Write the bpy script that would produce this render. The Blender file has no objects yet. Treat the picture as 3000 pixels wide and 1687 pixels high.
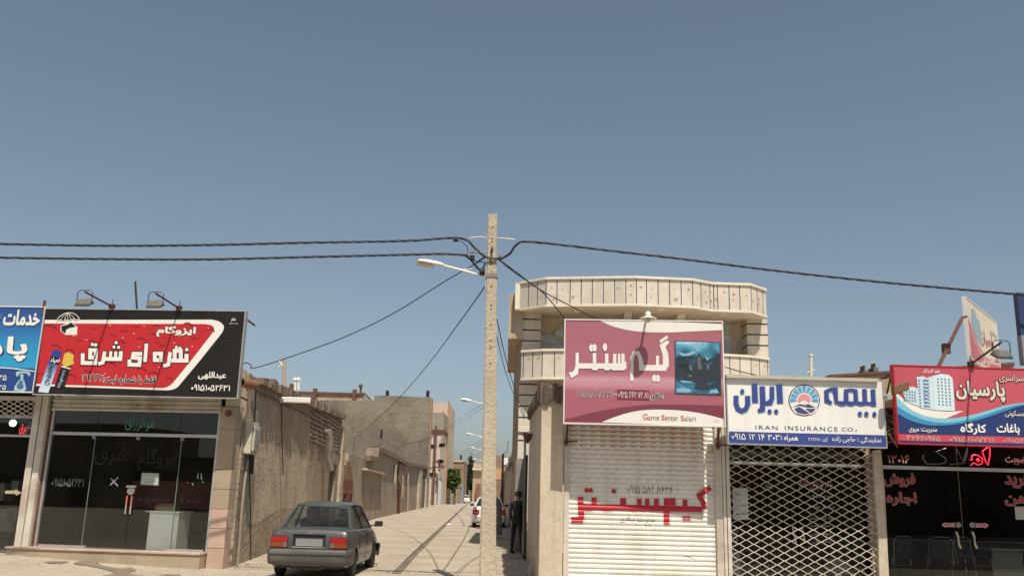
import bpy, bmesh, math, random
from mathutils import Vector as V, Matrix
from mathutils.geometry import interpolate_bezier
random.seed(7)
SC = bpy.context.scene
COL = SC.collection
R = math.radians

# ---------------------------------------------------------------- camera
FPX, ROLL, EYE = 2600.0, 0.027, 1.7
PITCH = R(13.1174)
CAMP = V((0, 0, EYE))
_f = V((0, math.cos(PITCH), math.sin(PITCH)))
_u0 = V((0, -math.sin(PITCH), math.cos(PITCH)))
_r0 = V((1, 0, 0))
CR = math.cos(ROLL)*_r0 + math.sin(ROLL)*_u0
CU = -math.sin(ROLL)*_r0 + math.cos(ROLL)*_u0
cam_data = bpy.data.cameras.new("camera")
cam_data.sensor_width = 36.0
cam_data.lens = 36.0*FPX/3000.0
cam_data.clip_start = 0.1
cam_data.clip_end = 3000.0
cam = bpy.data.objects.new("camera", cam_data)
COL.objects.link(cam)
cam.matrix_world = Matrix(((CR.x, CU.x, -_f.x, CAMP.x), (CR.y, CU.y, -_f.y, CAMP.y),
                           (CR.z, CU.z, -_f.z, CAMP.z), (0, 0, 0, 1)))
SC.camera = cam

# ---------------------------------------------------------------- light
SUN = V((0.155, -0.555, 1.0)).normalized()
SUN_EL = math.asin(SUN.z)
SUN_AZ = math.atan2(SUN.x, SUN.y)          # from +Y towards +X
w = bpy.data.worlds.new("World")
SC.world = w
w.use_nodes = True
nt = w.node_tree
nt.nodes.clear()
out = nt.nodes.new("ShaderNodeOutputWorld")
bg = nt.nodes.new("ShaderNodeBackground")
sky = nt.nodes.new("ShaderNodeTexSky")
sky.sky_type = 'NISHITA'
sky.sun_disc = False
sky.sun_elevation = SUN_EL
sky.sun_rotation = SUN_AZ
sky.altitude = 900
sky.air_density = 1.0
sky.dust_density = 3.8
sky.ozone_density = 1.0
hs = nt.nodes.new("ShaderNodeHueSaturation")
hs.inputs['Hue'].default_value = 0.487
hs.inputs['Saturation'].default_value = 0.78
hs.inputs['Value'].default_value = 1.0
nt.links.new(sky.outputs[0], hs.inputs['Color'])
nt.links.new(hs.outputs[0], bg.inputs['Color'])
bg.inputs['Strength'].default_value = 0.085
nt.links.new(bg.outputs[0], out.inputs[0])
sd = bpy.data.lights.new("sun", 'SUN')
sd.energy = 4.3
sd.angle = R(0.5)
sd.color = (1.0, 0.93, 0.81)
so = bpy.data.objects.new("sun", sd)
COL.objects.link(so)
so.location = (3, -12, 30)
so.rotation_euler = (-SUN).to_track_quat('-Z', 'Y').to_euler()
SC.view_settings.view_transform = 'Standard'
SC.view_settings.look = 'None'
SC.view_settings.exposure = 0.22
SC.view_settings.gamma = 1.0
SC.view_settings.use_curve_mapping = False

# ---------------------------------------------------------------- photo pixel -> ray, planes
def ray(x, y):
    return _f + CR*((x-1500.0)/FPX) - CU*((y-843.5)/FPX)
def at_y(x, y, Y):
    d = ray(x, y)
    return CAMP + d*(Y/d.y)
def at_z(x, y, z):
    d = ray(x, y)
    return CAMP + d*((z-EYE)/d.z)
def crop(x0, y0, s):
    return lambda x, y: (x0+x*s, y0+y*s)
CA = crop(0, 780, .29503); CB = crop(0, 1140, .37755); CC = crop(660, 1000, .47411)
CD = crop(1180, 600, .34505); CE = crop(1440, 780, .35893); CF = crop(1250, 1180, .34992)
CG = crop(1620, 900, .24845); CH = crop(1620, 1240, .30854); CI = crop(2080, 1060, .21739)
CJ = crop(2080, 1260, .29474); CK = crop(2520, 820, .35874); CL = crop(2540, 1280, .28083)
CM = crop(0, 640, .29503); CN = crop(740, 1420, .18425); CO = crop(820, 1080, .28986)
CP = crop(0, 0, 1.0)

class Plane:
    """a vertical plane through two ground points; u runs along it, n points at the camera"""
    def __init__(s, a, b):
        s.o = V((a[0], a[1], 0)); s.e = (V((b[0], b[1], 0))-s.o).normalized()
        s.n = V((s.e.y, -s.e.x, 0))
        if s.n.dot(V((0, 0, 0))-s.o) < 0: s.n = -s.n
    def hit(s, x, y, d=0.0):
        r = ray(x, y); o = s.o+s.n*d
        t = (o-CAMP).dot(s.n)/r.dot(s.n)
        q = CAMP+r*t-o
        return q.dot(s.e), q.z
    def p(s, u, z, d=0.0):
        return s.o+s.e*u+s.n*d+V((0, 0, z))
    def px(s, c, x, y, d=0.0):
        u, z = s.hit(*c(x, y), d)
        return s.p(u, z, d)

# ---------------------------------------------------------------- mesh builder
class MB:
    def __init__(s):
        s.v = []; s.f = []; s.m = []; s.mi = 0
    def face(s, pts):
        b = len(s.v); s.v += [V(p) for p in pts]; s.f.append(tuple(range(b, b+len(pts)))); s.m.append(s.mi)
    def mesh(s, vs, fs):
        b = len(s.v); s.v += [V(p) for p in vs]
        for f in fs: s.f.append(tuple(i+b for i in f)); s.m.append(s.mi)
    def obox(s, o, a, b, c):
        o = V(o); a = V(a); b = V(b); c = V(c)
        vs = [o, o+a, o+a+b, o+b, o+c, o+a+c, o+a+b+c, o+b+c]
        fs = [(0, 3, 2, 1), (4, 5, 6, 7), (0, 1, 5, 4), (1, 2, 6, 5), (2, 3, 7, 6), (3, 0, 4, 7)]
        if a.cross(b).dot(c) < 0: fs = [f[::-1] for f in fs]
        s.mesh(vs, fs)
    def box(s, x0, x1, y0, y1, z0, z1):
        s.obox((x0, y0, z0), (x1-x0, 0, 0), (0, y1-y0, 0), (0, 0, z1-z0))
    def pbox(s, P, u0, u1, z0, z1, d0, d1):
        s.obox(P.p(u0, z0, d0), P.e*(u1-u0), P.n*(d1-d0), V((0, 0, z1-z0)))
    def prism(s, pts, dv):
        n = len(pts); a = [V(p) for p in pts]; dv = V(dv); b = [p+dv for p in a]
        s.mesh(a+b, [tuple(range(n)), tuple(range(2*n-1, n-1, -1))] +
               [(i, i+n, (i+1) % n+n, (i+1) % n) for i in range(n)])
    def tube(s, path, r, n=8, cap=True):
        path = [V(p) for p in path]; k = len(path)
        rs = r if isinstance(r, (list, tuple)) else [r]*k
        vs = []; fs = []; prev = None
        for i, p in enumerate(path):
            t = (path[min(i+1, k-1)]-path[max(i-1, 0)])
            t = t.normalized() if t.length > 1e-9 else V((0, 0, 1))
            if prev is None:
                a = V((0, 0, 1)) if abs(t.z) < .9 else V((1, 0, 0))
                x = t.cross(a).normalized()
            else:
                x = (prev-t*prev.dot(t)).normalized()
            prev = x; y = t.cross(x)
            for j in range(n):
                an = 2*math.pi*j/n
                vs.append(p+(x*math.cos(an)+y*math.sin(an))*rs[i])
        for i in range(k-1):
            for j in range(n):
                fs.append((i*n+j, i*n+(j+1) % n, (i+1)*n+(j+1) % n, (i+1)*n+j))
        if cap:
            fs.append(tuple(range(n-1, -1, -1))); fs.append(tuple(range((k-1)*n, k*n)))
        s.mesh(vs, fs)
    def lathe(s, prof, c, ax=(0, 0, 1), n=20):
        ax = V(ax).normalized(); a = V((1, 0, 0)) if abs(ax.x) < .9 else V((0, 1, 0))
        x = ax.cross(a).normalized(); y = ax.cross(x); c = V(c)
        vs = []; fs = []; k = len(prof)
        for r, h in prof:
            for j in range(n):
                an = 2*math.pi*j/n
                vs.append(c+ax*h+(x*math.cos(an)+y*math.sin(an))*r)
        for i in range(k-1):
            for j in range(n):
                fs.append((i*n+j, i*n+(j+1) % n, (i+1)*n+(j+1) % n, (i+1)*n+j))
        if prof[0][0] > 1e-4: fs.append(tuple(range(n-1, -1, -1)))
        if prof[-1][0] > 1e-4: fs.append(tuple(range((k-1)*n, k*n)))
        s.mesh(vs, fs)
    def sheet(s, P, c, pts, d=0.0):
        """a flat piece of print on a plane, outline given as seen; turned to face the camera"""
        q = [P.px(c, x, y, d) for x, y in pts]
        nn = V((0, 0, 0))
        for i in range(len(q)): nn += (q[i]-q[0]).cross(q[(i+1) % len(q)]-q[0])
        if nn.dot(P.n) < 0: q = q[::-1]
        s.face(q)
    def bounds(s):
        lo = V((min(p.x for p in s.v), min(p.y for p in s.v), min(p.z for p in s.v)))
        hi = V((max(p.x for p in s.v), max(p.y for p in s.v), max(p.z for p in s.v)))
        return lo, hi
    def build(s, name, mats, parent=None, smooth=False, local=False, bevel=0, weld=False, sub=0):
        if not isinstance(mats, (list, tuple)): mats = [mats]
        if local: off = V((0, 0, 0))
        elif parent is not None: off = wloc(parent)
        else:
            lo, hi = s.bounds(); off = V(((lo.x+hi.x)/2, (lo.y+hi.y)/2, lo.z))
        me = bpy.data.meshes.new(name)
        me.from_pydata([p-off for p in s.v], [], s.f)
        for m in mats: me.materials.append(m)
        if len(mats) > 1:
            for i, p in enumerate(me.polygons): p.material_index = s.m[i]
        if weld or smooth or bevel:
            bm = bmesh.new(); bm.from_mesh(me)
            if weld: bmesh.ops.remove_doubles(bm, verts=bm.verts, dist=1e-4)
            bmesh.ops.recalc_face_normals(bm, faces=bm.faces) if weld else None
            bm.to_mesh(me); bm.free()
        if smooth:
            for p in me.polygons: p.use_smooth = True
            try: me.set_sharp_from_angle(angle=R(40))
            except Exception: pass
        me.update()
        o = bpy.data.objects.new(name, me); COL.objects.link(o)
        if parent is not None: o.parent = parent
        elif not local: o.location = off
        if bevel:
            b = o.modifiers.new("bevel", 'BEVEL'); b.width = bevel; b.segments = 2; b.limit_method = 'ANGLE'; b.angle_limit = R(40)
        if sub:
            b = o.modifiers.new("sub", 'SUBSURF'); b.levels = sub; b.render_levels = sub
        return o
def wloc(o):
    p = V(o.location)
    while o.parent: o = o.parent; p += V(o.location)
    return p
def tag(o, label=None, cat=None, group=None, kind=None):
    if label: o['label'] = label
    if cat: o['category'] = cat
    if group: o['group'] = group
    if kind: o['kind'] = kind
    return o
def empty(name, loc, label=None, cat=None, group=None):
    o = bpy.data.objects.new(name, None); COL.objects.link(o); o.location = loc; o.empty_display_size = .2
    return tag(o, label, cat, group)
def copy_tree(o, parent=None):
    c = o.copy(); COL.objects.link(c)
    if parent is not None: c.parent = parent
    for ch in [x for x in COL.objects if x.parent == o]: copy_tree(ch, c)
    return c

# ---------------------------------------------------------------- 2D helpers
def crv(pts, n=6, closed=False):
    out = []; k = len(pts)
    for i in range(k if closed else k-1):
        g = (lambda j: pts[j % k]) if closed else (lambda j: pts[max(0, min(k-1, j))])
        p0, p1, p2, p3 = g(i-1), g(i), g(i+1), g(i+2)
        for j in range(n):
            t = j/n
            out.append(tuple(.5*(2*b+(c-a)*t+(2*a-5*b+4*c-d)*t*t+(3*b-a-3*c+d)*t**3) for a, b, c, d in zip(p0, p1, p2, p3)))
    if not closed: out.append(tuple(pts[-1]))
    return out
def ell(cx, cy, rx, ry=None, n=18, a0=0, a1=2*math.pi):
    ry = rx if ry is None else ry
    full = abs(a1-a0-2*math.pi) < 1e-6
    return [(cx+rx*math.cos(a0+(a1-a0)*i/(n if full else n-1)), cy+ry*math.sin(a0+(a1-a0)*i/(n if full else n-1))) for i in range(n)]
def strip2(pts, w):
    """mitred band round a polyline: quads in 2D"""
    k = len(pts); L = []; Rr = []
    ws = w if isinstance(w, (list, tuple)) else [w]*k
    for i in range(k):
        a = pts[max(i-1, 0)]; b = pts[i]; c = pts[min(i+1, k-1)]
        def nrm(p, q):
            dx, dy = q[0]-p[0], q[1]-p[1]; l = math.hypot(dx, dy) or 1
            return (-dy/l, dx/l)
        n1 = nrm(a, b) if i > 0 else nrm(b, c)
        n2 = nrm(b, c) if i < k-1 else n1
        mx, my = n1[0]+n2[0], n1[1]+n2[1]; ll = mx*mx+my*my
        sc = 2/ll if ll > .35 else 2/.35
        h = ws[i]/2
        L.append((b[0]+mx*sc*h*1, b[1]+my*sc*h)); Rr.append((b[0]-mx*sc*h, b[1]-my*sc*h))
    return [(L[i], L[i+1], Rr[i+1], Rr[i]) for i in range(k-1)]
def stroke(mb, P, c, pts, w, d):
    for q in strip2(pts, w): mb.sheet(P, c, q, d)

# ---------------------------------------------------------------- Persian writing
_FORMS = {'ا': (0xFE8D, 0xFE8E), 'آ': (0xFE81, 0xFE82), 'ب': (0xFE8F,), 'پ': (0xFB56,), 'ت': (0xFE95,), 'ث': (0xFE99,), 'ج': (0xFE9D,),
          'چ': (0xFB7A,), 'ح': (0xFEA1,), 'خ': (0xFEA5,), 'د': (0xFEA9, 0xFEAA), 'ذ': (0xFEAB, 0xFEAC), 'ر': (0xFEAD, 0xFEAE), 'ز': (0xFEAF, 0xFEB0),
          'س': (0xFEB1,), 'ش': (0xFEB5,), 'ص': (0xFEB9,), 'ض': (0xFEBD,), 'ط': (0xFEC1,), 'ظ': (0xFEC5,), 'ع': (0xFEC9,), 'غ': (0xFECD,),
          'ف': (0xFED1,), 'ق': (0xFED5,), 'ک': (0xFB8E,), 'گ': (0xFB92,), 'ل': (0xFEDD,), 'م': (0xFEE1,), 'ن': (0xFEE5,), 'ه': (0xFEE9,),
          'و': (0xFEED, 0xFEEE), 'ی': (0xFBFC,), 'ژ': (0xFB8A, 0xFB8B)}
def fa(s):
    """join the letters and put them in the order they are drawn from left to right"""
    o = []; n = len(s); i = 0
    while i < n:
        c = s[i]
        if c in _FORMS:
            F = _FORMS[c]
            pj = i > 0 and s[i-1] in _FORMS and len(_FORMS[s[i-1]]) == 1
            if c == 'ل' and i+1 < n and s[i+1] == 'ا':
                o.append(chr(0xFEFC if pj else 0xFEFB)); i += 2; continue
            nj = len(F) == 1 and i+1 < n and s[i+1] in _FORMS
            k = (3 if nj else 1) if pj else (2 if nj else 0)
            o.append(chr(F[0]+k) if len(F) == 1 else chr(F[1] if pj else F[0]))
        else: o.append(c)
        i += 1
    o = o[::-1]
    res = []; run = []
    for c in o:
        if c.isdigit() or (c in './' and run): run.append(c)
        else: res += run[::-1]; run = []; res.append(c)
    return ''.join(res+run[::-1])
FD = str.maketrans('0123456789', '۰۱۲۳۴۵۶۷۸۹')
_tc = {}
_DG = {'۰': (.42, [[(.21+.13*math.cos(k*math.pi/4), .36+.13*math.sin(k*math.pi/4)) for k in range(9)]]),
       '۱': (.42, [[(.12, 1), (.24, .6), (.28, 0)]]),
       '۲': (.66, [[(.10, 1), (.22, .6), (.27, 0)], [(.16, .76), (.40, .70), (.52, .80), (.55, 1)]]),
       '۳': (.80, [[(.08, 1), (.19, .6), (.24, 0)], [(.14, .76), (.30, .72), (.38, .95)], [(.36, .78), (.54, .71), (.66, .80), (.68, .98)]]),
       '۴': (.72, [[(.10, 1), (.24, .55), (.29, 0)], [(.24, .52), (.42, .50), (.64, .56)], [(.62, .97), (.44, .96), (.34, .80), (.44, .62), (.62, .62)]]),
       '۵': (.80, [[(.40, 1), (.62, .62), (.70, .25), (.64, .04), (.50, .03), (.40, .24)], [(.40, .24), (.30, .03), (.14, .04), (.08, .25), (.17, .62), (.40, 1)]]),
       '۶': (.70, [[(.60, .93), (.36, 1), (.16, .86), (.20, .64), (.42, .56), (.64, .62)], [(.40, .58), (.24, .30), (.14, 0)]]),
       '۷': (.76, [[(.05, 1), (.36, 0)], [(.66, 1), (.36, 0)]]), '۸': (.76, [[(.05, 0), (.36, 1)], [(.66, 0), (.36, 1)]]),
       '۹': (.64, [[(.46, .58), (.24, .54), (.12, .72), (.20, .94), (.38, .98), (.47, .84), (.49, .5), (.55, 0)]]), ' ': (.38, [])}
def text_mesh(s, bold=0.0, space=1.0):
    """outline of a piece of writing in a unit box: (x, y, layer) and faces; digits are drawn with a pen"""
    key = (s, bold, space)
    if key in _tc: return _tc[key]
    vs, fs = [], []
    if all(c in _DG for c in s):
        x = 0; pen = max(.05, .085+bold*2.2); lay = 0
        for c in s:
            w_, st_ = _DG[c]
            for p in st_:
                for q in strip2([(x+a, b_) for a, b_ in p], pen):
                    k = len(vs); vs += [(a, b_, lay) for a, b_ in q]; fs.append((k+3, k+2, k+1, k))
                lay = (lay+1) % 6
            x += w_*space+.04
    else:
        cu = bpy.data.curves.new("writing", 'FONT'); cu.body = s; cu.size = 1; cu.space_character = space
        ob = bpy.data.objects.new("writing", cu); COL.objects.link(ob)
        bpy.context.view_layer.update()
        c2 = ob.to_curve(bpy.context.evaluated_depsgraph_get())
        loops = []
        for sp in c2.splines:
            bp = sp.bezier_points; L_ = []
            for i in range(len(bp)):
                p, q = bp[i], bp[(i+1) % len(bp)]
                straight = (p.handle_right-p.co).length < 1e-5 and (q.handle_left-q.co).length < 1e-5
                for v in ([p.co] if straight else interpolate_bezier(p.co, p.handle_right, q.handle_left, q.co, 5)[:-1]): L_.append((v[0], v[1]))
            if len(L_) > 2: loops.append(L_)
        ob.to_curve_clear(); bpy.data.objects.remove(ob); bpy.data.curves.remove(cu)
        offs = [(0, 0)]
        if bold > .001:
            n_ = 6 if bold < .03 else 8
            offs += [(bold*math.cos(2*math.pi*(k+.5)/n_), bold*math.sin(2*math.pi*(k+.5)/n_)) for k in range(n_)]
        segs = []
        for L_ in loops:
            for (ax, ay), (bx, by) in zip(L_, L_[1:]+L_[:1]):
                if abs(ay-by) > 1e-7:
                    for dx, dy in offs: segs.append((ax+dx, ay+dy, bx+dx, by+dy))
        ylo = min(min(q[1], q[3]) for q in segs); yhi = max(max(q[1], q[3]) for q in segs)
        nb = 40; hb = (yhi-ylo)/nb; rows = [[] for _ in range(nb)]
        for q in segs:
            lo_, hi_ = min(q[1], q[3]), max(q[1], q[3])
            for r_ in range(max(0, int((lo_-ylo)/hb-.5)), min(nb, int((hi_-ylo)/hb+1.5))):
                ym = ylo+(r_+.5)*hb
                if lo_ <= ym < hi_: rows[r_].append(q)
        for r_, qs in enumerate(rows):
            ya, yb = ylo+r_*hb, ylo+(r_+1)*hb; ym = (ya+yb)/2; cr = []
            for ax, ay, bx, by in qs:
                X = lambda y: ax+(bx-ax)*(max(min(y, max(ay, by)), min(ay, by))-ay)/(by-ay)
                cr.append((X(ym), X(ya), X(yb), 1 if by > ay else -1))
            cr.sort(); wd = 0; st_ = None
            for c_ in cr:
                if wd == 0: st_ = c_
                wd += c_[3]
                if wd == 0 and c_[0]-st_[0] > 1e-5:
                    k = len(vs); vs += [(st_[1], ya, 0), (c_[1], ya, 0), (c_[2], yb, 0), (st_[2], yb, 0)]; fs.append((k, k+1, k+2, k+3))
    x0 = min(v[0] for v in vs); x1 = max(v[0] for v in vs); y0 = min(v[1] for v in vs); y1 = max(v[1] for v in vs)
    vs = [((x-x0)/(x1-x0), (y-y0)/(y1-y0), l) for x, y, l in vs]
    _tc[key] = (vs, fs)
    return _tc[key]
LAY = .00025
def write(mb, P, c, s, box, d, bold=0.0, space=1.0, grow=0, ang=0):
    """writing fitted to the box it has in the photo (corner to corner), lying on plane P"""
    vs, fs = text_mesh(s, bold, space)
    x0, y0, x1, y1 = box
    x0 -= grow; y0 -= grow; x1 += grow; y1 += grow
    if ang:
        cx, cy = (x0+x1)/2, (y0+y1)/2; W, H = x1-x0, y1-y0; ca, sa = math.cos(ang), math.sin(ang)
        q = []
        for a, b, l in vs:
            xx, yy = (a-.5)*W, (.5-b)*H
            q.append(P.px(c, cx+xx*ca-yy*sa, cy+xx*sa+yy*ca, d+l*LAY))
    else:
        ym, xm = (y0+y1)/2, (x0+x1)/2
        u0, _ = P.hit(*c(x0, ym), d); u1, _ = P.hit(*c(x1, ym), d)
        _, z1 = P.hit(*c(xm, y0), d); _, z0 = P.hit(*c(xm, y1), d)
        q = [P.p(u0+(u1-u0)*a, z0+(z1-z0)*b, d+l*LAY) for a, b, l in vs]
    mb.mesh(q, fs)

# ---------------------------------------------------------------- materials
_mats = {}
def mat(name, col, rough=.8, var=.12, scale=2.0, streak=0.0, bump=0.15, metal=0.0, col2=None, spec=.3, fine=25.0, dirt=None, dirtamt=.5, coat=0.0, speck=0.0, crack=0.0, bdist=.03):
    """weathered paint/plaster/metal: two noise scales, optional vertical streaks and a second colour in patches"""
    if name in _mats: return _mats[name]
    m = bpy.data.materials.new(name); m.use_nodes = True; _mats[name] = m
    t = m.node_tree; N = t.nodes; L = t.links; b = N['Principled BSDF']
    b.inputs['Roughness'].default_value = rough; b.inputs['Metallic'].default_value = metal
    b.inputs['Specular IOR Level'].default_value = spec
    if coat: b.inputs['Coat Weight'].default_value = coat; b.inputs['Coat Roughness'].default_value = .08
    g = N.new('ShaderNodeNewGeometry')
    def noise(sc, det=4, stretch=None):
        n = N.new('ShaderNodeTexNoise'); n.inputs['Scale'].default_value = sc; n.inputs['Detail'].default_value = det
        if stretch:
            mp = N.new('ShaderNodeMapping'); mp.inputs['Scale'].default_value = stretch
            L.new(g.outputs['Position'], mp.inputs['Vector']); L.new(mp.outputs[0], n.inputs['Vector'])
        else: L.new(g.outputs['Position'], n.inputs['Vector'])
        return n
    def mix(kind, fac, a, bcol):
        x = N.new('ShaderNodeMix'); x.data_type = 'RGBA'; x.blend_type = kind
        if isinstance(fac, float): x.inputs[0].default_value = fac
        else: L.new(fac, x.inputs[0])
        for i, q in ((6, a), (7, bcol)):
            if isinstance(q, tuple): x.inputs[i].default_value = (*q[:3], 1)
            else: L.new(q, x.inputs[i])
        return x.outputs[2]
    def ramp(src, lo, hi):
        r = N.new('ShaderNodeMapRange'); r.inputs[1].default_value = lo; r.inputs[2].default_value = hi
        L.new(src, r.inputs[0]); return r.outputs[0]
    cur = tuple(col)
    n1 = noise(scale, 5)
    c2 = col2 or tuple(x*.62 for x in col)
    fac = N.new('ShaderNodeMath'); fac.operation = 'MULTIPLY'; fac.inputs[1].default_value = min(1, var*4)
    L.new(ramp(n1.outputs[0], .38, .68), fac.inputs[0])
    cur = mix('MIX', fac.outputs[0], cur, c2)
    n2 = noise(fine, 3)
    f2 = N.new('ShaderNodeMath'); f2.operation = 'MULTIPLY'; f2.inputs[1].default_value = min(1, var*2.5)
    L.new(ramp(n2.outputs[0], .35, .7), f2.inputs[0])
    cur = mix('MULTIPLY', f2.outputs[0], cur, (.6, .57, .53))
    if streak:
        n3 = noise(1.0, 4, (6, 6, .35))
        f3 = N.new('ShaderNodeMath'); f3.operation = 'MULTIPLY'; f3.inputs[1].default_value = streak
        L.new(ramp(n3.outputs[0], .5, .72), f3.inputs[0])
        cur = mix('MULTIPLY', f3.outputs[0], cur, (.5, .45, .4))
    if dirt:
        n4 = noise(scale*.45, 6)
        f4 = N.new('ShaderNodeMath'); f4.operation = 'MULTIPLY'; f4.inputs[1].default_value = dirtamt
        L.new(ramp(n4.outputs[0], .54, .62), f4.inputs[0])
        cur = mix('MIX', f4.outputs[0], cur, dirt)
    if speck:
        n5 = noise(5.5, 9); n5.inputs['Roughness'].default_value = .72
        f5 = N.new('ShaderNodeMath'); f5.operation = 'MULTIPLY'; f5.inputs[1].default_value = speck
        L.new(ramp(n5.outputs[0], .50, .66), f5.inputs[0]); cur = mix('MULTIPLY', f5.outputs[0], cur, (.42, .37, .32))
        n6 = noise(.55, 7); n6.inputs['Roughness'].default_value = .68
        f6 = N.new('ShaderNodeMath'); f6.operation = 'MULTIPLY'; f6.inputs[1].default_value = speck*.8
        L.new(ramp(n6.outputs[0], .48, .60), f6.inputs[0]); cur = mix('MULTIPLY', f6.outputs[0], cur, (.70, .66, .60))
    if crack:
        vo = N.new('ShaderNodeTexVoronoi'); vo.feature = 'DISTANCE_TO_EDGE'; vo.inputs['Scale'].default_value = crack
        wn_ = noise(1.6, 5); ad = N.new('ShaderNodeMix'); ad.data_type = 'VECTOR'; ad.inputs[0].default_value = .22
        L.new(g.outputs['Position'], ad.inputs[4]); L.new(wn_.outputs['Color'], ad.inputs[5]); L.new(ad.outputs[1], vo.inputs['Vector'])
        cur = mix('MULTIPLY', ramp(vo.outputs['Distance'], .012, .0), cur, (.55, .5, .45))
    L.new(cur, b.inputs['Base Color'])
    if bump:
        bp = N.new('ShaderNodeBump'); bp.inputs['Strength'].default_value = bump; bp.inputs['Distance'].default_value = bdist
        nb = noise(fine*1.2, 5); L.new(nb.outputs[0], bp.inputs['Height']); L.new(bp.outputs[0], b.inputs['Normal'])
    return m
def plain(name, col, rough=.5, metal=0.0, spec=.4, emit=None):
    if name in _mats: return _mats[name]
    m = bpy.data.materials.new(name); m.use_nodes = True; _mats[name] = m
    b = m.node_tree.nodes['Principled BSDF']
    b.inputs['Base Color'].default_value = (*col, 1); b.inputs['Roughness'].default_value = rough
    b.inputs['Metallic'].default_value = metal; b.inputs['Specular IOR Level'].default_value = spec
    if emit:
        b.inputs['Emission Color'].default_value = (*col, 1); b.inputs['Emission Strength'].default_value = emit
    return m
def brickmat(name, c1, c2, mortar, bw=.22, bh=.075, mw=.012, axis='x', bump=.5, rough=.9, offset=.5, wob=0.0):
    if name in _mats: return _mats[name]
    m = mat(name, c1, rough, .1, bump=0); t = m.node_tree; N = t.nodes; L = t.links; b = N['Principled BSDF']
    g = N.new('ShaderNodeNewGeometry'); sp = N.new('ShaderNodeSeparateXYZ'); cb = N.new('ShaderNodeCombineXYZ')
    L.new(g.outputs['Position'], sp.inputs[0])
    L.new(sp.outputs[0 if axis == 'x' else 1], cb.inputs[0]); L.new(sp.outputs[2], cb.inputs[1])
    k = N.new('ShaderNodeTexBrick'); k.inputs['Scale'].default_value = 1.0
    k.inputs['Brick Width'].default_value = bw; k.inputs['Row Height'].default_value = bh; k.inputs['Mortar Size'].default_value = mw
    k.offset = offset
    k.inputs['Color1'].default_value = (*c1, 1); k.inputs['Color2'].default_value = (*c2, 1); k.inputs['Mortar'].default_value = (*mortar, 1)
    if wob:
        wn_ = N.new('ShaderNodeTexNoise'); wn_.inputs['Scale'].default_value = 2.2; wn_.inputs['Detail'].default_value = 4; L.new(g.outputs['Position'], wn_.inputs['Vector'])
        sb_ = N.new('ShaderNodeVectorMath'); sb_.operation = 'MULTIPLY_ADD'; sb_.inputs[1].default_value = (wob, wob, 0); L.new(wn_.outputs['Color'], sb_.inputs[0]); L.new(cb.outputs[0], sb_.inputs[2]); L.new(sb_.outputs[0], k.inputs['Vector'])
    else: L.new(cb.outputs[0], k.inputs['Vector'])
    old = b.inputs['Base Color'].links[0].from_node
    # dirt noise multiplied on the bricks
    n = N.new('ShaderNodeTexNoise'); n.inputs['Scale'].default_value = 1.3; n.inputs['Detail'].default_value = 6
    L.new(g.outputs['Position'], n.inputs['Vector'])
    r = N.new('ShaderNodeMapRange'); r.inputs[1].default_value = .45; r.inputs[2].default_value = .75; L.new(n.outputs[0], r.inputs[0])
    x = N.new('ShaderNodeMix'); x.data_type = 'RGBA'; x.blend_type = 'MULTIPLY'
    L.new(r.outputs[0], x.inputs[0]); L.new(k.outputs[0], x.inputs[6]); x.inputs[7].default_value = (.66, .6, .54, 1)
    L.new(x.outputs[2], b.inputs['Base Color'])
    bp = N.new('ShaderNodeBump'); bp.inputs['Strength'].default_value = bump; bp.inputs['Distance'].default_value = .02; bp.invert = True
    L.new(k.outputs[1], bp.inputs['Height']); L.new(bp.outputs[0], b.inputs['Normal'])
    return m
def glass(name, tint=(.9, .95, .92), refl=1.0, rough=.0, dust=0.0):
    """thin clear pane: mirror by angle over a clear see-through, with a film of dust"""
    if name in _mats: return _mats[name]
    m = bpy.data.materials.new(name); m.use_nodes = True; _mats[name] = m
    t = m.node_tree; N = t.nodes; L = t.links; N.clear()
    o = N.new('ShaderNodeOutputMaterial'); tr = N.new('ShaderNodeBsdfTransparent'); tr.inputs[0].default_value = (*tint, 1)
    gl = N.new('ShaderNodeBsdfGlossy'); gl.inputs['Roughness'].default_value = rough; gl.inputs[0].default_value = (1, 1, 1, 1)
    fr = N.new('ShaderNodeFresnel'); fr.inputs[0].default_value = 1.5
    mu = N.new('ShaderNodeMath'); mu.operation = 'MULTIPLY'; mu.inputs[1].default_value = refl; mu.use_clamp = True
    L.new(fr.outputs[0], mu.inputs[0])
    mx = N.new('ShaderNodeMixShader'); L.new(mu.outputs[0], mx.inputs[0]); L.new(tr.outputs[0], mx.inputs[1]); L.new(gl.outputs[0], mx.inputs[2])
    last = mx
    if dust:
        di = N.new('ShaderNodeBsdfDiffuse'); di.inputs[0].default_value = (.55, .5, .42, 1)
        n = N.new('ShaderNodeTexNoise'); n.inputs['Scale'].default_value = 1.7; n.inputs['Detail'].default_value = 6
        g = N.new('ShaderNodeNewGeometry'); L.new(g.outputs['Position'], n.inputs['Vector'])
        mr = N.new('ShaderNodeMapRange'); mr.inputs[1].default_value = .3; mr.inputs[2].default_value = .8
        mr.inputs[3].default_value = dust*.3; mr.inputs[4].default_value = dust*1.7; L.new(n.outputs[0], mr.inputs[0])
        m2 = N.new('ShaderNodeMixShader'); L.new(mr.outputs[0], m2.inputs[0]); L.new(mx.outputs[0], m2.inputs[1]); L.new(di.outputs[0], m2.inputs[2])
        last = m2
    L.new(last.outputs[0], o.inputs[0])
    return m
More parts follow.
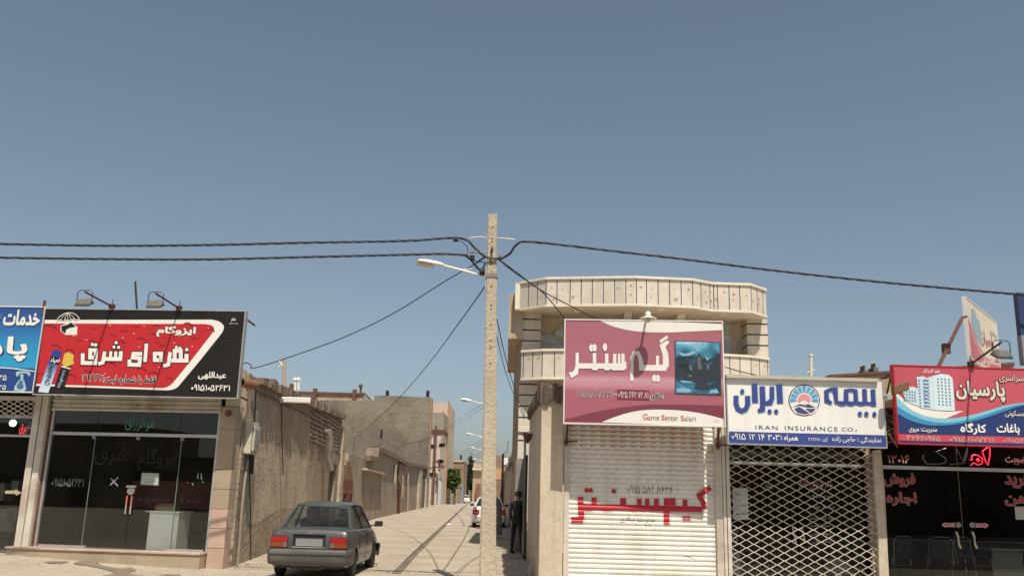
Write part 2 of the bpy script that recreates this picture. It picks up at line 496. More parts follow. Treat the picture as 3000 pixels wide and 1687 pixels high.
def grad_z(name, stops, rough=.35, z0=0.0, z1=1.0, spec=.4, extra=None):
    """printed vinyl whose printed colour changes with height on the sheet"""
    if name in _mats: return _mats[name]
    m = bpy.data.materials.new(name); m.use_nodes = True; _mats[name] = m
    t = m.node_tree; N = t.nodes; L = t.links; b = N['Principled BSDF']
    b.inputs['Roughness'].default_value = rough; b.inputs['Specular IOR Level'].default_value = spec
    g = N.new('ShaderNodeNewGeometry'); sp = N.new('ShaderNodeSeparateXYZ'); L.new(g.outputs['Position'], sp.inputs[0])
    mr = N.new('ShaderNodeMapRange'); mr.inputs[1].default_value = z0; mr.inputs[2].default_value = z1; L.new(sp.outputs[2], mr.inputs[0])
    cr = N.new('ShaderNodeValToRGB'); L.new(mr.outputs[0], cr.inputs[0])
    e = cr.color_ramp.elements
    while len(e) < len(stops): e.new(.5)
    for k, (p, c) in zip(e, stops): k.position = p; k.color = (*c, 1)
    n = N.new('ShaderNodeTexNoise'); n.inputs['Scale'].default_value = 2.0; n.inputs['Detail'].default_value = 3; L.new(g.outputs['Position'], n.inputs['Vector'])
    bp = N.new('ShaderNodeBump'); bp.inputs['Strength'].default_value = .3; bp.inputs['Distance'].default_value = .03; L.new(n.outputs[0], bp.inputs['Height']); L.new(bp.outputs[0], b.inputs['Normal'])
    L.new(cr.outputs[0], b.inputs['Base Color'])
    return m
def vinyl(name, col, rough=.45):
    return mat(name, col, rough, .035, .8, streak=.13, bump=.3, fine=1.7, spec=.4)
# ================================================================ planes of the place
FL = Plane((-12.0, 20.54), (-5.93, 19.87))       # left shop fronts
FR = Plane((0.66, 18.0), (12.0, 18.0))           # right shop fronts
LW1 = Plane((-5.93, 19.87), (-7.87, 53.64))      # left side of the lane
LW2 = Plane((-7.87, 53.64), (-9.62, 114.2))
RW = Plane((0.66, 18.0), (0.0, 69.0))          # right side of the lane

# ================================================================ ground
def ground_z(x, y):
    t = max(0.0, min(1.0, (-6.0-x)/6.0)); s = max(0.0, min(1.0, (26-y)/4.0))
    return .17*t*t*(3-2*t)*s
M_ground = mat('dusty_concrete', (.47, .405, .31), .92, .10, .35, bump=.35, fine=18, dirt=(.38, .325, .25), dirtamt=.45, speck=.4)
M_road = mat('lane_concrete', (.46, .395, .305), .92, .10, .5, bump=.3, fine=14, dirt=(.36, .305, .235), dirtamt=.5, speck=.45)
xs = [-600, -60, -20]+[-14+.5*i for i in range(17)]+[-5, 0, 5, 12, 30, 80, 600]
ys = [-600, -80, -20, 0, 8, 12, 14, 16, 18, 20, 22, 23, 24, 25, 26, 30, 60, 120, 300, 900]
g = MB(); nx = len(xs)
g.mesh([(x, y, ground_z(x, y)) for y in ys for x in xs],
       [(j*nx+i, j*nx+i+1, (j+1)*nx+i+1, (j+1)*nx+i) for j in range(len(ys)-1) for i in range(nx-1)])
tag(g.build('ground', M_ground, local=True), kind='structure')
# asphalt of the main street in front of the shops
rd = MB(); rd.face([(-600, -11.5, .004), (600, -11.5, .004), (600, 10.5, .004), (-600, 10.5, .004)])
tag(rd.build('main_road', mat('asphalt', (.055, .052, .048), .9, .15, .5, bump=.2), local=True), kind='structure')
# the lane: two falls of concrete slab either side of an open gutter
def lane_x(y, k):
    gx = -2.33-.0318*(y-20.46)
    if k == 'gl': return gx-.10
    if k == 'gr': return gx+.10
    if k == 'l': return (-5.93-.0574*(y-19.87)) if y < 53.64 else (-7.87-.0290*(y-53.64))
    return .66-.01294*(y-18.0)
LY = [19.9+6*i for i in range(0, 34)]
def lane_strip(name, a, b, z0, zb, m):
    s = MB()
    for i in range(len(LY)-1):
        y0, y1 = LY[i], LY[i+1]
        p = [(lane_x(y0, a), y0), (lane_x(y0, b), y0), (lane_x(y1, b), y1), (lane_x(y1, a), y1)]
        k0 = .12 if i == 0 else 1.0; q = [V((p[0][0], p[0][1], zb[0]*k0)), V((p[1][0], p[1][1], zb[1]*k0)), V((p[2][0], p[2][1], zb[1])), V((p[3][0], p[3][1], zb[0]))]
        lo = [V((c.x, c.y, .002)) for c in q]
        s.face(q); s.face([lo[1], lo[2], q[2], q[1]]); s.face([lo[3], lo[0], q[0], q[3]])
        if i == 0: s.face([lo[0], lo[1], q[1], q[0]])
    return tag(s.build(name, m, local=True), kind='structure')
lane_strip('lane_road', 'l', 'gl', 0, (.09, .055), M_road)
lane_strip('lane_road', 'gr', 'r', 0, (.055, .07), M_road)
gt = MB()
for i in range(len(LY)-1):
    y0, y1 = LY[i], LY[i+1]
    gt.face([(lane_x(y0, 'gl')+.003, y0, .006), (lane_x(y0, 'gr')-.003, y0, .006), (lane_x(y1, 'gr')-.003, y1, .006), (lane_x(y1, 'gl')+.003, y1, .006)])
tag(gt.build('gutter', mat('gutter_damp', (.19, .16, .125), .8, .2, 1.5), local=True), kind='structure')
# damp stains on the pavement in front of the left shop
st = MB()
for pts in ([(350, 1345), (420, 1335), (520, 1333), (520, 1342), (420, 1350)], [(570, 1345), (680, 1318), (760, 1325), (790, 1350), (960, 1365), (1010, 1355), (1060, 1375), (1000, 1395), (1150, 1412), (1400, 1420), (1330, 1432), (1060, 1425), (860, 1428), (800, 1415), (900, 1400), (820, 1375), (700, 1358)]):
    q = crv([CB(*p) for p in pts], 4, True)
    st.face([(lambda h: V((h.x, h.y, ground_z(h.x, h.y)+.012)))(at_z(x, y, .1 if x < 480 else .05)) for x, y in q][::-1])
stain = st.build('ground_stain', mat('damp_stain', (.25, .20, .145), .8, .15, 3), local=True)
tag(stain, kind='structure')

# ================================================================ shared materials
M_plaster = mat('mud_plaster', (.445, .365, .27), .95, .12, .8, streak=.35, bump=.9, fine=7, dirt=(.27, .22, .165), dirtamt=.75, speck=.62, bdist=.05)
M_plaster_pale = mat('mud_plaster_pale', (.58, .485, .36), .95, .14, 1.1, streak=.3, bump=.5, fine=10, dirt=(.47, .39, .29), dirtamt=.5, speck=.55, bdist=.05)
M_cement = mat('grey_cement', (.20, .176, .14), .95, .12, .35, streak=.3, bump=.7, fine=2, dirt=(.265, .232, .185), dirtamt=.6, speck=.6, bdist=.12)
M_cream = mat('cream_plaster', (.62, .53, .40), .9, .09, .9, streak=.2, bump=.35, fine=10, dirt=(.50, .42, .31), dirtamt=.4, speck=.25)
M_steel_white = mat('painted_steel_cream', (.66, .61, .52), .5, .12, 2.5, streak=.3, bump=.05, dirt=(.30, .19, .12), dirtamt=.35, spec=.4)
M_rust = mat('rusty_steel', (.17, .075, .05), .8, .2, 4, bump=.3, col2=(.10, .055, .045))
M_darkmetal = mat('dark_painted_metal', (.025, .022, .026), .45, .15, 3, bump=.05, spec=.4)
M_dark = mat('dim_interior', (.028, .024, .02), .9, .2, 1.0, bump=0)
M_stone = mat('tan_stone', (.43, .34, .24), .8, .12, 2, bump=.2, dirt=(.36, .28, .19), dirtamt=.5)
M_pink = mat('pink_marble', (.56, .39, .305), .6, .12, 3, bump=.1, dirt=(.62, .48, .38), dirtamt=.5)
M_galv = mat('galvanised_steel', (.55, .55, .53), .45, .1, 4, bump=.03, metal=.6, spec=.5)
M_black = plain('black_rubber', (.018, .018, .02), .55)
M_cable = plain('cable_sheath', (.022, .022, .026), .6)
M_glass = glass('shop_glass', (.92, .95, .93), 1.0, 0.0, .03)
M_glass_d = glass('tinted_shop_glass', (.95, .97, .96), .7, 0.0, .006)
M_brick_y = brickmat('yellow_brick', (.58, .45, .29), (.50, .38, .24), (.30, .24, .18), .22, .085, .012)
M_brick_b = brickmat('brown_brick', (.34, .23, .155), (.30, .205, .14), (.24, .175, .125), .24, .09, .014)
M_brick_b_y = brickmat('brown_brick_side', (.34, .23, .155), (.30, .205, .14), (.24, .175, .125), .24, .09, .014, axis='y')
M_block = brickmat('white_block', (.60, .56, .49), (.55, .51, .45), (.42, .37, .30), .5, .25, .016)
M_brick_old = brickmat('old_brick', (.52, .41, .29), (.42, .33, .24), (.115, .095, .075), .42, .15, .03, axis='y', bump=1.0, wob=.16)
M_concrete_pole = mat('pole_concrete', (.52, .445, .335), .95, .12, 1.5, bump=1.0, fine=14, dirt=(.40, .33, .25), dirtamt=.5, speck=.10, bdist=.02)
M_steel_dull = plain('dull_steel', (.22, .21, .19), .45)

def wallmesh(P, prof, openings=(), thick=.3, z0=-.05, d=0.0):
    """upright wall on P: prof is its top line [(u,z)], openings [(u0,u1,z0,z1)]; jambs are built"""
    mb = MB()
    us = sorted(set([round(p[0], 4) for p in prof]+[round(x, 4) for o in openings for x in o[:2]]))
    ulo, uhi = prof[0][0], prof[-1][0]
    us = [u for u in us if ulo-1e-6 <= u <= uhi+1e-6]
    def top(u):
        for (a, za), (b, zb) in zip(prof, prof[1:]):
            if a-1e-6 <= u <= b+1e-6: return za+(zb-za)*((u-a)/(b-a) if b > a else 0)
        return prof[-1][1]
    keys = {}
    def q(pts):
        k = tuple(sorted(tuple(round(c, 3) for c in p) for p in pts))
        if k in keys: keys[k] = None
        else: keys[k] = pts
    for a, b in zip(us, us[1:]):
        m = (a+b)/2; cuts = [(z0, None)]
        segs = []; cur = z0
        for o in sorted([o for o in openings if o[0]-1e-6 <= m <= o[1]+1e-6], key=lambda o: o[2]):
            if o[2] > cur+1e-4: segs.append((cur, cur, o[2], o[2]))
            cur = o[3]
        segs.append((cur, cur, top(a), top(b)))
        for za, zb, ya, yb in segs:
            F = [P.p(a, za, d), P.p(b, zb, d), P.p(b, yb, d), P.p(a, ya, d)]
            B = [p-P.n*thick for p in F]
            q(F); q(B[::-1])
            for i in range(4):
                j = (i+1) % 4; q([F[j], F[i], B[i], B[j]])
    for pts in keys.values():
        if pts: mb.face(pts)
    bm = bmesh.new()
    return mb
def prof_px(P, c, pts, d=0.0):
    return sorted([P.hit(*c(x, y), d) for x, y in pts])
# ================================================================ LEFT SHOP (waterproofing shop)
def U(P, c, x, y, d=0.0): return P.hit(*c(x, y), d)[0]
def Z(P, c, x, y, d=0.0): return P.hit(*c(x, y), d)[1]
uA, uB = U(FL, CP, 134, 1400), U(FL, CP, 622, 1415)           # glass opening
uP = U(FL, CP, 676, 1420)                                      # right end of the stone pier
uL2, uL1 = U(FL, CP, 108, 1400), U(FL, CP, 78, 1400)           # steel post between the two shops
zT = Z(FL, CP, 400, 1200)
zS = .33                                                       # step height
shop = empty('waterproofing_shop', FL.p((uA+uB)/2, 0, 0), 'dark glass shopfront with stone pier and marble step beneath the red and black sign', 'shop')
mb = MB()
mb.pbox(FL, uL1, uP-.30, zT+.02, 4.9, -.35, -.05)              # lintel wall behind the sign
rq = FL.p(uB+.02, 0, -.36); rb = rq+LW1.e*5.8; lq = FL.p(uL1, 0, -.36); lb = FL.p(uL1, 0, -6.2)
mb.prism([lq+V((0, 0, 3.9)), rq+V((0, 0, 3.9)), rb+V((0, 0, 3.9)), lb+V((0, 0, 3.9))], V((0, 0, .3)))
mb.pbox(FL, uL1, uL1+.128, .02, 3.89, -6.36, -.36)
mb.prism([rq+V((0, 0, .02)), rq+FL.e*.12+V((0, 0, .02)), rb+FL.e*.12+V((0, 0, .02)), rb+V((0, 0, .02))], V((0, 0, 3.87)))
mb.prism([lb+FL.e*.13+V((0, 0, .02)), rb-FL.e*.005+V((0, 0, .02)), rb-FL.e*.005-FL.n*.15+V((0, 0, .02)), lb+FL.e*.13-FL.n*.15+V((0, 0, .02))], V((0, 0, 3.86)))
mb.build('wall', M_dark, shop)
mb = MB(); mb.prism([FL.p(uL1+.13, .02, -.37), FL.p(uB, .02, -.37), rb+V((-.03, 0, .02)), lb+FL.e*.13+V((0, 0, .02))], V((0, 0, zS-.05))); mb.build('floor', M_stone, shop)
# step with marble tread
mb = MB(); mb.pbox(FL, uL1-.02, uB+.02, -.05, zS-.045, -.36, .30); mb.build('step', M_stone, shop)
mb = MB(); mb.pbox(FL, uL1-.05, uB+.03, zS-.042, zS, -.1, .33); mb.build('step_tread', M_pink, shop, bevel=.006)
for a, b in ((uA+.05, uA+1.15), (uB-.95, uB-.05)):
    mb = MB(); mb.pbox(FL, a, b, zS+.003, zS+.05, -.06, .02); mb.build('floor_rail', M_galv, shop)
# stone pier of separate blocks
pz = [-.05, .42, .83, 1.24, 1.66, 2.08, 2.95, 3.45]
for i, (a, b) in enumerate(zip(pz, pz[1:])):
    mb = MB(); mb.pbox(FL, uB+.05, uP-.004*(i % 2), a+.006, b-.006, -.30, .03+.004*(i % 3))
    mb.build('stone_block', M_pink if i < 3 else M_stone, shop, bevel=.006)
mb = MB(); mb.pbox(FL, uB+.06, uP-.01, -.05, 3.45, -.29, .015); mb.build('pier_core', M_cream, shop)
mb = MB(); mb.pbox(FL, uP-.30, uP, 3.46, Z(FL, CC, 120, 168), -.32, .0); mb.build('pier_top', M_cream, shop)
mb = MB(); mb.lathe([(.0, .012), (.055, .012), (.075, 0)], FL.px(CB, 1772, 187, .05), FL.n, 20); mb.build('blanking_cap', M_rust, shop)
# glazing: transom bar, verticals, panes, door pair
def upx(x, y): return U(FL, CB, x, y)
zTr = Z(FL, CB, 1050, 352)
fm = MB()
fm.pbox(FL, uA, uB, zTr-.035, zTr+.035, -.05, .0)
fm.pbox(FL, uA-.04, uA, zS, zT, -.06, .02); fm.pbox(FL, uB, uB+.045, zS, zT+.1, -.06, .02)
fm.build('window_frame', M_galv, shop)
u1, u2, u3 = upx(668, 900), upx(1000, 900), upx(1352, 900)
gaps = [(uA, u1), (u1, u2), (u2, u3), (u3, uB)]
for i, (a, b) in enumerate(gaps):
    mb = MB(); mb.pbox(FL, a+.006, b-.006, zS+.05 if i in (0, 3) else zS+.012, zTr-.036, -.032, -.022); mb.build('glass_pane', M_glass_d, shop)
for a, b in ((uA, upx(760, 250)), (upx(760, 250), upx(1400, 250)), (upx(1400, 250), uB)):
    mb = MB(); mb.pbox(FL, a+.006, b-.006, zTr+.037, zT, -.032, -.022); mb.build('transom_pane', M_glass_d, shop)
for x in (u1, u3):
    mb = MB(); mb.pbox(FL, x-.006, x+.006, zS+.02, zTr-.04, -.034, -.018); mb.build('glass_edge', plain('glass_edge_green', (.20, .27, .24), .2), shop)
for dx in (-.055, .055):
    mb = MB(); c0 = FL.p(u2+dx, 0, .02); a = Z(FL, CB, 990, 825); b = Z(FL, CB, 990, 965)
    mb.tube([c0+V((0, 0, a)), c0+V((0, 0, (a+b)/2-.02))], .018, 8); h = mb.build('door_handle', plain('orange_wood', (.50, .17, .06), .4), shop, smooth=True)
    mb = MB(); mb.tube([c0+V((0, 0, (a+b)/2-.02)), c0+V((0, 0, b))], .018, 8); mb.build('handle_grip', M_galv, h, smooth=True)
mb = MB(); c0 = FL.px(CB, 1018, 752, .004); mb.pbox(FL, u2-.11, u2+.11, Z(FL, CB, 1018, 762), Z(FL, CB, 1018, 744), -.02, .01)
mb.lathe([(.0, .014), (.085, .014), (.09, 0)], FL.px(CB, 1016, 787, -.018), FL.n, 18); mb.build('door_lock', M_steel_dull, shop)
for x in (725, 1070, 1412):
    mb = MB(); mb.pbox(FL, upx(x, 380)-.04, upx(x, 380)+.04, zTr-.11, zTr-.037, -.05, -.005); mb.build('patch_fitting', M_steel_dull, shop)
# rolled-up shutter showing its last slats, side guides
sh = MB(); z = zT; k = 0
while z < Z(FL, CB, 1000, 62):
    for a0, a1, dd0, dd1 in ((0, .4, .05, .085), (.4, .9, .085, .07), (.9, 1, .07, .05)):
        sh.obox(FL.p(uA-.03, z+a0*.105, .04), FL.e*(uB-uA+.08), FL.n*(dd0-.04+.004*k), V((0, 0, (a1-a0)*.105-.002)))
    z += .105; k += 1
r = sh.build('roller_shutter', M_steel_white, shop)
mb = MB(); mb.pbox(FL, uA-.03, uB+.05, zT-.05, zT-.003, .03, .10); mb.build('bottom_bar', M_steel_white, r)
mb = MB(); mb.pbox(FL, upx(1045, 130), upx(1092, 130), zT+.02, zT+.085, .13, .137); mb.pbox(FL, upx(1150, 140), upx(1190, 140), zT-.01, zT+.05, .13, .137); mb.build('maker_plate', M_stone, r)
for a, b in ((uL1+.01, uL1+.16), (uL1+.19, uL2+.09)):
    mb = MB(); mb.pbox(FL, a, b, zS, 3.62, -.1, .12); mb.build('guide_rail', M_steel_white, shop, bevel=.008)
mb = MB(); mb.pbox(FL, uL2+.10, uA-.045, zS, 3.5, -.12, .02); mb.build('jamb', M_rust, shop)
# writing and stickers on the glass
wr = MB(); write(wr, FL, CB, fa('هوالرزاق'), (972, 215, 1205, 325), -.014, .01)
wr.build('window_lettering', plain('green_letter', (.06, .20, .165), .5), shop)
wr = MB(); write(wr, FL, CB, '۰۹۱۵۱۰۵۲۶۳۱', (402, 690, 650, 752), -.014, -.004)
for p in ([(860, 690), (915, 750)], [(918, 680), (855, 742)]): stroke(wr, FL, CB, p, 9, -.013)
for p in ([(1537, 645), (1535, 690)], [(1560, 650), (1564, 700)], [(1452, 720), (1460, 722)], [(1490, 725), (1500, 745)], [(1570, 715), (1580, 720)]): stroke(wr, FL, CB, p, 6, -.013)
wr.build('painted_number', plain('chalk_paint', (.27, .28, .29), .8), shop)
ne = MB()
write(ne, FL, CB, fa('شرق'), (735, 440, 1000, 595), -.05, .0); write(ne, FL, CB, fa('ایزوگام'), (1075, 450, 1370, 635), -.05, .0)
ne.build('unlit_neon_lettering', plain('unlit_neon', (.016, .012, .012), .6), shop)
mb = MB(); q = [(1100, 645), (1235, 650), (1230, 745), (1090, 740)]; mb.sheet(FL, CB, q, -.012); nb = mb.build('paper_notice', plain('notice_green', (.28, .34, .31), .7), shop)
mb = MB(); mb.sheet(FL, CB, [(1110, 655), (1224, 658), (1220, 737), (1101, 733)], -.009); mb.build('paper_sheet', plain('notice_paper', (.50, .50, .46), .8), nb)
mb = MB(); write(mb, FL, CB, fa('فراخور به همکاری نیازمند'), (1114, 662, 1218, 676), -.007); write(mb, FL, CB, fa('تلفن تماس حاصل فرمایید'), (1114, 686, 1212, 698), -.007); write(mb, FL, CB, '۰۹۱۵۱۰۵۲۶۳۱', (1112, 708, 1210, 722), -.007, .01)
mb.build('notice_text', plain('notice_ink', (.05, .05, .05), .8), nb)
# things standing inside the left shop
dk = empty('shop_desk', FL.p(upx(1245, 1100), zS-.02, -.25), 'white shop desk standing behind the glass door under a dark red banner', 'desk')
ua, ub = U(FL, CB, 1140, 1100, -.22), U(FL, CB, 1372, 1100, -.22); ztop = Z(FL, CB, 1250, 955, -.22)
M_desk = mat('white_laminate', (.82, .82, .78), .4, .06, 2, bump=0)
mb = MB(); mb.pbox(FL, ua+.02, ub-.12, zS-.02, ztop, -.6, -.22); mb.build('front_panel', M_desk, dk)
mb = MB(); mb.pbox(FL, ub-.115, ub, zS-.02, ztop, -.8, -.24); mb.build('side_panel', M_desk, dk)
mb = MB(); mb.pbox(FL, ua-.08, ub+.03, ztop+.003, ztop+.03, -.85, -.20); mb.build('top', M_desk, dk)
mb = MB(); mb.pbox(FL, ua+.05, ua+.5, ztop+.033, ztop+.14, -.7, -.35); mb.pbox(FL, ua+.1, ua+.52, ztop+.142, ztop+.19, -.68, -.37); o = mb.build('paper_stack', mat('brown_folder', (.30, .20, .12), .7), None); tag(o, 'stack of brown folders on the white desk behind the glass', 'folders')
bn = MB(); ua, ub = U(FL, CB, 1010, 800, -2.2), U(FL, CB, 1640, 800, -2.2); zb0, zb1 = Z(FL, CB, 1300, 920, -2.2), Z(FL, CB, 1300, 712, -2.2)
bn.pbox(FL, ua, ub+.3, zb0, zb1, -2.23, -2.2); b = bn.build('wall_banner', plain('banner_red', (.11, .012, .014), .6), None); tag(b, 'dark red printed banner hanging inside the shop above the desk', 'banner')
bt = MB(); write(bt, FL, CB, fa('شرق مشهد'), (1055, 815, 1560, 890), -2.19, .01); bt.build('lettering', plain('banner_grey', (.16, .15, .15), .6), b)
ac = MB(); ac.pbox(FL, U(FL, CB, 830, 210, -5.9), U(FL, CB, 985, 210, -5.9)+.8, 3.2, 3.5, -6.0, -5.7); o = ac.build('air_conditioner', M_desk, None, bevel=.03); tag(o, 'white wall unit high on the back wall of the left shop', 'air conditioner')

# ---------------------------------------------------------------- leftmost shop, cut by the frame
uX = U(FL, CP, -160, 1400)
shop2 = empty('corner_repair_shop', FL.p((uX+uL1)/2, 0, 0), 'dark shopfront at the left edge with folded lattice grille above the glass', 'shop')
mb = MB(); zG = Z(FL, CB, 150, 55)
mb.pbox(FL, uX, uL1-.01, zG, 4.85, -.35, -.02); mb.pbox(FL, uX, uL1, 3.9, 4.2, -6.2, -.36); mb.pbox(FL, uX, uL1, .2, 3.9, -6.2, -6.0); mb.pbox(FL, uX-.1, uX, .02, 3.9, -6.0, -.05)
mb.build('wall', M_dark, shop2)
mb = MB(); mb.pbox(FL, uX, uL1-.03, zG-.09, zG-.003, -.1, .06); mb.build('beam', M_steel_white, shop2)
mb = MB(); mb.pbox(FL, uX, uL1, .02, .16, -6, -.1); mb.build('floor', M_stone, shop2)
zH = Z(FL, CB, 150, 212); zP = Z(FL, CB, 150, 360)
mb = MB(); mb.pbox(FL, uX, uL1-.02, zH-.03, zH+.03, -.06, .0); mb.pbox(FL, uX, uL1-.02, zP-.025, zP+.025, -.06, -.0); mb.build('window_frame', M_galv, shop2)
mb = MB(); mb.pbox(FL, uX, uL1-.02, .2, zP-.03, -.04, -.03); mb.pbox(FL, uX, uL1-.02, zP+.03, zH-.032, -.04, -.03); mb.build('glass_pane', M_glass_d, shop2)
gr = MB()
for i in range(-14, 12):
    for s in (1, -1):
        a = FL.px(CB, 40+i*66, 75, .03); b = FL.px(CB, 40+i*66+s*250, 215, .03+.008*s)
        ua, ub = (a-FL.o).dot(FL.e), (b-FL.o).dot(FL.e)
        if max(ua, ub) > uL1-.03 or min(ua, ub) < uX: 
            # trim at the post
            lim = uL1-.03
            if min(ua, ub) > lim or max(ua, ub) < uX: continue
            t0, t1 = 0.0, 1.0
            if ua > lim: t0 = (ua-lim)/(ua-ub)
            if ub > lim: t1 = (lim-ua)/(ub-ua)
            a, b = a+(b-a)*t0, a+(b-a)*t1
        gr.tube([a, b], .013, 5)
gr.build('folding_grille', M_steel_white, shop2)
mb = MB(); mb.sheet(FL, CB, [(150, 262), (292, 262), (288, 362), (146, 355)], -.02)
sg = mb.build('led_display', plain('display_black', (.02, .02, .025), .3), shop2)
mb = MB(); write(mb, FL, CB, fa('برق'), (150, 268, 205, 350), -.017, .02); mb.build('lit_lettering', plain('led_red', (.9, .05, .05), .4, emit=.8), sg)
mb = MB(); write(mb, FL, CB, fa('سیستم'), (212, 262, 290, 345), -.017, .0); mb.build('lettering', plain('led_grey', (.40, .42, .42), .4), sg)
gl = MB(); gl.lathe([(0, -.085), (.05, -.07), (.078, -.025), (.078, .025), (.05, .07), (0, .085)], FL.px(CB, 100, 262, -.25), (0, 0, 1), 16)
o = gl.build('globe_lamp', plain('lit_globe', (1, .98, .92), .4, emit=1.2), None, smooth=True); tag(o, 'lit white globe lamp behind the glass beside the red display', 'lamp')
mb = MB(); mb.sheet(FL, CB, [(38, 785), (120, 783), (118, 772), (168, 802), (122, 825), (122, 810), (38, 808)], -.02); mb.build('arrow_sticker', plain('arrow_cream', (.42, .36, .22), .7), shop2)
mb = MB(); write(mb, FL, CB, fa('ورودی'), (168, 795, 232, 838), -.018, .02); mb.build('lettering', plain('sticker_pink', (.62, .33, .33), .7), shop2)
for i, (x, y, w_, h_) in enumerate([(-20, 950, 110, 150), (40, 935, 80, 90), (80, 720, 55, 75), (-60, 740, 80, 120)]):
    bx = MB(); a = FL.px(CB, x, y+h_, -1.4); u = (a-FL.o).dot(FL.e); z = a.z
    bx.pbox(FL, u, u+w_*.0033, z, z+h_*.0033, -1.75, -1.4); bx.pbox(FL, u-.01, u+w_*.0033+.01, z+h_*.0033+.002, z+h_*.0033+.02, -1.76, -1.39)
    o = bx.build('display_box', mat('cardboard_dull', (.24, .24, .23), .8), shop2)

# ================================================================ LANE, LEFT SIDE
def build_wall(name, P, c, top, m, label, thick=.35, openings=(), cat='wall', d=0.0):
    mb = wallmesh(P, prof_px(P, c, top, d), openings, thick, -.05, d)
    root = empty(name, P.p(P.hit(*c(*top[0]), d)[0], 0, d), label, cat)
    mb.build('masonry', m, root)
    return root
du0, du1 = U(LW1, CC, 636, 900), U(LW1, CC, 672, 900)
dz = Z(LW1, CC, 655, 775)
uend = U(LW1, CC, 703, 800)
w1top = [(108, 166), (142, 176), (146, 206), (200, 236), (300, 290), (400, 338), (480, 370), (540, 392), (566, 402), (600, 416), (640, 436), (690, 452), (722, 463)]
P1 = prof_px(LW1, CC, w1top); P1 = [(.36, P1[0][1])]+[p for p in P1 if .40 < p[0] < uend-.05]+[(uend, P1[-1][1])]
wall1 = empty('plastered_yard_wall', LW1.p(0, 0), 'tall mud plastered wall at the lane corner with a patch of bare brick at its top', 'wall')
wallmesh(LW1, P1, [(du0, du1, -.05, dz)], .4).build('masonry', M_plaster, wall1)
# ragged coping of mud along its top
mb = MB(); rr = random.Random(3)
for (a, za), (b, zb) in zip(P1[1:], P1[2:]):
    k = max(2, int((b-a)/.22))
    for i in range(k):
        t = i/k; t2 = (i+1)/k+.02; j = rr.uniform(-.10, .07)
        mb.obox(LW1.p(a+(b-a)*t, za+(zb-za)*t-.10, .10+rr.uniform(0, .11)), LW1.e*((b-a)*(t2-t))+V((0, 0, (zb-za)*(t2-t))), LW1.n*-.55, V((0, 0, .2+j)))
mb.build('coping', mat('mud_coping', (.25, .195, .145), .95, .2, 3, bump=.6, fine=12), wall1)
def face_patch(name, P, c, pts, d, m, parent, dep=.05):
    q = [P.px(c, x, y, d) for x, y in pts]; mb = MB(); mb.prism(q, P.n*-dep); return mb.build(name, m, parent, weld=True)
face_patch('pale_render_patch', LW1, CC, crv([(205, 640), (300, 640), (420, 690), (505, 700), (500, 820), (488, 1010), (330, 1040), (160, 1130), (150, 900), (185, 760)], 4, True), .004, M_plaster_pale, wall1, .01)
face_patch('exposed_brick', LW1, CC, [(527, 428), (560, 432), (600, 446), (650, 455), (700, 466), (722, 480), (720, 540), (712, 600), (700, 678), (660, 662), (640, 640), (600, 655), (570, 632), (524, 625), (530, 560)], .02, M_brick_old, wall1, .03)
# concrete end pier of the wall and the blocked spout with its rag
mb = MB(); mb.obox(LW1.p(uend, -.05, .10), LW1.e*.9, LW1.n*-.6, V((0, 0, Z(LW1, CC, 725, 528)+.05))); mb.build('end_pier', M_plaster_pale, wall1, bevel=.04)
mb = MB(); mb.pbox(LW1, du0+.02, du1-.02, .0, dz-.02, -.16, -.09); doorway_shade = mb.build('door', M_darkmetal, wall1)  # near-black panel stands in for the shade inside the open doorway
mb = MB(); mb.pbox(LW1, du0-.08, du1+.1, dz-.02, dz+.12, -.1, .05); mb.build('door_lintel', M_rust, wall1)
a = LW1.px(CC, 612, 560, .05); mb = MB()
mb.tube([a+LW1.n*-.1, a+LW1.n*.15, a+LW1.n*.22+V((0, 0, -.25)), a+LW1.n*.2+V((0, 0, -.9)), a+LW1.n*.26+V((.1, 0, -1.35))], [.12, .17, .15, .13, .10], 7); mb.build('rain_spout', mat('sacking', (.20, .17, .14), .95, .2, 3), wall1, smooth=True)
# things fixed to that wall
mx = empty('electricity_meter', LW1.px(CC, 178, 600, 0), 'beige electricity meter box on the corner wall with cables hanging below', 'meter box')
cu, cz = LW1.hit(*CC(176, 600), .12)
M_meter = mat('beige_enamel', (.56, .52, .42), .5, .1, 4, bump=.02)
mb = MB(); mb.pbox(LW1, cu-.42, cu+.3, cz-.36, cz+.36, 0, .16); mb.build('case', M_meter, mx, bevel=.02)
mb = MB(); mb.pbox(LW1, cu-.35, cu+.24, cz-.3, cz+.27, .163, .21); mb.build('cover', M_meter, mx, bevel=.02)
mb = MB()
for i in range(5): mb.pbox(LW1, cu-.3, cu+.2, cz-.24+.1*i, cz-.2+.1*i, .212, .222)
mb.build('louvre', M_galv, mx)
mb = MB()
for i in range(3):
    s = LW1.p(cu-.1+.1*i, cz-.36, .1); mb.tube([s, s+V((0, 0, -.25)), s+V((.02, 0, -.42))+LW1.e*.1, s+V((0, 0, -.3))+LW1.e*.18, s+V((0, 0, 0))+LW1.e*.12], .018, 6)
mb.build('cable', M_cable, mx, smooth=True)
def tubepx(P, c, pts, d, r, n=8): return [P.px(c, x, y, d) for x, y in pts]
mb = MB(); mb.tube(tubepx(LW1, CC, [(178, 545), (180, 480), (186, 390), (190, 300), (186, 275), (172, 268)], .06, 0), .022, 6); o = mb.build('service_cable', M_cable, None, smooth=True); tag(o, 'black cable dropping down the corner wall into the meter box', 'cable')
mb = MB(); mb.tube(tubepx(LW1, CC, [(138, 730), (118, 880), (100, 1060), (90, 1200), (75, 1380)], .05, 0), .03, 8); o = mb.build('wall_conduit', mat('grey_conduit', (.38, .33, .27), .7), None, smooth=True); tag(o, 'pale conduit pipe running down the corner wall to the ground', 'pipe')
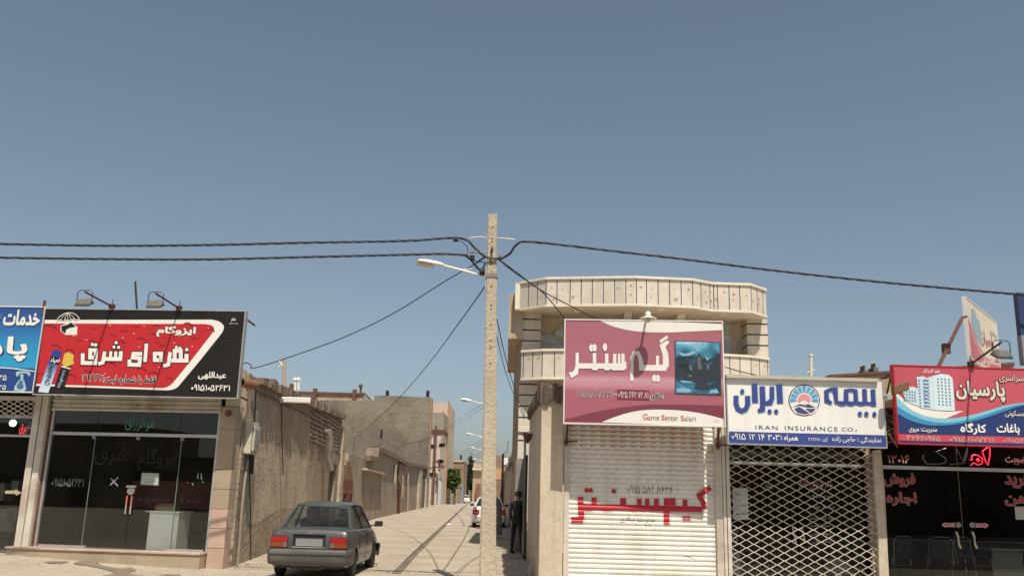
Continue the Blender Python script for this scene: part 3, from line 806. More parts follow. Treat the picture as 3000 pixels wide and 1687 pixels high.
mb = MB(); mb.tube(tubepx(LW1, CC, [(150, 660), (149, 800), (155, 1000), (158, 1200), (158, 1355), (200, 1372), (235, 1362)], .03, 0), .012, 6); o = mb.build('wall_wire', M_cable, None, smooth=True); tag(o, 'thin dark wire hanging below the meter down the corner wall', 'wire')
mb = MB(); mb.tube(tubepx(LW1, CC, [(192, 302), (225, 325), (300, 352), (345, 380), (420, 410), (525, 462)], .04, 0), .014, 6); o = mb.build('wall_wire', M_cable, None, smooth=True); tag(o, 'thin sagging wire running along the upper part of the corner wall', 'wire')
wl = empty('wall_lamp', LW1.px(CC, 372, 358, 0), 'white tube lamp on an arm high on the corner wall', 'lamp')
cu, cz = LW1.hit(*CC(350, 359), .1)
mb = MB(); mb.obox(LW1.p(cu, cz-.07, 0), LW1.e*.14, LW1.n*.85, V((0, 0, .15))); mb.build('housing', plain('lamp_white', (.75, .73, .68), .4), wl, bevel=.02)
mb = MB(); mb.tube(tubepx(LW1, CC, [(347, 375), (349, 480), (352, 640), (358, 820)], .02, 0), .012, 6); mb.build('wire', M_cable, wl)
# rusty stub pipe sticking out of the pier top
a = FL.px(CC, 150, 263, .1); mb = MB(); dv = (FL.n*.45+FL.e*-.12)
o0 = a+dv*.5; ax = dv.normalized()
mb.lathe([(.0, -.42), (.105, -.42), (.105, .05), (.075, .05), (.075, -.15), (0, -.15)], o0, ax, 18); o = mb.build('stub_pipe', mat('terracotta_pipe', (.27, .13, .075), .8, .15, 5), None, smooth=True); tag(o, 'short terracotta pipe sticking out beside the right end of the black sign', 'pipe')

# ---------------- lower yard wall with gate
gu0, gu1 = U(LW1, CC, 740, 900), U(LW1, CC, 792, 900)
u0 = uend+.9
gate = empty('ornate_gate', LW1.p(gu0, 0, 0), 'dark ornate iron gate set in the mud wall past the concrete pier', 'gate')
zg = Z(LW1, CC, 765, 735)
gend = U(LW1, CC, 786, 950)
mb = MB(); mb.pbox(LW1, u0+.02, gend-.02, .0, zg*.72, -.10, -.05); mb.build('sheet_panel', M_rust, gate)
mb = MB()
k = 9
for i in range(k):
    u = u0+.1+(gend-u0-.2)*i/(k-1); h = zg*(.74+.26*math.sin(math.pi*i/(k-1))); mb.tube([LW1.p(u, .1, -.02), LW1.p(u, h, -.02)], .03, 6)
for i in range(14):
    mb.lathe([(.06, -.02), (.09, -.02), (.09, .02), (.06, .02)], LW1.p(u0+.2+(gend-u0-.4)*(i % 7)/6, .5+1.1*(i//7), .0), LW1.n, 10)
mb.build('bars', M_rust, gate)
w2s = gend
w2top = [(800, 702), (835, 715), (870, 728), (918, 738), (925, 682), (958, 682), (1000, 702), (1040, 722), (1078, 742), (1110, 760), (1160, 770), (1222, 778), (1250, 782)]
P2 = prof_px(LW2, CC, w2top)
a0 = (LW1.p(w2s, 0)-LW2.o).dot(LW2.e)
wall2 = empty('lane_yard_wall', LW2.p(a0, 0), 'lower long mud plastered yard wall along the lane below the tall grey wall', 'wall')
P2 = [(a0, P2[0][1])]+[p for p in P2 if p[0] > a0+.3]
P2[-1] = (P2[-1][0]+4, P2[-1][1])
wallmesh(LW2, P2, [], .4).build('masonry', M_plaster, wall2)
mb = MB()
for i, ((a, za), (b, zb)) in enumerate(zip(P2[3:], P2[4:])):
    mb.obox(LW2.p(a, za-.05, .24), LW2.e*(b-a)+V((0, 0, zb-za)), LW2.n*-.75, V((0, 0, .28)))
mb.build('coping', mat('mud_coping', (.3, .24, .18)), wall2)
mb = MB(); a = LW2.px(CC, 845, 793, 0); b = LW2.px(CC, 962, 822, 0); mb.obox(a, b-a, LW2.n*.3, V((0, 0, .1))); mb.build('ledge', M_plaster_pale, wall2)
for x, y0, y1, r_, m_ in ((1050, 762, 878, .13, M_plaster_pale), (1074, 905, 1068, .10, M_rust), (1094, 830, 960, .12, M_plaster_pale), (1128, 820, 1040, .10, M_steel_white)):
    mb = MB(); mb.tube([LW2.px(CC, x, y0, .12), LW2.px(CC, x-4, y1, .12)], r_, 8); mb.build('downpipe', m_, wall2, smooth=True)
mb = MB(); a = LW2.px(CC, 1208, 940, 0); b = LW2.px(CC, 1226, 940, 0); mb.obox(V((a.x, a.y, 0)), V((b.x-a.x, b.y-a.y, 0)), LW2.n*.12, V((0, 0, Z(LW2, CC, 1215, 850)))); mb.build('door', M_darkmetal, wall2)
for x0, x1, ht in ((1185, 1200, 800), (1228, 1242, 850)):
    a = LW2.px(CC, x0, 940, .0); b = LW2.px(CC, x1, 940, .0); mb = MB(); mb.obox(V((a.x, a.y, 0)), V((b.x-a.x, b.y-a.y, 0)), LW2.n*.25, V((0, 0, Z(LW2, CC, (x0+x1)/2, ht)))); mb.build('pier', M_plaster_pale, wall2)
face_patch('exposed_brick', LW2, CC, [(1078, 752), (1115, 762), (1112, 840), (1080, 900), (1074, 860)], .15, brickmat('old_brick_red', (.33, .19, .13), (.27, .17, .12), (.16, .12, .09), .3, .15, .03, axis='y'), wall2, .1)

# ---------------- buildings along the lane (facing planes across the lane at their true distance)
def facing(Y, yaw=0): return Plane((-40, Y), (40, Y+80*math.tan(R(yaw))))
def bld(name, Y, c, pts, depth, m, label, zfloor=-.05):
    P = facing(Y); q = [P.px(c, x, y) for x, y in pts]
    xs_ = [p.x for p in q]; lo, hi = q[0].x, q[-1].x
    poly = [V((lo, Y, zfloor))]+q+[V((hi, Y, zfloor))]
    root = empty(name, V(((lo+hi)/2, Y, 0)), label, 'building')
    mb = MB(); mb.prism(poly[::-1], V((0, depth, 0))); mb.build('masonry', m, root, weld=True)
    return root, P
B1, PB1 = bld('windowless_building', 104, CC, [(560, 372), (585, 362), (700, 362), (918, 365), (925, 334), (1000, 334), (1100, 337), (1200, 342), (1262, 343), (1278, 352)], 1.6, M_cement, 'tall windowless grey cement wall of a building above the yard walls')
for x in (1001, 1251):
    mb = MB(); a = PB1.px(CC, x, 333, -.6); mb.tube([a+V((0, 0, -1)), a+V((0, 0, .55))], .22, 6); mb.build('column_stub', M_darkmetal, B1)
mb = MB(); a = PB1.px(CC, 1276, 352, 0); mb.box(a.x-.06, a.x+.10, 103.93, 104.3, 0, a.z-.2); mb.build('corner_edge', mat('orange_brick_edge', (.36, .22, .14), .9, .15, 1), B1)
for x, y, h in ((967, 545, 40), (1010, 830, 10)):
    mb = MB(); a = PB1.px(CC, x, y, 0.02); mb.box(a.x-.12, a.x+.12, 103.9, 104.05, a.z-.9, a.z); mb.build('vent_hole', M_darkmetal, B1)
B0, PB0 = bld('unfinished_white_storey', 119, CC, [(408, 312), (852, 320)], 10, M_block, 'unfinished white block storey with rusty steel frame behind the grey wall')
mb = MB(); mb.sheet(PB0, CC, [(556, 333), (850, 335), (850, 372), (556, 372)], .06); mb.build('brick_infill', M_brick_y, B0)
mb = MB(); q = [PB0.px(CC, x, y, .3) for x, y in ((402, 306), (855, 318), (855, 330), (402, 322))]; mb.prism(q, PB0.n*-.5); mb.build('roof_beam', M_rust, B0)
mb = MB(); q = [PB0.px(CC, x, y, .1) for x, y in ((852, 318), (895, 362), (895, 348), (856, 312))]; mb.prism(q, PB0.n*-.4); mb.build('sloping_beam', M_rust, B0)
for x, y in ((410, 262), (556, 290), (800, 296)):
    mb = MB(); a = PB0.px(CC, x, y, .4); mb.box(a.x-.26, a.x+.26, a.y-.1, a.y+.3, a.z-6, a.z); mb.build('column', M_rust, B0)
for x, y0, y1 in ((430, 236, 300), (452, 236, 300), (837, 276, 318)):
    mb = MB(); a = PB0.px(CC, x, y0, -1); b = PB0.px(CC, x, y1, -1); mb.tube([b, a], .17, 8); mb.lathe([(.3, -.1), (.3, .12), (.1, .3), (0, .3)], a, (0, 0, 1), 10); o = mb.build('chimney_pipe', plain('flue_white', (.70, .68, .62), .6) if x < 800 else M_rust, B0, smooth=True)
# pole beyond the corner wall
mb = MB(); a = at_y(*CC(363, 310), 60); b = at_y(*CC(367, 112), 60); mb.tube([V((a.x, 60, 0)), a, b], [.16, .15, .12], 8); pl = mb.build('timber_pole', mat('bleached_timber', (.42, .35, .27), .9, .15, 2), None, smooth=True); tag(pl, 'pale timber pole rising behind the corner wall', 'pole')
mb = MB(); c_ = at_y(*CC(355, 150), 60); mb.tube([c_+V((-.35, 0, .35)), c_+V((.1, 0, -.1))], .07, 6); mb.tube([c_+V((-.3, 0, -.1)), c_+V((.15, 0, .15))], .06, 6); mb.build('bracket', M_steel_white, pl)
# pale block building with rusty steel
B2, PB2 = bld('half_built_block', 138, CC, [(1262, 378), (1384, 378)], 16, mat('raw_block_wall', (.56, .47, .37), .9, .12, .25, bump=.2, fine=1.2, dirt=(.50, .36, .26), dirtamt=.5), 'half built pale block building with rusty steel columns and strip of brick')
P21 = facing(130); q = [P21.px(CC, x, y) for x, y in ((1250, 442), (1352, 442))]
mb = MB(); mb.box(q[0].x, q[1].x, 130, 137.9, 0, q[0].z); mb.build('front_block', M_block, B2)
mb = MB(); z1, z0_ = P21.px(CC, 1300, 440, 0).z, P21.px(CC, 1300, 545, 0).z; mb.box(q[0].x, q[1].x+.05, 129.9, 137.8, z0_, z1+.02); mb.build('brick_band', mat('grey_brick_band', (.34, .30, .25), .9, .2, .4, bump=.4, fine=3, dirt=(.50, .36, .22), dirtamt=.7), B2)
mb = MB(); mb.box(q[0].x, q[1].x+.2, 129.8, 137.7, z0_-.5, z0_-.01); mb.build('floor_beam', M_rust, B2)
for x, y0 in ((1304, 520),):
    a = P21.px(CC, x, y0, .6); mb = MB(); mb.box(a.x-.15, a.x+.15, 129.2, 129.5, 0, a.z); mb.build('column', M_rust, B2)
for x in (1346, 1383):
    a = P21.px(CC, x, 380 if x > 1350 else 440, .02) if x < 1350 else PB2.px(CC, x, 378, .05); mb = MB(); mb.box(a.x-.12, a.x+.12, a.y-.05, a.y+.3, 0, a.z+.3); mb.build('corner_post', mat('orange_primer', (.46, .27, .15), .8, .2, 1), B2)
mb = MB()
for x0, y0, x1, y1 in ((1300, 738, 1350, 772), (1280, 772, 1350, 778), (1322, 752, 1322, 800)):
    mb.tube([P21.px(CC, x0, y0, .8), P21.px(CC, x1, y1, 1.6)], .12, 6)
mb.build('awning_frame', M_rust, B2)
for x, y in ((1287, 647), (1283, 820), (1340, 640), (1330, 740)):
    mb = MB(); a = P21.px(CC, x, y, 0.03); mb.box(a.x-.45, a.x+.45, 129.93, 130.0, a.z-.25, a.z+.25); mb.build('wall_opening', M_darkmetal, B2)
mb = MB(); a = P21.px(CC, 1318, 860, .3); b = P21.px(CC, 1338, 860, .3); mb.box(a.x, b.x, 129.4, 129.9, 0, P21.px(CC, 1320, 840, 0).z); mb.build('door', mat('pale_blue_door', (.50, .52, .52), .6), B2)
B3, PB3 = bld('brown_brick_house', 160, CC, [(1376, 738), (1476, 738)], 14, M_brick_b, 'brown brick house behind the green tree down the lane')
mb = MB(); a, b = PB3.px(CC, 1374, 742, .1), PB3.px(CC, 1478, 732, .1); mb.box(a.x, b.x, 159.8, 174, a.z, b.z); mb.build('parapet', M_plaster_pale, B3)
mb = MB(); a = PB3.px(CC, 1457, 700, -2); mb.tube([a+V((0, 0, -3)), a], .2, 6); mb.build('chimney', M_darkmetal, B3)
mb = MB(); a, b = PB3.px(CC, 1456, 880, .05), PB3.px(CC, 1470, 960, .05); mb.box(a.x, b.x, 159.9, 160.1, .0, a.z); mb.build('door', plain('blue_grey_door', (.20, .25, .30), .5), B3)
B4, PB4 = bld('ochre_brick_house', 205, CC, [(1533, 752), (1640, 752)], 12, mat('ochre_brick_wall', (.50, .37, .25), .9, .12, .2, bump=.3, fine=2), 'ochre brick house at the far end of the lane seen left of the concrete pole')
mb = MB(); a = PB4.px(CC, 1528, 780, .3); mb.box(a.x, a.x+12, 204, 204.9, a.z-.5, a.z); mb.build('cornice', M_steel_white, B4)
mb = MB(); a = PB4.px(CC, 1552, 905, .3); b = PB4.px(CC, 1590, 905, .3); mb.box(a.x, b.x, 203.5, 204.8, 0, a.z+1); mb.build('front_wall', mat('rust_red_gate', (.24, .12, .085), .8), B4)
# far low walls along the lane left side past the blocks
for i, (x0, x1, yt, Y, m_, lab) in enumerate([(1362, 1392, 880, 142, M_plaster_pale, 'low pale yard wall under the green tree'), (1392, 1420, 890, 152, M_cream, 'low cream yard wall right of the tree trunk'), (1425, 1452, 900, 158, M_brick_b, 'low brown garden wall before the brown brick house'), (1505, 1528, 925, 215, M_plaster_pale, 'low distant pale wall beside the dark trees')]):
    P = facing(Y); a, b = P.px(CC, x0, yt), P.px(CC, x1, yt); mb = MB(); mb.box(a.x, b.x, Y, Y+9, -.05, a.z); mb.box(a.x-.1, b.x+.1, Y-.1, Y+9.1, a.z+.002, a.z+.2); o = mb.build('yard_wall', m_, None); tag(o, lab, 'wall')
# ================================================================ RIGHT SHOP ROW
M_bounce_roof = mat('pale_bounce_roof', (.58, .52, .43), .9, .12, .6, bump=.2)  # pale cement sheets, unseen, added on the shop roofs to bounce light upward
FRZ = 0.0
gu0, gu1 = U(FR, CP, 1655, 1450), U(FR, CP, 2113, 1450)       # shutter
iu0, iu1 = U(FR, CP, 2133, 1500), U(FR, CP, 2572, 1500)       # lattice front
eu0, eu1 = U(FR, CP, 2606, 1500), U(FR, CP, 3260, 1500)       # glass office
cz_ = Z(FR, CE, 510, 972)
game = empty('game_shop', FR.p((gu0+gu1)/2, 0, 0), 'small shop with white roller shutter painted with red lettering', 'shop')
pier0 = U(FR, CP, 1595, 1500)
# lane side wall + front pier of the game shop
side = prof_px(RW, CE, [(448, 985), (400, 1060), (350, 1150), (312, 1212)])
us = sorted([p for p in side]); us[0] = (0.0, cz_-.15) if us[0][0] < .3 else us[0]
us = [(0.0, cz_-.2)]+[p for p in us if p[0] > .3]
mb = wallmesh(RW, us, [], .35); mb.build('side_wall', M_cream, game)
RWend = us[-1][0]
mb = MB(); q = [V((0.665, 17.98, -.05)), FR.p(gu0-.03, -.05, .02), FR.p(gu0-.03, cz_, .02)]
top = [FR.px(CE, x, y, .02) for x, y in ((585, 985), (572, 968), (545, 972), (520, 968), (490, 976), (470, 972), (452, 985))]
mb.prism([q[0], q[1]]+top+[V((.665, 17.98, cz_-.25))], V((0, .34, 0))); mb.build('front_pier', M_cream, game, weld=True)
rr = random.Random(5); mb = MB()
for i in range(14):
    u = RWend*i/14; z = us[0][1]+(us[-1][1]-us[0][1])*i/14
    mb.obox(RW.p(u, z-.12, .05+rr.uniform(0, .05)), RW.e*(RWend/14+.02), RW.n*-.5, V((0, 0, .18+rr.uniform(0, .09))))
for i in range(5): mb.box(.62+i*.085, .72+i*.085, 17.94-rr.uniform(0, .05), 18.5, cz_-.32+rr.uniform(-.08, .05), cz_-.02+rr.uniform(-.03, .06))
mb.build('crumbling_coping', mat('mud_coping_dark', (.17, .13, .10), .95, .2, 4, bump=.6), game)
mb = MB(); mb.pbox(FR, gu0-.02, iu0, 3.25, 3.9, -.3, -.1); mb.pbox(FR, gu0-.02, gu1+.05, 3.75, 3.9, -8.2, -.31); mb.build('wall', M_plaster, game)
mb = MB(); mb.pbox(FR, gu0-.02, gu1+.05, 3.903, 3.95, -8.2, -.31); mb.build('roof', M_bounce_roof, game)  # unseen pale sheet added to brighten the balcony recess by bounced light
# shutter
SHP, SHD, SH0, SH1 = .0925, .016, -.02, 3.3
def slat(z):
    t = ((z-SH0)/SHP) % 1.0
    return SHD*(math.sin(math.pi*min(1, t/.86))**.6 if t < .86 else 0.0)
sh = MB(); nz = int((SH1-SH0)/SHP)
prf = []
for i in range(nz):
    for t in (0, .05, .15, .3, .45, .6, .73, .82, .86, .87): prf.append(SH0+SHP*(i+t))
ua, ub = gu0+.06, gu1-.10
vs = []; fs = []
for z in prf: vs += [FR.p(ua, z, -.05+slat(z)), FR.p(ub, z, -.05+slat(z))]
for i in range(len(prf)-1): fs.append((2*i, 2*i+1, 2*i+3, 2*i+2))
sh.mesh(vs, fs)
M_shut = mat('shutter_white', (.80, .765, .69), .5, .10, 1.4, streak=.28, bump=.03, dirt=(.55, .45, .33), dirtamt=.4, spec=.35)
shut = sh.build('roller_shutter', M_shut, game)
# slat paint marks: red maker's mark on the upper slats, faded yellow lower down
def onslat(mb, name, m, parent, base=-.05, gap=.0025):
    """lay flat printed pieces onto the ribbed shutter"""
    bm = bmesh.new()
    for f in mb.f:
        try: bm.faces.new([bm.verts.new(mb.v[i]) for i in f])
        except Exception: pass
    bmesh.ops.remove_doubles(bm, verts=bm.verts, dist=1e-5)
    zs = [v.co.z for v in bm.verts]; lo, hi = min(zs), max(zs)
    for z in prf:
        if lo < z < hi:
            bmesh.ops.bisect_plane(bm, geom=bm.verts[:]+bm.edges[:]+bm.faces[:], plane_co=(0, 0, z), plane_no=(0, 0, 1), dist=1e-6)
    for v in bm.verts: v.co += FR.n*(base+gap+slat(v.co.z))
    bm.normal_update()
    me = bpy.data.meshes.new(name); off = wloc(parent)
    for v in bm.verts: v.co -= off
    bm.to_mesh(me); bm.free(); me.materials.append(m)
    o = bpy.data.objects.new(name, me); COL.objects.link(o); o.parent = parent
    return o
mk = MB(); mk2 = MB(); vsx, fsx = text_mesh(fa('سپهر'), .02)
for r_ in range(14):
    zc = SH0+SHP*(int((3.05-SH0)/SHP)-r_+.45)
    for k in range(14):
        u = ua+.08+(ub-ua-.2)*(k+(.5 if r_ > 3 and r_ % 2 else 0))/13.5
        (mk if r_ < 5 else mk2).mesh([FR.p(u+(a-.5)*.115, zc+(b-.5)*.05, 0) for a, b, l_ in vsx], fsx)
onslat(mk, 'maker_marks', plain('faded_red_print', (.50, .17, .13), .6), shut)
onslat(mk2, 'faded_marks', plain('faded_yellow_print', (.62, .54, .40), .6), shut)
RED = plain('signpaint_red', (.45, .022, .035), .45)
def shapes_red(dx, dy, grow):
    m_ = MB(); k = 0
    S = [([(175, 915), (262, 915), (272, 880), (262, 695)], 44), ([(258, 790), (1300, 812), (1420, 815)], 44), ([(392, 700), (392, 800)], 38), ([(668, 706), (668, 805)], 42),
         ([(822, 712), (822, 810)], 34), ([(897, 712), (897, 810)], 34), ([(985, 712), (985, 810)], 38), ([(1258, 718), (1258, 812)], 36),
         ([(1082, 955), (1082, 735), (1140, 735), (1140, 812)], 42), ([(1440, 810), (1440, 770), (1392, 685), (1500, 605)], 36)]
    for p, w_ in S:
        k += 1
        for q in strip2([(x+dx, y+dy) for x, y in p], w_*1.28+grow): m_.sheet(FR, CH, q, k*.0003)
    for cx, cy, r_ in ((322, 632, 22), (360, 632, 22), (580, 640, 23), (1252, 898, 21), (1290, 898, 21)): m_.sheet(FR, CH, ell(cx+dx, cy+dy, r_+grow/2), 0)
    for cx, w_ in ((340, 60), (520, 60), (770, 50), (860, 40), (940, 50), (1200, 50), (1350, 60)): m_.sheet(FR, CH, ell(cx+dx, 820+dy+(cx-800)*.012, w_, 14+grow/2), .0036)
    for p in ([(1368, 668), (1458, 598)],):
        for q in strip2([(x+dx, y+dy) for x, y in p], 5+grow): m_.sheet(FR, CH, q, k*.0003)
    return m_
onslat(shapes_red(9, 6, 3), 'lettering_outline', plain('signpaint_shade', (.30, .24, .18), .6), shut, gap=.002)
onslat(shapes_red(6, 3, 2), 'lettering_gap', plain('signpaint_white', (.72, .68, .60), .5), shut, gap=.0065)
onslat(shapes_red(0, 0, 0), 'red_lettering', RED, shut, gap=.011)
bl = MB(); write(bl, FR, CH, '۰۹۱۵ ۵۸۲ ۸۴۳۴', (712, 592, 1140, 664), 0, .0)
write(bl, FR, CH, fa('مدیریت: سالاری'), (640, 880, 968, 945), 0, -.012); stroke(bl, FR, CH, [(878, 967), (898, 969)], 8, 0); stroke(bl, FR, CH, [(912, 968), (932, 969)], 8, 0)
onslat(bl, 'black_lettering', plain('signpaint_black', (.04, .035, .035), .6), shut, gap=.004)
sc_ = MB(); stroke(sc_, FR, CH, [(1240, 1252), (1290, 1265), (1352, 1286)], [3, 7, 2], 0); stroke(sc_, FR, CH, [(1440, 484), (1518, 494)], 4, 0)
onslat(sc_, 'dent_scratch', plain('scratch_grey', (.10, .09, .08), .6), shut, gap=.004)
mb = MB(); mb.pbox(FR, gu0-.02, gu0+.085, -.05, 3.3, -.07, .03); mb.build('guide_rail', M_steel_white, game, bevel=.008)
mb = MB(); mb.pbox(FR, gu1-.115, gu1+.02, -.05, 3.3, -.07, .03); mb.build('guide_rail', M_steel_white, game, bevel=.008)
mb = MB(); mb.pbox(FR, U(FR, CH, 1490, 240), U(FR, CH, 1528, 240), Z(FR, CH, 1500, 268), Z(FR, CH, 1500, 218), -.028, -.024); mb.build('torn_sticker', mat('torn_paper', (.75, .65, .56), .8, .4, 30), shut)
for x, y in ((125, 175), (1565, 210)):
    mb = MB(); a = FR.px(CH, x, y, .05); mb.tube([a+V((.03, 0, .45)), a+V((0, 0, 0)), a+V((0, 0, -.08))], .022, 6); mb.tube([a, a+V((.22, -.1, .02))], .018, 6); mb.lathe([(.0, -.03), (.05, -.03), (.05, .03), (0, .03)], a, (0, 1, 0), 10); mb.build('padlock_bracket', M_rust, game)
# iron scraper cup on the lane wall
a = RW.px(CF, 886, 285, .0); mb = MB(); mb.lathe([(.02, -.16), (.09, -.05), (.13, .08), (.10, .08), (.0, -.02)], a+RW.n*.12, (0, 0, 1), 12); o = mb.build('wall_bracket', M_rust, None, smooth=True); tag(o, 'rusty iron cup bracket high on the cream side wall', 'bracket')
mb = MB(); a = at_z(*CF(880, 1447), .0); mb.box(a.x-.09, a.x+.10, a.y-.02, a.y+.16, -.02, .20); mb.box(a.x-.04, a.x+.05, a.y+.16, a.y+.3, -.02, .26); o = mb.build('kerb_stone', mat('white_kerb', (.62, .56, .46), .9), None, bevel=.02); tag(o, 'small white stone block on the ground by the cream wall corner', 'stone')

# ---------------------------------------------------------------- insurance office behind a lattice
ins = empty('insurance_office', FR.p((iu0+iu1)/2, 0, 0), 'glass fronted office closed by a cream diamond lattice grille', 'shop')
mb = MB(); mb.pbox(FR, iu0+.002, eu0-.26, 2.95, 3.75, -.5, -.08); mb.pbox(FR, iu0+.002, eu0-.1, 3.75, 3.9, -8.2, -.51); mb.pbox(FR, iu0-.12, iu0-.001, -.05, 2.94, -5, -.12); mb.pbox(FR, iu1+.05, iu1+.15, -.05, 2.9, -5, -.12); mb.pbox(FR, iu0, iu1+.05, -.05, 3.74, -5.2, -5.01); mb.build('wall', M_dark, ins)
mb = MB(); mb.pbox(FR, iu0+.002, eu0-.1, 3.903, 3.95, -8.2, -.51); mb.build('roof', M_bounce_roof, ins)  # same added bounce sheet, out of view above the lattice front
mb = MB(); mb.pbox(FR, iu0, iu1+.05, .005, .08, -5, -.3); mb.build('floor', M_stone, ins)
for a, b in ((gu1+.025, gu1+.085), (gu1+.10, iu0+.045)):
    mb = MB(); mb.pbox(FR, a, b, -.05, 3.2, -.1, .05); mb.build('post', M_steel_white, ins, bevel=.006)
zi = Z(FR, CJ, 800, 332)
mb = MB(); mb.pbox(FR, iu0+.05, iu1, zi-.03, zi+.03, -.30, -.24); mb.pbox(FR, iu0+.05, iu0+.1, .08, 2.9, -.3, -.24); mb.pbox(FR, iu1-.03, iu1+.04, .08, 2.9, -.3, -.24); mb.build('window_frame', M_galv, ins)
cuts = [iu0+.1, U(FR, CJ, 500, 700, -.27), U(FR, CJ, 860, 700, -.27), U(FR, CJ, 1240, 700, -.27), iu1-.03]
for a, b in zip(cuts, cuts[1:]):
    mb = MB(); mb.pbox(FR, a+.005, b-.005, .09, zi-.03, -.272, -.262); mb.build('glass_pane', M_glass_d, ins)
mb = MB(); mb.pbox(FR, iu0+.1, iu1-.03, zi+.03, 2.94, -.272, -.262); mb.build('transom_pane', M_glass_d, ins)
for dx in (-.04, .10):
    u = U(FR, CJ, 870, 1050, -.24)+dx*1.3; mb = MB(); mb.tube([FR.p(u, Z(FR, CJ, 870, 1120), -.2), FR.p(u-.03, Z(FR, CJ, 870, 1050), -.17), FR.p(u-.05, Z(FR, CJ, 870, 970), -.2)], .017, 6); mb.build('door_handle', M_galv, ins, smooth=True)
mb = MB(); mb.sheet(FR, CJ, [(225, 572), (375, 574), (382, 888), (232, 886)], -.25); pn = mb.build('paper_notice', plain('pale_notice', (.50, .53, .53), .8), ins)
mb = MB(); write(mb, FR, CJ, fa('بیمه'), (255, 625, 320, 645), -.247, .02); write(mb, FR, CJ, fa('شخص ثالث'), (250, 730, 360, 750), -.247, .02); write(mb, FR, CJ, fa('خودرو'), (262, 815, 365, 840), -.247, .02); mb.build('lettering', plain('notice_ink', (.05, .05, .05)), pn)
mb = MB(); write(mb, FR, CJ, fa('عمر و پس انداز'), (880, 440, 1218, 605), -.25, .0); mb.build('pink_lettering', plain('window_pink', (.50, .27, .24), .6), ins)
mb = MB()
for s_, b_ in (('بیمه شخص ثالث', (975, 635, 1225, 672)), ('بیمه بدنه', (985, 740, 1240, 778)), ('بیمه آتش سوزی', (985, 850, 1238, 888)), ('مسئولیت', (1000, 925, 1190, 965)), ('مهندسی', (1005, 1010, 1205, 1045)), ('باربری', (1020, 1085, 1205, 1122)), ('بیمه', (552, 535, 625, 580))):
    write(mb, FR, CJ, fa(s_), b_, -.25, .01)
mb.build('white_lettering', plain('window_white', (.30, .33, .37), .6), ins)
# lattice of wavy bars
gl_ = MB(); DW, DH = 148/2, 77/2
yy0 = 150; rows = 40
u0g, u1g = iu0+.055, U(FR, CJ, 1640, 800)
gx0 = U(FR, CJ, 165, 800, -.04); du = (U(FR, CJ, 165+148*9, 800, -.04)-gx0)/9/2
gz0 = Z(FR, CJ, 900, 160, -.04); dzz = (gz0-Z(FR, CJ, 900, 160+77*12, -.04))/12/2
nn = int((u1g-u0g)/du)+1; nr = int((gz0+.05)/dzz)+1
for r_ in range(nr):
    for sgn in (1, -1):
        path = []
        for k in range(nn+1):
            up = ((k+r_) % 2 == 0)
            z = gz0-dzz*r_+(dzz/2 if up else -dzz/2)*sgn*-1*.93
            u = u0g+du*k
            if u > u1g+.01: break
            path += [FR.p(u-du*.10, z, -.04), FR.p(u+du*.10, z, -.04)] if 0 < k else [FR.p(u, z, -.04)]
        if sgn == 1: gl_.tube(path, .0085, 5)
gl_.build('lattice_grille', mat('grille_cream', (.66, .60, .49), .5, .2, 3, bump=.03, dirt=(.36, .22, .11), dirtamt=.6), ins)
mb = MB()
for r_ in range(2, nr, 2):
    c0 = FR.p(u1g+.03, gz0-dzz*r_, -.03); mb.tube([c0+V((-.06, 0, 0)), c0+V((.0, -.02, .02)), c0+V((.10, 0, 0))], .014, 5)
mb.build('grille_hinge', M_steel_white, ins)
mb = MB(); mb.pbox(FR, U(FR, CJ, 1605, 900), U(FR, CJ, 1650, 900), -.05, 2.9, -.16, -.06); mb.build('inner_jamb', M_plaster, ins)
for i, (x, y, w_, h_, d_) in enumerate([(170, 1230, 130, 200, -.7), (1220, 1310, 160, 120, -1.0), (200, 1000, 80, 120, -1.5)]):
    a = FR.px(CJ, x, y+h_, d_); u = (a-FR.o).dot(FR.e); mb = MB(); mb.pbox(FR, u, u+w_*.0021, max(.08, a.z), a.z+h_*.0021, d_-.4, d_); mb.pbox(FR, u-.02, u+w_*.0021+.02, a.z+h_*.0021+.002, a.z+h_*.0021+.03, d_-.42, d_+.02)
    o = mb.build('office_cabinet', mat('grey_laminate', (.36, .36, .33), .6), None); tag(o, ['pale cabinet behind the lattice beside the left post', 'low pale cabinet behind the lattice at its bottom right', 'small grey cabinet behind the lattice under the paper notice'][i], 'cabinet')

# ---------------------------------------------------------------- estate office
est = empty('estate_office', FR.p((eu0+eu1)/2, 0, 0), 'dark glass estate office front with red lettering at the right edge', 'shop')
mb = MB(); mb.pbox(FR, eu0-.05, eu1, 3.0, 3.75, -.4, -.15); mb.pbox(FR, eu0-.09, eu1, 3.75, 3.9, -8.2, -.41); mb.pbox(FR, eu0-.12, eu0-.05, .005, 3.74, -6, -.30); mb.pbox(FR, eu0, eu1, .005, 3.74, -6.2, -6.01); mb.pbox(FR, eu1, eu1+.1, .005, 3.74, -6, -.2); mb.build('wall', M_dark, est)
mb = MB(); mb.pbox(FR, eu0-.09, eu1, 3.903, 3.95, -8.2, -.41); mb.build('roof', M_bounce_roof, est)  # added bounce sheet continued, out of view over the glass office
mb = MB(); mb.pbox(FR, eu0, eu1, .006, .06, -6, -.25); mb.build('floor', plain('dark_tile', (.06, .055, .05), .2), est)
mb = MB()
q = [FR.px(CJ, x, y, .06) for x, y in ((1630, 205), (1700, 190), (1735, 560), (1780, 1449), (1790, 1700), (1692, 1700), (1672, 1000), (1640, 560))]
mb.prism(q, FR.n*-.12); mb.build('timber_post', mat('bleached_wood', (.58, .50, .40), .85, .15, 3, streak=.35, bump=.3), est, weld=True)
ze = Z(FR, CL, 700, 322)
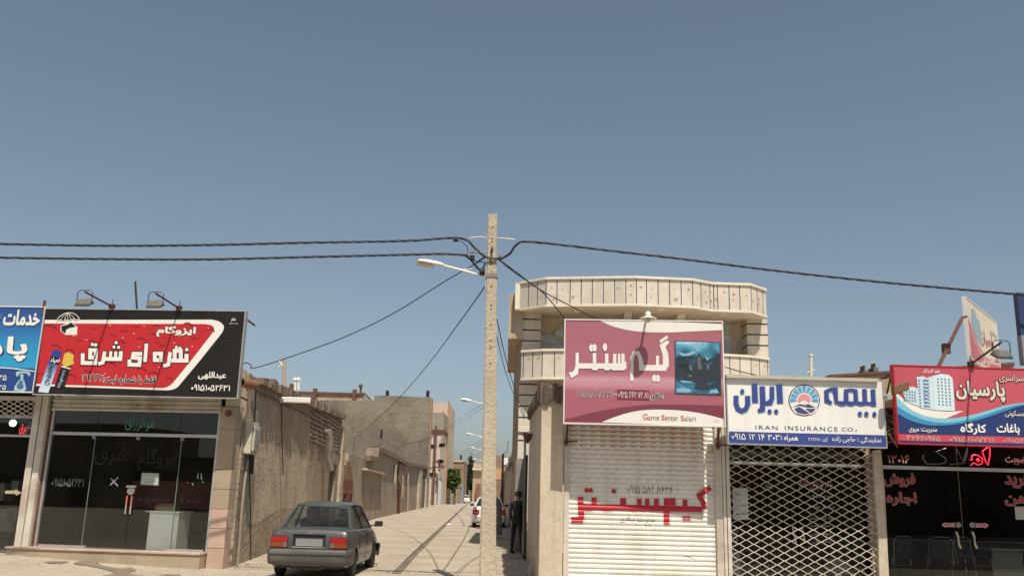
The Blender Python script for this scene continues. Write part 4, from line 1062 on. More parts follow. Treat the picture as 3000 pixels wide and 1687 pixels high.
mb = MB(); mb.pbox(FR, eu0-.02, eu1, ze-.035, ze+.035, -.2, -.12); mb.build('window_frame', M_galv, est)
ecut = [eu0-.02, U(FR, CL, 985, 900, -.15), U(FR, CL, 1060, 900, -.15), eu1]
ecut = [eu0-.02, U(FR, CL, 1010, 900, -.15), U(FR, CL, 1400, 900, -.15), eu1]
M_glass_e = glass('office_glass', (.74, .76, .75), .8, 0.0, .003)
for a, b in zip(ecut, ecut[1:]):
    mb = MB(); mb.pbox(FR, a+.004, b-.004, .06, ze-.036, -.168, -.158); mb.build('glass_pane', M_glass_e, est)
mb = MB(); mb.pbox(FR, eu0-.02, eu1, ze+.036, 2.99, -.168, -.158); mb.build('transom_pane', M_glass_e, est)
OUT = plain('window_letter_edge', (.38, .28, .26), .6); REDW = plain('window_letter_red', (.33, .025, .03), .5)
m1, m2 = MB(), MB()
for s_, b_, bd in (('فروش', (180, 372, 500, 515), .02), ('اجاره', (200, 575, 515, 712), .02), ('عضویت', (1450, 205, 1700, 285), .0), ('خرید', (1440, 390, 1720, 530), .02), ('رهن', (1440, 615, 1740, 715), .02)):
    write(m1, FR, CL, fa(s_), b_, -.150, bd+.03, grow=5); write(m2, FR, CL, fa(s_), b_, -.147, bd)
write(m1, FR, CL, '۱۳۰۱۶', (222, 188, 440, 268), -.150, .03, grow=4); write(m2, FR, CL, '۱۳۰۱۶', (222, 188, 432, 265), -.147, .0)
m1.build('lettering_edge', OUT, est); m2.build('red_lettering', REDW, est)
for pts, lab in (([(778, 912), (820, 885), (820, 895), (905, 893), (918, 888), (908, 912), (920, 940), (905, 934), (820, 932), (820, 942)], 0), ([(1270, 920), (1228, 890), (1228, 900), (1150, 897), (1128, 892), (1140, 918), (1130, 945), (1150, 938), (1228, 938), (1228, 950)], 1)):
    mb = MB(); mb.sheet(FR, CL, pts, -.150); ar = mb.build('arrow_sticker', plain('arrow_edge', (.62, .50, .48), .6), est)
    cx = sum(p[0] for p in pts)/len(pts); cy = sum(p[1] for p in pts)/len(pts)
    mb = MB(); mb.sheet(FR, CL, [(cx+(x-cx)*.86, cy+(y-cy)*.72) for x, y in pts], -.147); mb.build('arrow_face', plain('arrow_red', (.45, .05, .06), .6), ar)
    mb = MB(); write(mb, FR, CL, fa('فشار دهید'), (cx-40, cy-10, cx+40, cy+12), -.145); mb.build('lettering', plain('arrow_white', (.65, .6, .58), .6), ar)
for x in (952, 1096):
    mb = MB(); mb.lathe([(0, .02), (.05, .02), (.055, 0)], FR.px(CL, x, 914, -.155), FR.n, 18); mb.build('door_lock', M_steel_dull, est)
for x in (940, 1108):
    mb = MB(); mb.tube([FR.px(CL, a_, b_, -.11) for a_, b_ in ((x-8, 985), (x+12, 1030), (x+14, 1085), (x+38, 1155))], .016, 8); h = mb.build('door_handle', M_galv, est, smooth=True)
    mb = MB()
    for a_, b_, c2_, d_ in ((x-10, 985, x+8, 1028), (x+14, 1105, x+40, 1158)): mb.tube([FR.px(CL, a_, b_, -.108), FR.px(CL, c2_, d_, -.108)], .022, 8)
    mb.build('handle_grip', plain('brass_grip', (.50, .42, .28), .4, .5), h, smooth=True)
mb = MB(); mb.sheet(FR, CL, [(1540, 725), (1660, 722), (1670, 860), (1552, 858)], -.150); mb.build('paper_notice', plain('office_paper', (.40, .38, .36), .8), est)
# neon word above the doors: its first letters lit red
nz_ = MB()
def ntube(pts, r_=.011):
    nz_.tube([FR.px(CL, x, y, -.135) for x, y in pts], r_, 6)
ntube([(1203, 148), (1262, 102), (1282, 112), (1280, 200), (1262, 292), (1240, 260), (1203, 148)]); ntube([(1075, 235), (1095, 238), (1092, 195), (1120, 182), (1160, 190), (1205, 225), (1200, 275), (1160, 290), (1120, 268), (1105, 268), (1098, 285), (1078, 290)]); ntube([(1142, 235), (1160, 222), (1176, 240), (1160, 255), (1142, 235)])
neon = nz_.build('neon_sign', plain('neon_red', (1.0, .03, .07), .4, emit=.9), None); tag(neon, 'red lit neon letters behind the glass above the office doors', 'neon sign')
nz_ = MB(); ntube([(590, 185), (580, 220), (620, 275), (720, 282), (815, 270), (825, 225), (720, 150), (825, 115)], .010); ntube([(930, 120), (1000, 250), (1050, 110), (1040, 190), (1010, 270), (860, 285)], .010)
nz_.build('unlit_tube', plain('unlit_neon_tube', (.11, .09, .09), .3), neon)
# ================================================================ BALCONY HOUSE (behind the game shop)
M_trav = mat('travertine_slab', (.69, .62, .515), .75, .08, 1.3, bump=.08, fine=30, dirt=(.54, .475, .385), dirtamt=.5, streak=.3, speck=.2)
M_travg = mat('travertine_grey', (.60, .545, .455), .75, .08, 1.5, bump=.08, fine=30)
M_trim = mat('pale_stone_trim', (.76, .69, .58), .7, .08, 2, bump=.05)
M_line = plain('blue_black_inlay', (.045, .05, .075), .5)
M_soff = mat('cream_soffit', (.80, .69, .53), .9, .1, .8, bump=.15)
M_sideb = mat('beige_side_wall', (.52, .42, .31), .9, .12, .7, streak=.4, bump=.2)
M_stainr = mat('rust_stain', (.58, .42, .27), .8, .3, 12, bump=0)
house = empty('balcony_house', V((4, 28, 0)), 'two storey beige stone house with wavy balconies and dark inlay lines', 'building')
HY = 28.0; HP = Plane((0, HY), (10, HY))
hx0 = HP.px(CE, 252, 420).x; hx1 = HP.px(CE, 2252, 500).x
zt = at_y(*CE(237, 147), HY-.55).z; zb = at_y(*CE(240, 345), HY-.55).z
top = [(237, 147), (447, 110), (1170, 100), (1640, 120), (1795, 150), (2110, 160), (2237, 205)]
bot = [(240, 345), (440, 325), (1172, 310), (1640, 331), (1800, 350), (2112, 368), (2245, 405)]
def parapet(top, zt, zb, name, cap_out=.05, cuts=None):
    pl = [at_z(*CE(x, y), zt) for x, y in top]; pl = [V((p.x, p.y, 0)) for p in pl]
    n = len(pl); mb = MB()
    nrm = []
    for i in range(n):
        t = (pl[min(i+1, n-1)]-pl[max(i-1, 0)]).normalized(); nrm.append(V((t.y, -t.x, 0)))
    inner = [p-q*.22 for p, q in zip(pl, nrm)]
    for i in range(n-1):
        a, b, c, d_ = pl[i], pl[i+1], inner[i+1], inner[i]
        mb.prism([V((*q.xy, zb)) for q in (a, b, c, d_)], V((0, 0, zt-zb)))
    p = mb.build(name, M_trav, house)
    mb = MB()
    for i in range(n-1):
        a, b, c, d_ = pl[i]+nrm[i]*cap_out, pl[i+1]+nrm[i+1]*cap_out, inner[i+1]-nrm[i+1]*.03, inner[i]-nrm[i]*.03
        mb.prism([V((*q.xy, zt+.003)) for q in (a, b, c, d_)], V((0, 0, .075)))
        a, b = pl[i]+nrm[i]*.035, pl[i+1]+nrm[i+1]*.035
        mb.prism([V((*q.xy, zb-.07)) for q in (a, b, c, d_)], V((0, 0, .067)))
    mb.build('coping_stone', M_trim, p)
    return p, pl, nrm
def on_par(pl, x):
    """point of the parapet face straight under photo column x"""
    best = None
    for (a, b) in zip(pl, pl[1:]):
        for k in range(41):
            q = a+(b-a)*(k/40); q2 = V((q.x, q.y, zt)); v = q2-CAMP; w_ = v.dot(_f); px = 1500+FPX*v.dot(CR)/w_
            e = abs(px-x)
            if best is None or e < best[0]: t = (b-a).normalized(); best = (e, q, V((t.y, -t.x, 0)), t)
    return best
par, pl, nrm = parapet(top, zt, zb, 'roof_parapet')
rr = random.Random(11)
mb = MB(); ms = MB(); mg = MB()
cols = [237, 302, 375, 447, 540, 633, 724, 815, 905, 995, 1085, 1176, 1266, 1360, 1450, 1545, 1632, 1704, 1778, 1804, 1842, 1930, 2024, 2112, 2162, 2210]
for i, x in enumerate(cols):
    e, q, nn_, t = on_par(pl, CE(x+3, 0)[0])
    if i: mb.obox(V((*q.xy, zb+.01))-t*.013+nn_*-.01, t*.026, nn_*.014, V((0, 0, zt-zb-.02)))
    if i+1 < len(cols) and 2 <= i:
        e, q, nn_, t = on_par(pl, CE((x+cols[i+1])/2, 0)[0])
        for zz in (zt-.22-rr.uniform(0, .1), zb+.25+rr.uniform(-.1, .1)):
            if rr.random() < .72:
                c_ = V((*q.xy, zz))+nn_*.004+t*rr.uniform(-.06, .06); s_ = rr.uniform(.025, .06)
                pts = [c_+t*(s_*math.cos(a)*rr.uniform(.6, 1.3))+V((0, 0, s_*math.sin(a)*rr.uniform(.6, 1.3))) for a in [k*math.pi/4 for k in range(8)]]
                ms.face(pts[::-1] if False else pts)
    if (i in (0, 1, 2, 8, 9, 17)) and i+1 < len(cols):
        e, q, nn_, t = on_par(pl, CE(x+6, 0)[0]); e2, q2, n2, t2 = on_par(pl, CE(cols[i+1], 0)[0])
        mg = MB(); mg.face([V((*q.xy, zb+.02))+nn_*.003, V((*q2.xy, zb+.02))+n2*.003, V((*q2.xy, zt-.02))+n2*.003, V((*q.xy, zt-.02))+nn_*.003]); mg.build('grey_slab', M_travg, par)
mb.build('inlay_line', M_line, par); ms.build('rust_marks', M_stainr, par)
# roof slab / soffit under the parapet
mb = MB(); back = HY+.85
poly = [V((p.x, p.y+.05, zb-.02)) for p in pl]+[V((pl[-1].x, back, zb-.02)), V((pl[0].x, back, zb-.02))]
mb.prism(poly, V((0, 0, .30))); mb.build('balcony_soffit', M_soff, house, weld=True)
# body of the house behind the balcony
zr = zt-.15
mb = MB(); mb.box(hx0+.05, hx1-.05, HY+.75, HY+16, -.05, zr); mb.build('wall', M_soff, house)
# side wall with pilaster strips and the side overhang
mb = MB()
mb.box(hx0-.08, hx0+.049, HY+.3, HY+17.0, -.05, zb)
for y in (1.2, 4.2, 7.5, 11): mb.box(hx0-.16, hx0-.081, HY+y, HY+y+.5, -.05, zb-.01)
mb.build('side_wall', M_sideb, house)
q0 = pl[0]
mb = MB(); mb.box(q0.x-.16, q0.x-.005, q0.y-.03, q0.y+.35, zb-.03, zt+.03); mb.build('parapet_end', M_trim, par)
x9 = at_y(*CE(150, 300), HY+6).x
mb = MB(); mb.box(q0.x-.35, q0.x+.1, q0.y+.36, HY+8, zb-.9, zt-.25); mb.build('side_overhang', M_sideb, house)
# end piers with dark lines, both storeys
zl_t = at_y(*CE(245, 705), HY-.3).z; zl_b = at_y(*CE(235, 912), HY-.3).z
def pier(x0, x1, z0, z1, lines, nm):
    a = HP.px(CE, x0, 500).x; b = HP.px(CE, x1, 500).x
    m_ = MB(); m_.box(a, b, HY, HY+.8, z0, z1); p_ = m_.build(nm, M_trav, house)
    m_ = MB()
    for z in lines: m_.box(a-.004, b+.004, HY-.006, HY+.7, z-.022, z+.022)
    m_.build('inlay_line', M_line, p_); return p_
lz = lambda y: HP.px(CE, 320, y).z
pier(252, 402, zl_t-.3, zb-.02, [lz(432), lz(520), lz(608)], 'stone_pier')
rz = lambda y: HP.px(CE, 2180, y).z
pier(2085, 2252, zl_t-.3, zb-.02, [rz(470), rz(558), rz(645)], 'stone_pier')
pier(238, 385, -.05, zl_b-.05, [lz(962), lz(1050), lz(1140), lz(1232), lz(1330), lz(1420)], 'stone_pier')
pier(2085, 2252, -.05, zl_b-.05, [rz(1000), rz(1090)], 'stone_pier')
a = HP.px(CE, 218, 1300).x; mb = MB(); mb.box(a, a+.62, HY-.06, HY-.01, lz(1352), lz(1322)); mb.build('pier_band', M_trim, house)
mb = MB(); mb.box(a+.2, a+.26, HY-.03, HY-.002, -.05, lz(1360)); mb.build('corner_line', M_line, house)
# lower balcony
ltop = [(245, 705), (415, 694), (1100, 690), (1560, 704), (1800, 728), (2100, 745), (2262, 766)]
lp, lpl, lnr = parapet(ltop, zl_t, zl_b, 'balcony_parapet')
mb = MB(); ms = MB()
def on_l(x):
    global zt
    s_ = zt; zt = zl_t; r_ = on_par(lpl, x); zt = s_; return r_
for x in [262, 340, 418, 510, 600, 690, 780, 870, 960, 1050, 1140, 1230, 1320, 1410, 1500, 1590, 1680, 1770, 1860, 1942, 2028, 2115, 2186, 2252]:
    e, q, nn_, t = on_l(CE(x, 0)[0]); mb.obox(V((*q.xy, zl_b+.01))-t*.013+nn_*-.01, t*.026, nn_*.014, V((0, 0, zl_t-zl_b-.02)))
    e, q, nn_, t = on_l(CE(x+45, 0)[0]); c_ = V((*q.xy, zl_t-.2))+nn_*.004
    if rr.random() < .5: ms.face([c_+t*(.05*math.cos(k*1.05))+V((0, 0, .035*math.sin(k*1.05))) for k in range(6)])
mb.build('inlay_line', M_line, lp); ms.build('rust_marks', M_stainr, lp)
mb = MB(); poly = [V((p.x, p.y+.05, zl_b-.02)) for p in lpl]+[V((lpl[-1].x, back, zl_b-.02)), V((lpl[0].x, back, zl_b-.02))]
mb.prism(poly, V((0, 0, .3))); mb.build('balcony_floor', M_soff, house, weld=True)
# windows of the upper storey with arched frames
BP = Plane((0, HY+.71), (10, HY+.71))
M_pane = plain('curtained_pane', (.50, .56, .60), .15, spec=.8); M_wframe = plain('cream_frame', (.62, .55, .40), .5)
def arch_window(pts, bars, nm='arched_window'):
    m_ = MB(); m_.sheet(BP, CE, pts, .02); w_ = m_.build(nm, M_pane, house)
    m_ = MB(); cl = pts+[pts[0]]
    for a_, b_ in zip(cl, cl[1:]): m_.tube([BP.px(CE, *a_, .04), BP.px(CE, *b_, .04)], .035, 6)
    m_.build('window_frame', M_wframe, w_)
    m_ = MB()
    for a_, b_ in bars: m_.tube([BP.px(CE, *a_, .05), BP.px(CE, *b_, .05)], .014, 5)
    m_.build('window_grille', M_trim, w_)
arch_window([(400, 690), (402, 562), (425, 550), (480, 552), (520, 575), (560, 598), (606, 612), (660, 620), (660, 690)], [((415+x*21, 690), (415+x*21, 556+max(0, x-4)*7)) for x in range(10)]+[((402, 628), (640, 632))])
arch_window(crv([(520, 560), (522, 530), (548, 508), (590, 470), (640, 470), (690, 520), (690, 600), (610, 606)], 3), [((590, 470), (600, 600))])
arch_window(ell(1385, 445, 60, 62, 14, math.pi, 2*math.pi), [((1360, 392), (1362, 445)), ((1385, 384), (1385, 445))])
arch_window(ell(1895, 500, 62, 58, 20), [((1895, 442), (1895, 558))])
arch_window([(1800, 740), (1800, 600), (1880, 560), (1915, 540), (1950, 575), (1978, 610), (1980, 740)], [((1820+x*18, 735), (1820+x*18, 590)) for x in range(9)])
arch_window([(1982, 732), (1982, 600), (2068, 602), (2068, 732)], [((1990+x*13, 732), (1990+x*13, 602)) for x in range(7)], 'side_window')
for x, x2 in ((955, 1030), (1030, 1062), (1585, 1670), (1670, 1700)):
    mb = MB(); a, b = BP.px(CE, x, 400, .25), BP.px(CE, x2, 400, .25); mb.box(a.x, b.x, HY+.5-(.15 if x2-x < 40 else 0), HY+.74, zl_t-.8, zb-.02); mb.build('wall_pilaster', M_soff, house)
for x in (1150, 1610):
    mb = MB(); a = at_z(*CE(x, 330), zb-.02); mb.prism([V((a.x-.12, HY-.5, zb-.022)), V((a.x-.12, HY+.7, zb-.022)), V((a.x-.12, HY+.7, zb-.40)), V((a.x-.12, HY-.3, zb-.16))], V((.24, 0, 0))); mb.build('soffit_bracket', M_trim, house)
for x, y in ((700, 352), (1376, 342), (1886, 386)):
    a = at_z(*CE(x, y), zb-.03); mb = MB(); mb.lathe([(.0, -.10), (.12, -.08), (.15, -.02), (.19, 0), (.19, .02)], a, (0, 0, 1), 16); mb.build('ceiling_lamp', M_trim, house, smooth=True)

# ================================================================ LANE, RIGHT SIDE
def rwu(c, x, y): return U(RW, c, x, y)
ug = (25.6-18.0)
gt_ = empty('steel_yard_gate', RW.p(ug-.9, 0), 'tall dark steel gate standing open on the right side of the lane', 'gate')
zg = 2.75
mb = MB(); mb.obox(RW.p(RWend+.05, .02, .02), RW.e*3.0, RW.n*.06, V((0, 0, zg))); mb.build('leaf', M_darkmetal, gt_)
mb = MB(); mb.obox(RW.p(RWend+3.1, .02, .02), RW.e*.09+RW.n*.0, RW.n*.26, V((0, 0, zg+.02))); mb.build('edge_bar', mat('worn_steel_edge', (.30, .28, .25), .5, .2, 3), gt_)
mb = MB(); mb.obox(RW.p(RWend+4.6, .02, .10), RW.e*2.6, RW.n*.07, V((0, 0, zg-.3))); mb.build('far_leaf', M_darkmetal, gt_)
mb = MB(); mb.obox(RW.p(RWend+4.5, 1.95, .17), RW.e*2.5, RW.n*.02, V((0, 0, .08))); mb.build('cross_bar', M_galv, gt_)
mb = MB(); a = RW.p(RWend-.02, 0, 0)
zp = at_y(*CF(835, 95), 23.3).z
mb.obox(RW.p(RWend+.02, -.05, -.02), RW.e*.42, RW.n*-.4, V((0, 0, zp+.05))); mb.build('gate_pier', M_cream, gt_)
# low houses past the balcony house
rh = empty('lane_house', RW.p(28, 0), 'low beige house wall with narrow windows along the shaded right side of the lane', 'building')
rtop = [(RWend+8.2, 3.3), (27.5, 3.4), (30, 3.2), (34, 3.5), (44, 3.35), (58, 3.3), (74, 3.4), (95, 3.3)]
mb = wallmesh(RW, rtop, [(14.5, 15.3, 1.4, 2.6), (17.0, 17.9, 1.4, 2.6), (20.6, 21.6, 1.3, 2.6)], .4, -.05, .06); mb.build('wall', mat('beige_lane_plaster', (.47, .385, .29), .9, .12, .8, streak=.3, bump=.3), rh)
for a, b in ((14.5, 15.3), (17.0, 17.9), (20.6, 21.6)):
    mb = MB(); mb.pbox(RW, a, b, 1.3, 2.6, -.2, -.1); mb.build('window', plain('dark_window', (.04, .045, .05), .15), rh)
mb = MB()
for i in range(24): mb.pbox(RW, RWend+8.2+i*3.4, RWend+8.2+i*3.4+3.3, 3.3+.12*math.sin(i*1.7), 3.5+.12*math.sin(i*1.7)+.08*(i % 3), -.42, .16)
mb.build('coping', M_plaster, rh)
for y, x0, w_, h_, m_, lab in ((78, -1.55, 6, 6.6, M_brick_b, 'brick house with pale upper wall behind the pole at the right side of the lane'),):
    P = facing(y); a = at_y(*CF(592, 440), y); b = at_y(*CF(676, 440), y); z = a.z
    r_ = empty('brick_house', V(((a.x+b.x)/2, y, 0)), lab, 'building')
    mb = MB(); mb.box(a.x-.5, b.x, y, y+9, -.05, z); mb.build('wall', M_brick_b, r_)
    mb = MB(); q = at_y(*CF(590, 550), y); mb.box(a.x-.52, b.x+.02, y-.03, y-.002, q.z-.9, q.z); mb.build('pale_band', plain('orange_tile', (.55, .30, .16), .7), r_)
    q = at_y(*CF(655, 458), y); mb = MB(); mb.box(q.x-.1, b.x+.05, y-.06, y-.004, q.z-.6, q.z); mb.build('white_panel', plain('white_panel', (.72, .70, .66), .6), r_)
mb = MB(); a = at_y(*CF(640, 425), 62); mb.tube([V((a.x, 62, 0)), a], .09, 6); mb.tube([a, at_y(*CF(672, 410), 52), at_y(*CF(682, 320), 44)], .02, 5); o = mb.build('service_mast', M_darkmetal, None); tag(o, 'thin dark service mast on the low houses right of the concrete pole', 'mast')
mb = MB()
for k in range(3): mb.tube([RW.p(RWend+5.2, 2.62+.09*k, .18), RW.p(RWend+9, 2.75+.08*k, .22), RW.p(RWend+14, 2.95+.05*k, .2), RW.p(RWend+30, 3.1, .2)], .022, 5)
o = mb.build('wall_cables', M_cable, None); o.name = 'wall_cable'; tag(o, 'bundle of black cables fixed along the low houses on the right of the lane', 'cable')
mb = MB(); a = RW.p(RWend+6.3, 2.3, .22); mb.tube([a, a+V((0, 0, .3)), a+V((-.05, -.1, .5))], [.05, .11, .04], 7); o = mb.build('red_rag', mat('red_cloth', (.36, .08, .05), .9), None); tag(o, 'small red rag hanging from the cables above the gate', 'cloth')
# yellow brick house behind the right shops
yb = empty('yellow_brick_house', V((12, 30, 0)), 'yellow brick house wall with small vents showing above the white insurance sign', 'building')
P = facing(30); mb = MB(); q = [P.px(CI, x, y) for x, y in ((1650, 212), (2520, 148))]; a, b = q[0].x, q[1].x+4
mb.prism([V((a, 30, 0)), V((a, 30, q[0].z)), V((b, 30, q[1].z+.35)), V((b, 30, 0))], V((0, 8, 0))); mb.build('wall', M_brick_y, yb, weld=True)
mb = MB(); mb.prism([V((a-.1, 29.9, q[0].z+.003)), V((a-.1, 29.9, q[0].z+.09)), V((b, 29.9, q[1].z+.46)), V((b, 29.9, q[1].z+.353))], V((0, 8.2, 0))); mb.build('roof_edge', M_rust, yb, weld=True)
for x0, x1, y0, y1 in ((2068, 2125, 105, 170), (2205, 2275, 72, 165)):
    a, b = P.px(CI, x0, y0, -1), P.px(CI, x1, y1, -1); mb = MB(); mb.box(a.x, b.x, 31, 31.5, b.z-.5, a.z); mb.box(a.x+.1, b.x-.1, 31.05, 31.4, a.z+.002, a.z+.16); mb.build('vent_stack', M_cement, yb)
mb = MB(); a, b = P.px(CI, 1360, 190, 1.5), P.px(CI, 1362, -75, 1.5); mb.tube([V((a.x, a.y, 3.5)), a, b], .06, 8); mb.lathe([(.075, 0), (.075, .04), (.04, .07), (0, .07)], b, (0, 0, 1), 10); mb.tube([a+V((-.12, 0, .1)), a+V((.14, 0, .2))], .03, 6); o = mb.build('flue_pipe', plain('flue_pale', (.60, .57, .50), .6), None, smooth=True); tag(o, 'white flue pipe standing behind the white insurance sign', 'pipe')
# roof clutter between the white sign and the red estate sign
rub = MB(); rr2 = random.Random(4)
P = Plane((0, 17.9), (10, 17.9))
for i in range(60):
    a = P.px(CK, rr2.uniform(205, 310), rr2.uniform(1085, 1240), 0); s_ = rr2.uniform(.05, .14)
    rub.mesh([a+V((rr2.uniform(-s_, s_), rr2.uniform(-.1, .1), rr2.uniform(-s_, s_))) for _ in range(4)], [(0, 1, 2), (0, 2, 3), (0, 3, 1), (1, 3, 2)])
o = rub.build('scrap_heap', mat('scrap_grey', (.25, .22, .18), .8, .4, 9), None); tag(o, 'tangle of scrap sheeting stuffed between the white sign and the red sign', 'scrap')
mb = MB(); mb.obox(P.px(CK, 195, 1040, .3), P.e*.95, P.n*-.5, V((0, 0, .22))); o = mb.build('roof_beam', M_rust, None); tag(o, 'rusty beam end between the white and red signs', 'beam')

# ================================================================ TREES
def leaf_tree(name, base, trunk_h, crown_c, crown_r, n, lsz, mats, label, seed):
    r_ = random.Random(seed); root = empty(name, base, label, 'tree')
    mb = MB(); b = V(base); c = V(crown_c)
    mb.tube([b, b+V((.05, 0, trunk_h*.5)), b+V((0, 0, trunk_h)), c], [.22, .17, .15, .06], 8)
    for i in range(9):
        d = V((r_.uniform(-1, 1), r_.uniform(-1, 1), r_.uniform(-.2, .9))); e = c+V((d.x*crown_r[0], d.y*crown_r[1], d.z*crown_r[2]))*.8
        s_ = b+V((0, 0, trunk_h*r_.uniform(.75, 1.1))); mb.tube([s_, (s_+e)/2+V((0, 0, .2)), e], [.09, .06, .02], 6)
    mb.build('trunk', mat('tree_bark', (.16, .12, .085), .9, .2, 4), root)
    mb = MB(); cl = []
    for i in range(34):
        while True:
            d = V((r_.uniform(-1, 1), r_.uniform(-1, 1), r_.uniform(-1, 1)))
            if d.length < 1: break
        cl.append((V((d.x*crown_r[0], d.y*crown_r[1], d.z*crown_r[2]))*.9, r_.uniform(.22, .42)))
    for i in range(n):
        q, s_ = r_.choice(cl); mb.mi = r_.choice((0, 0, 1))
        p = c+q+V((r_.gauss(0, .5)*crown_r[0], r_.gauss(0, .5)*crown_r[1], r_.gauss(0, .5)*crown_r[2]))*s_
        a = V((r_.uniform(-1, 1), r_.uniform(-1, 1), r_.uniform(-.6, .6))).normalized(); bq = a.cross(V((r_.uniform(-1, 1), r_.uniform(-1, 1), r_.uniform(-1, 1)))).normalized()
        l = lsz*r_.uniform(.6, 1.3)
        mb.face([p-a*l, p+bq*l*.45, p+a*l, p-bq*l*.45])
    mb.build('crown', mats, root)
GL1 = mat('leaf_green', (.115, .165, .032), .7, .2, 1.0, bump=0, spec=.2); GL2 = mat('leaf_green_dark', (.065, .105, .024), .7, .2, 1.0, bump=0, spec=.2)
GD1 = mat('leaf_deep', (.035, .055, .022), .7, .2, 1.0, bump=0, spec=.2); GD2 = mat('leaf_deep_dark', (.022, .035, .016), .7, .2, 1.0, bump=0, spec=.2)
c_ = at_y(*CC(1408, 845), 140); h_ = abs(at_y(*CC(1408, 772), 140).z-at_y(*CC(1408, 912), 140).z)/2; w_ = abs(at_y(*CC(1362, 845), 140).x-at_y(*CC(1450, 845), 140).x)/2
leaf_tree('street_tree', (c_.x+.3, 140, 0), c_.z-h_*.7, c_, (w_*.92, w_*.9, h_*.95), 2600, .36, [GL1, GL2], 'bright green tree beside the brown brick house down the lane', 3)
c_ = at_y(*CC(1508, 885), 235); h_ = 7.5; w_ = abs(at_y(*CC(1486, 845), 235).x-at_y(*CC(1532, 845), 235).x)/2
leaf_tree('dark_tree', (c_.x, 235, 0), 3.0, V((c_.x, 235, at_y(*CC(1508, 885), 235).z)), (w_*1.05, w_, h_), 2600, .5, [GD1, GD2], 'dark green trees closing the far end of the lane', 5)
# ================================================================ SIGNS
SL = Plane((-11.0, 19.407), (-5.9, 19.05))
GS = Plane((1.0, 17.3), (4.2, 17.076))
IS = Plane((4.0, 17.2), (8.0, 17.2))
PS = Plane((6.0, 16.92), (12.0, 17.10))
def sign_box(name, P, c, q, mat_face, label, depth=.12, frame=M_galv, fw=.028, d=0.0):
    """box sign: q = four corners as seen TL, TR, BR, BL"""
    u0 = (U(P, c, *q[0], d)+U(P, c, *q[3], d))/2; u1 = (U(P, c, *q[1], d)+U(P, c, *q[2], d))/2
    z1 = (Z(P, c, *q[0], d)+Z(P, c, *q[1], d))/2; z0 = (Z(P, c, *q[2], d)+Z(P, c, *q[3], d))/2
    r = empty(name, P.p((u0+u1)/2, z0, d), label, 'sign')
    mb = MB(); mb.pbox(P, u0+.006, u1-.006, z0+.006, z1-.006, d-depth, d); mb.build('panel', mat_face, r)
    mb = MB()
    for a, b, e, f in ((u0-fw*.3, u1+fw*.3, z0-fw*.3, z0+fw*.5), (u0-fw*.3, u1+fw*.3, z1-fw*.5, z1+fw*.3), (u0-fw*.3, u0+fw*.5, z0+fw*.5, z1-fw*.5), (u1-fw*.5, u1+fw*.3, z0+fw*.5, z1-fw*.5)):
        mb.pbox(P, a, b, e, f, d-depth-.01, d+.012)
    mb.build('frame', frame, r)
    return r, u0, u1, z0, z1
def sheets(name, P, c, polys, d, m, parent):
    mb = MB()
    for p in polys: mb.sheet(P, c, p, d)
    return mb.build(name, m, parent)
def brackets(P, pts, length, parent, name='bracket'):
    for u, z in pts:
        mb = MB(); mb.tube([P.p(u, z, -.1), P.p(u, z-.05, -.1-length)], .022, 6); mb.build(name, M_rust, parent)
M_frame_w = plain('frame_white', (.72, .70, .66), .45)
M_vblack = brickmat('black_grid_vinyl', (.012, .010, .010), (.014, .011, .011), (.026, .020, .019), .075, .075, .006, bump=0, rough=.45, offset=0)
M_vwhite = vinyl('vinyl_white', (.80, .77, .71), .5); M_vred = vinyl('vinyl_red', (.50, .022, .028), .4); M_vink = vinyl('vinyl_black', (.015, .013, .014), .45)
# ---- black and red sign
sg, u0, u1, z0, z1 = sign_box('shop_sign', SL, CA, [(448, 400), (2438, 462), (2356, 1330), (335, 1252)], M_vblack, 'long black and red shop sign with white Persian lettering over the left glass shop')
Lx = lambda y: 447-(y-400)*.1285
band = [(Lx(530)+14, 531), (1300, 531), (2090, 529)]+crv([(2110, 530), (2170, 545), (2215, 580), (2222, 620), (2200, 665)], 4)+[(1985, 935), (1780, 1180)]+crv([(1770, 1192), (1735, 1215), (1680, 1228), (1620, 1228)], 3)+[(1000, 1206), (Lx(1185)+12, 1185)]
sheets('white_band', SL, CA, [band], .003, M_vwhite, sg)
red = [(Lx(566)+13, 566), (1300, 570), (2030, 572)]+crv([(2040, 573), (2090, 582), (2122, 605), (2120, 640), (2100, 672)], 4)+[(1900, 930), (1720, 1150)]+crv([(1705, 1165), (1670, 1190), (1625, 1205), (1570, 1206)], 3)+[(1000, 1186), (Lx(1165)+12, 1165)]
sheets('red_field', SL, CA, [red], .006, M_vred, sg)
rr = random.Random(8)
arcs = []
for cx, cy, r_ in [(490, 640, 80), (680, 655, 40), (935, 640, 35), (1110, 710, 42), (1225, 670, 45), (1345, 625, 42), (1550, 610, 40), (1520, 700, 45), (1640, 730, 30), (1860, 600, 55), (1930, 750, 58), (2080, 655, 55), (780, 755, 36), (910, 765, 46), (1190, 780, 60), (1390, 750, 55), (1560, 780, 36), (1620, 815, 46), (540, 820, 60), (690, 860, 50), (1090, 1000, 70), (1460, 920, 45), (1400, 1050, 60), (1520, 1085, 50), (1680, 1140, 45), (700, 1110, 55), (860, 1070, 50), (1750, 960, 60), (400, 1090, 40), (1240, 1120, 45)]:
    a0 = -2.3+rr.uniform(-.3, .3); sp_ = rr.uniform(1.5, 2.2)
    o_ = ell(cx, cy, r_, r_*.8, 9, a0, a0+sp_); i_ = ell(cx-r_*.06, cy+r_*.16, r_*.9, r_*.72, 9, a0+sp_, a0)
    arcs.append(o_+i_)
sheets('droplet_print', SL, CA, arcs, .008, vinyl('vinyl_dark_red', (.21, .012, .018), .4), sg)
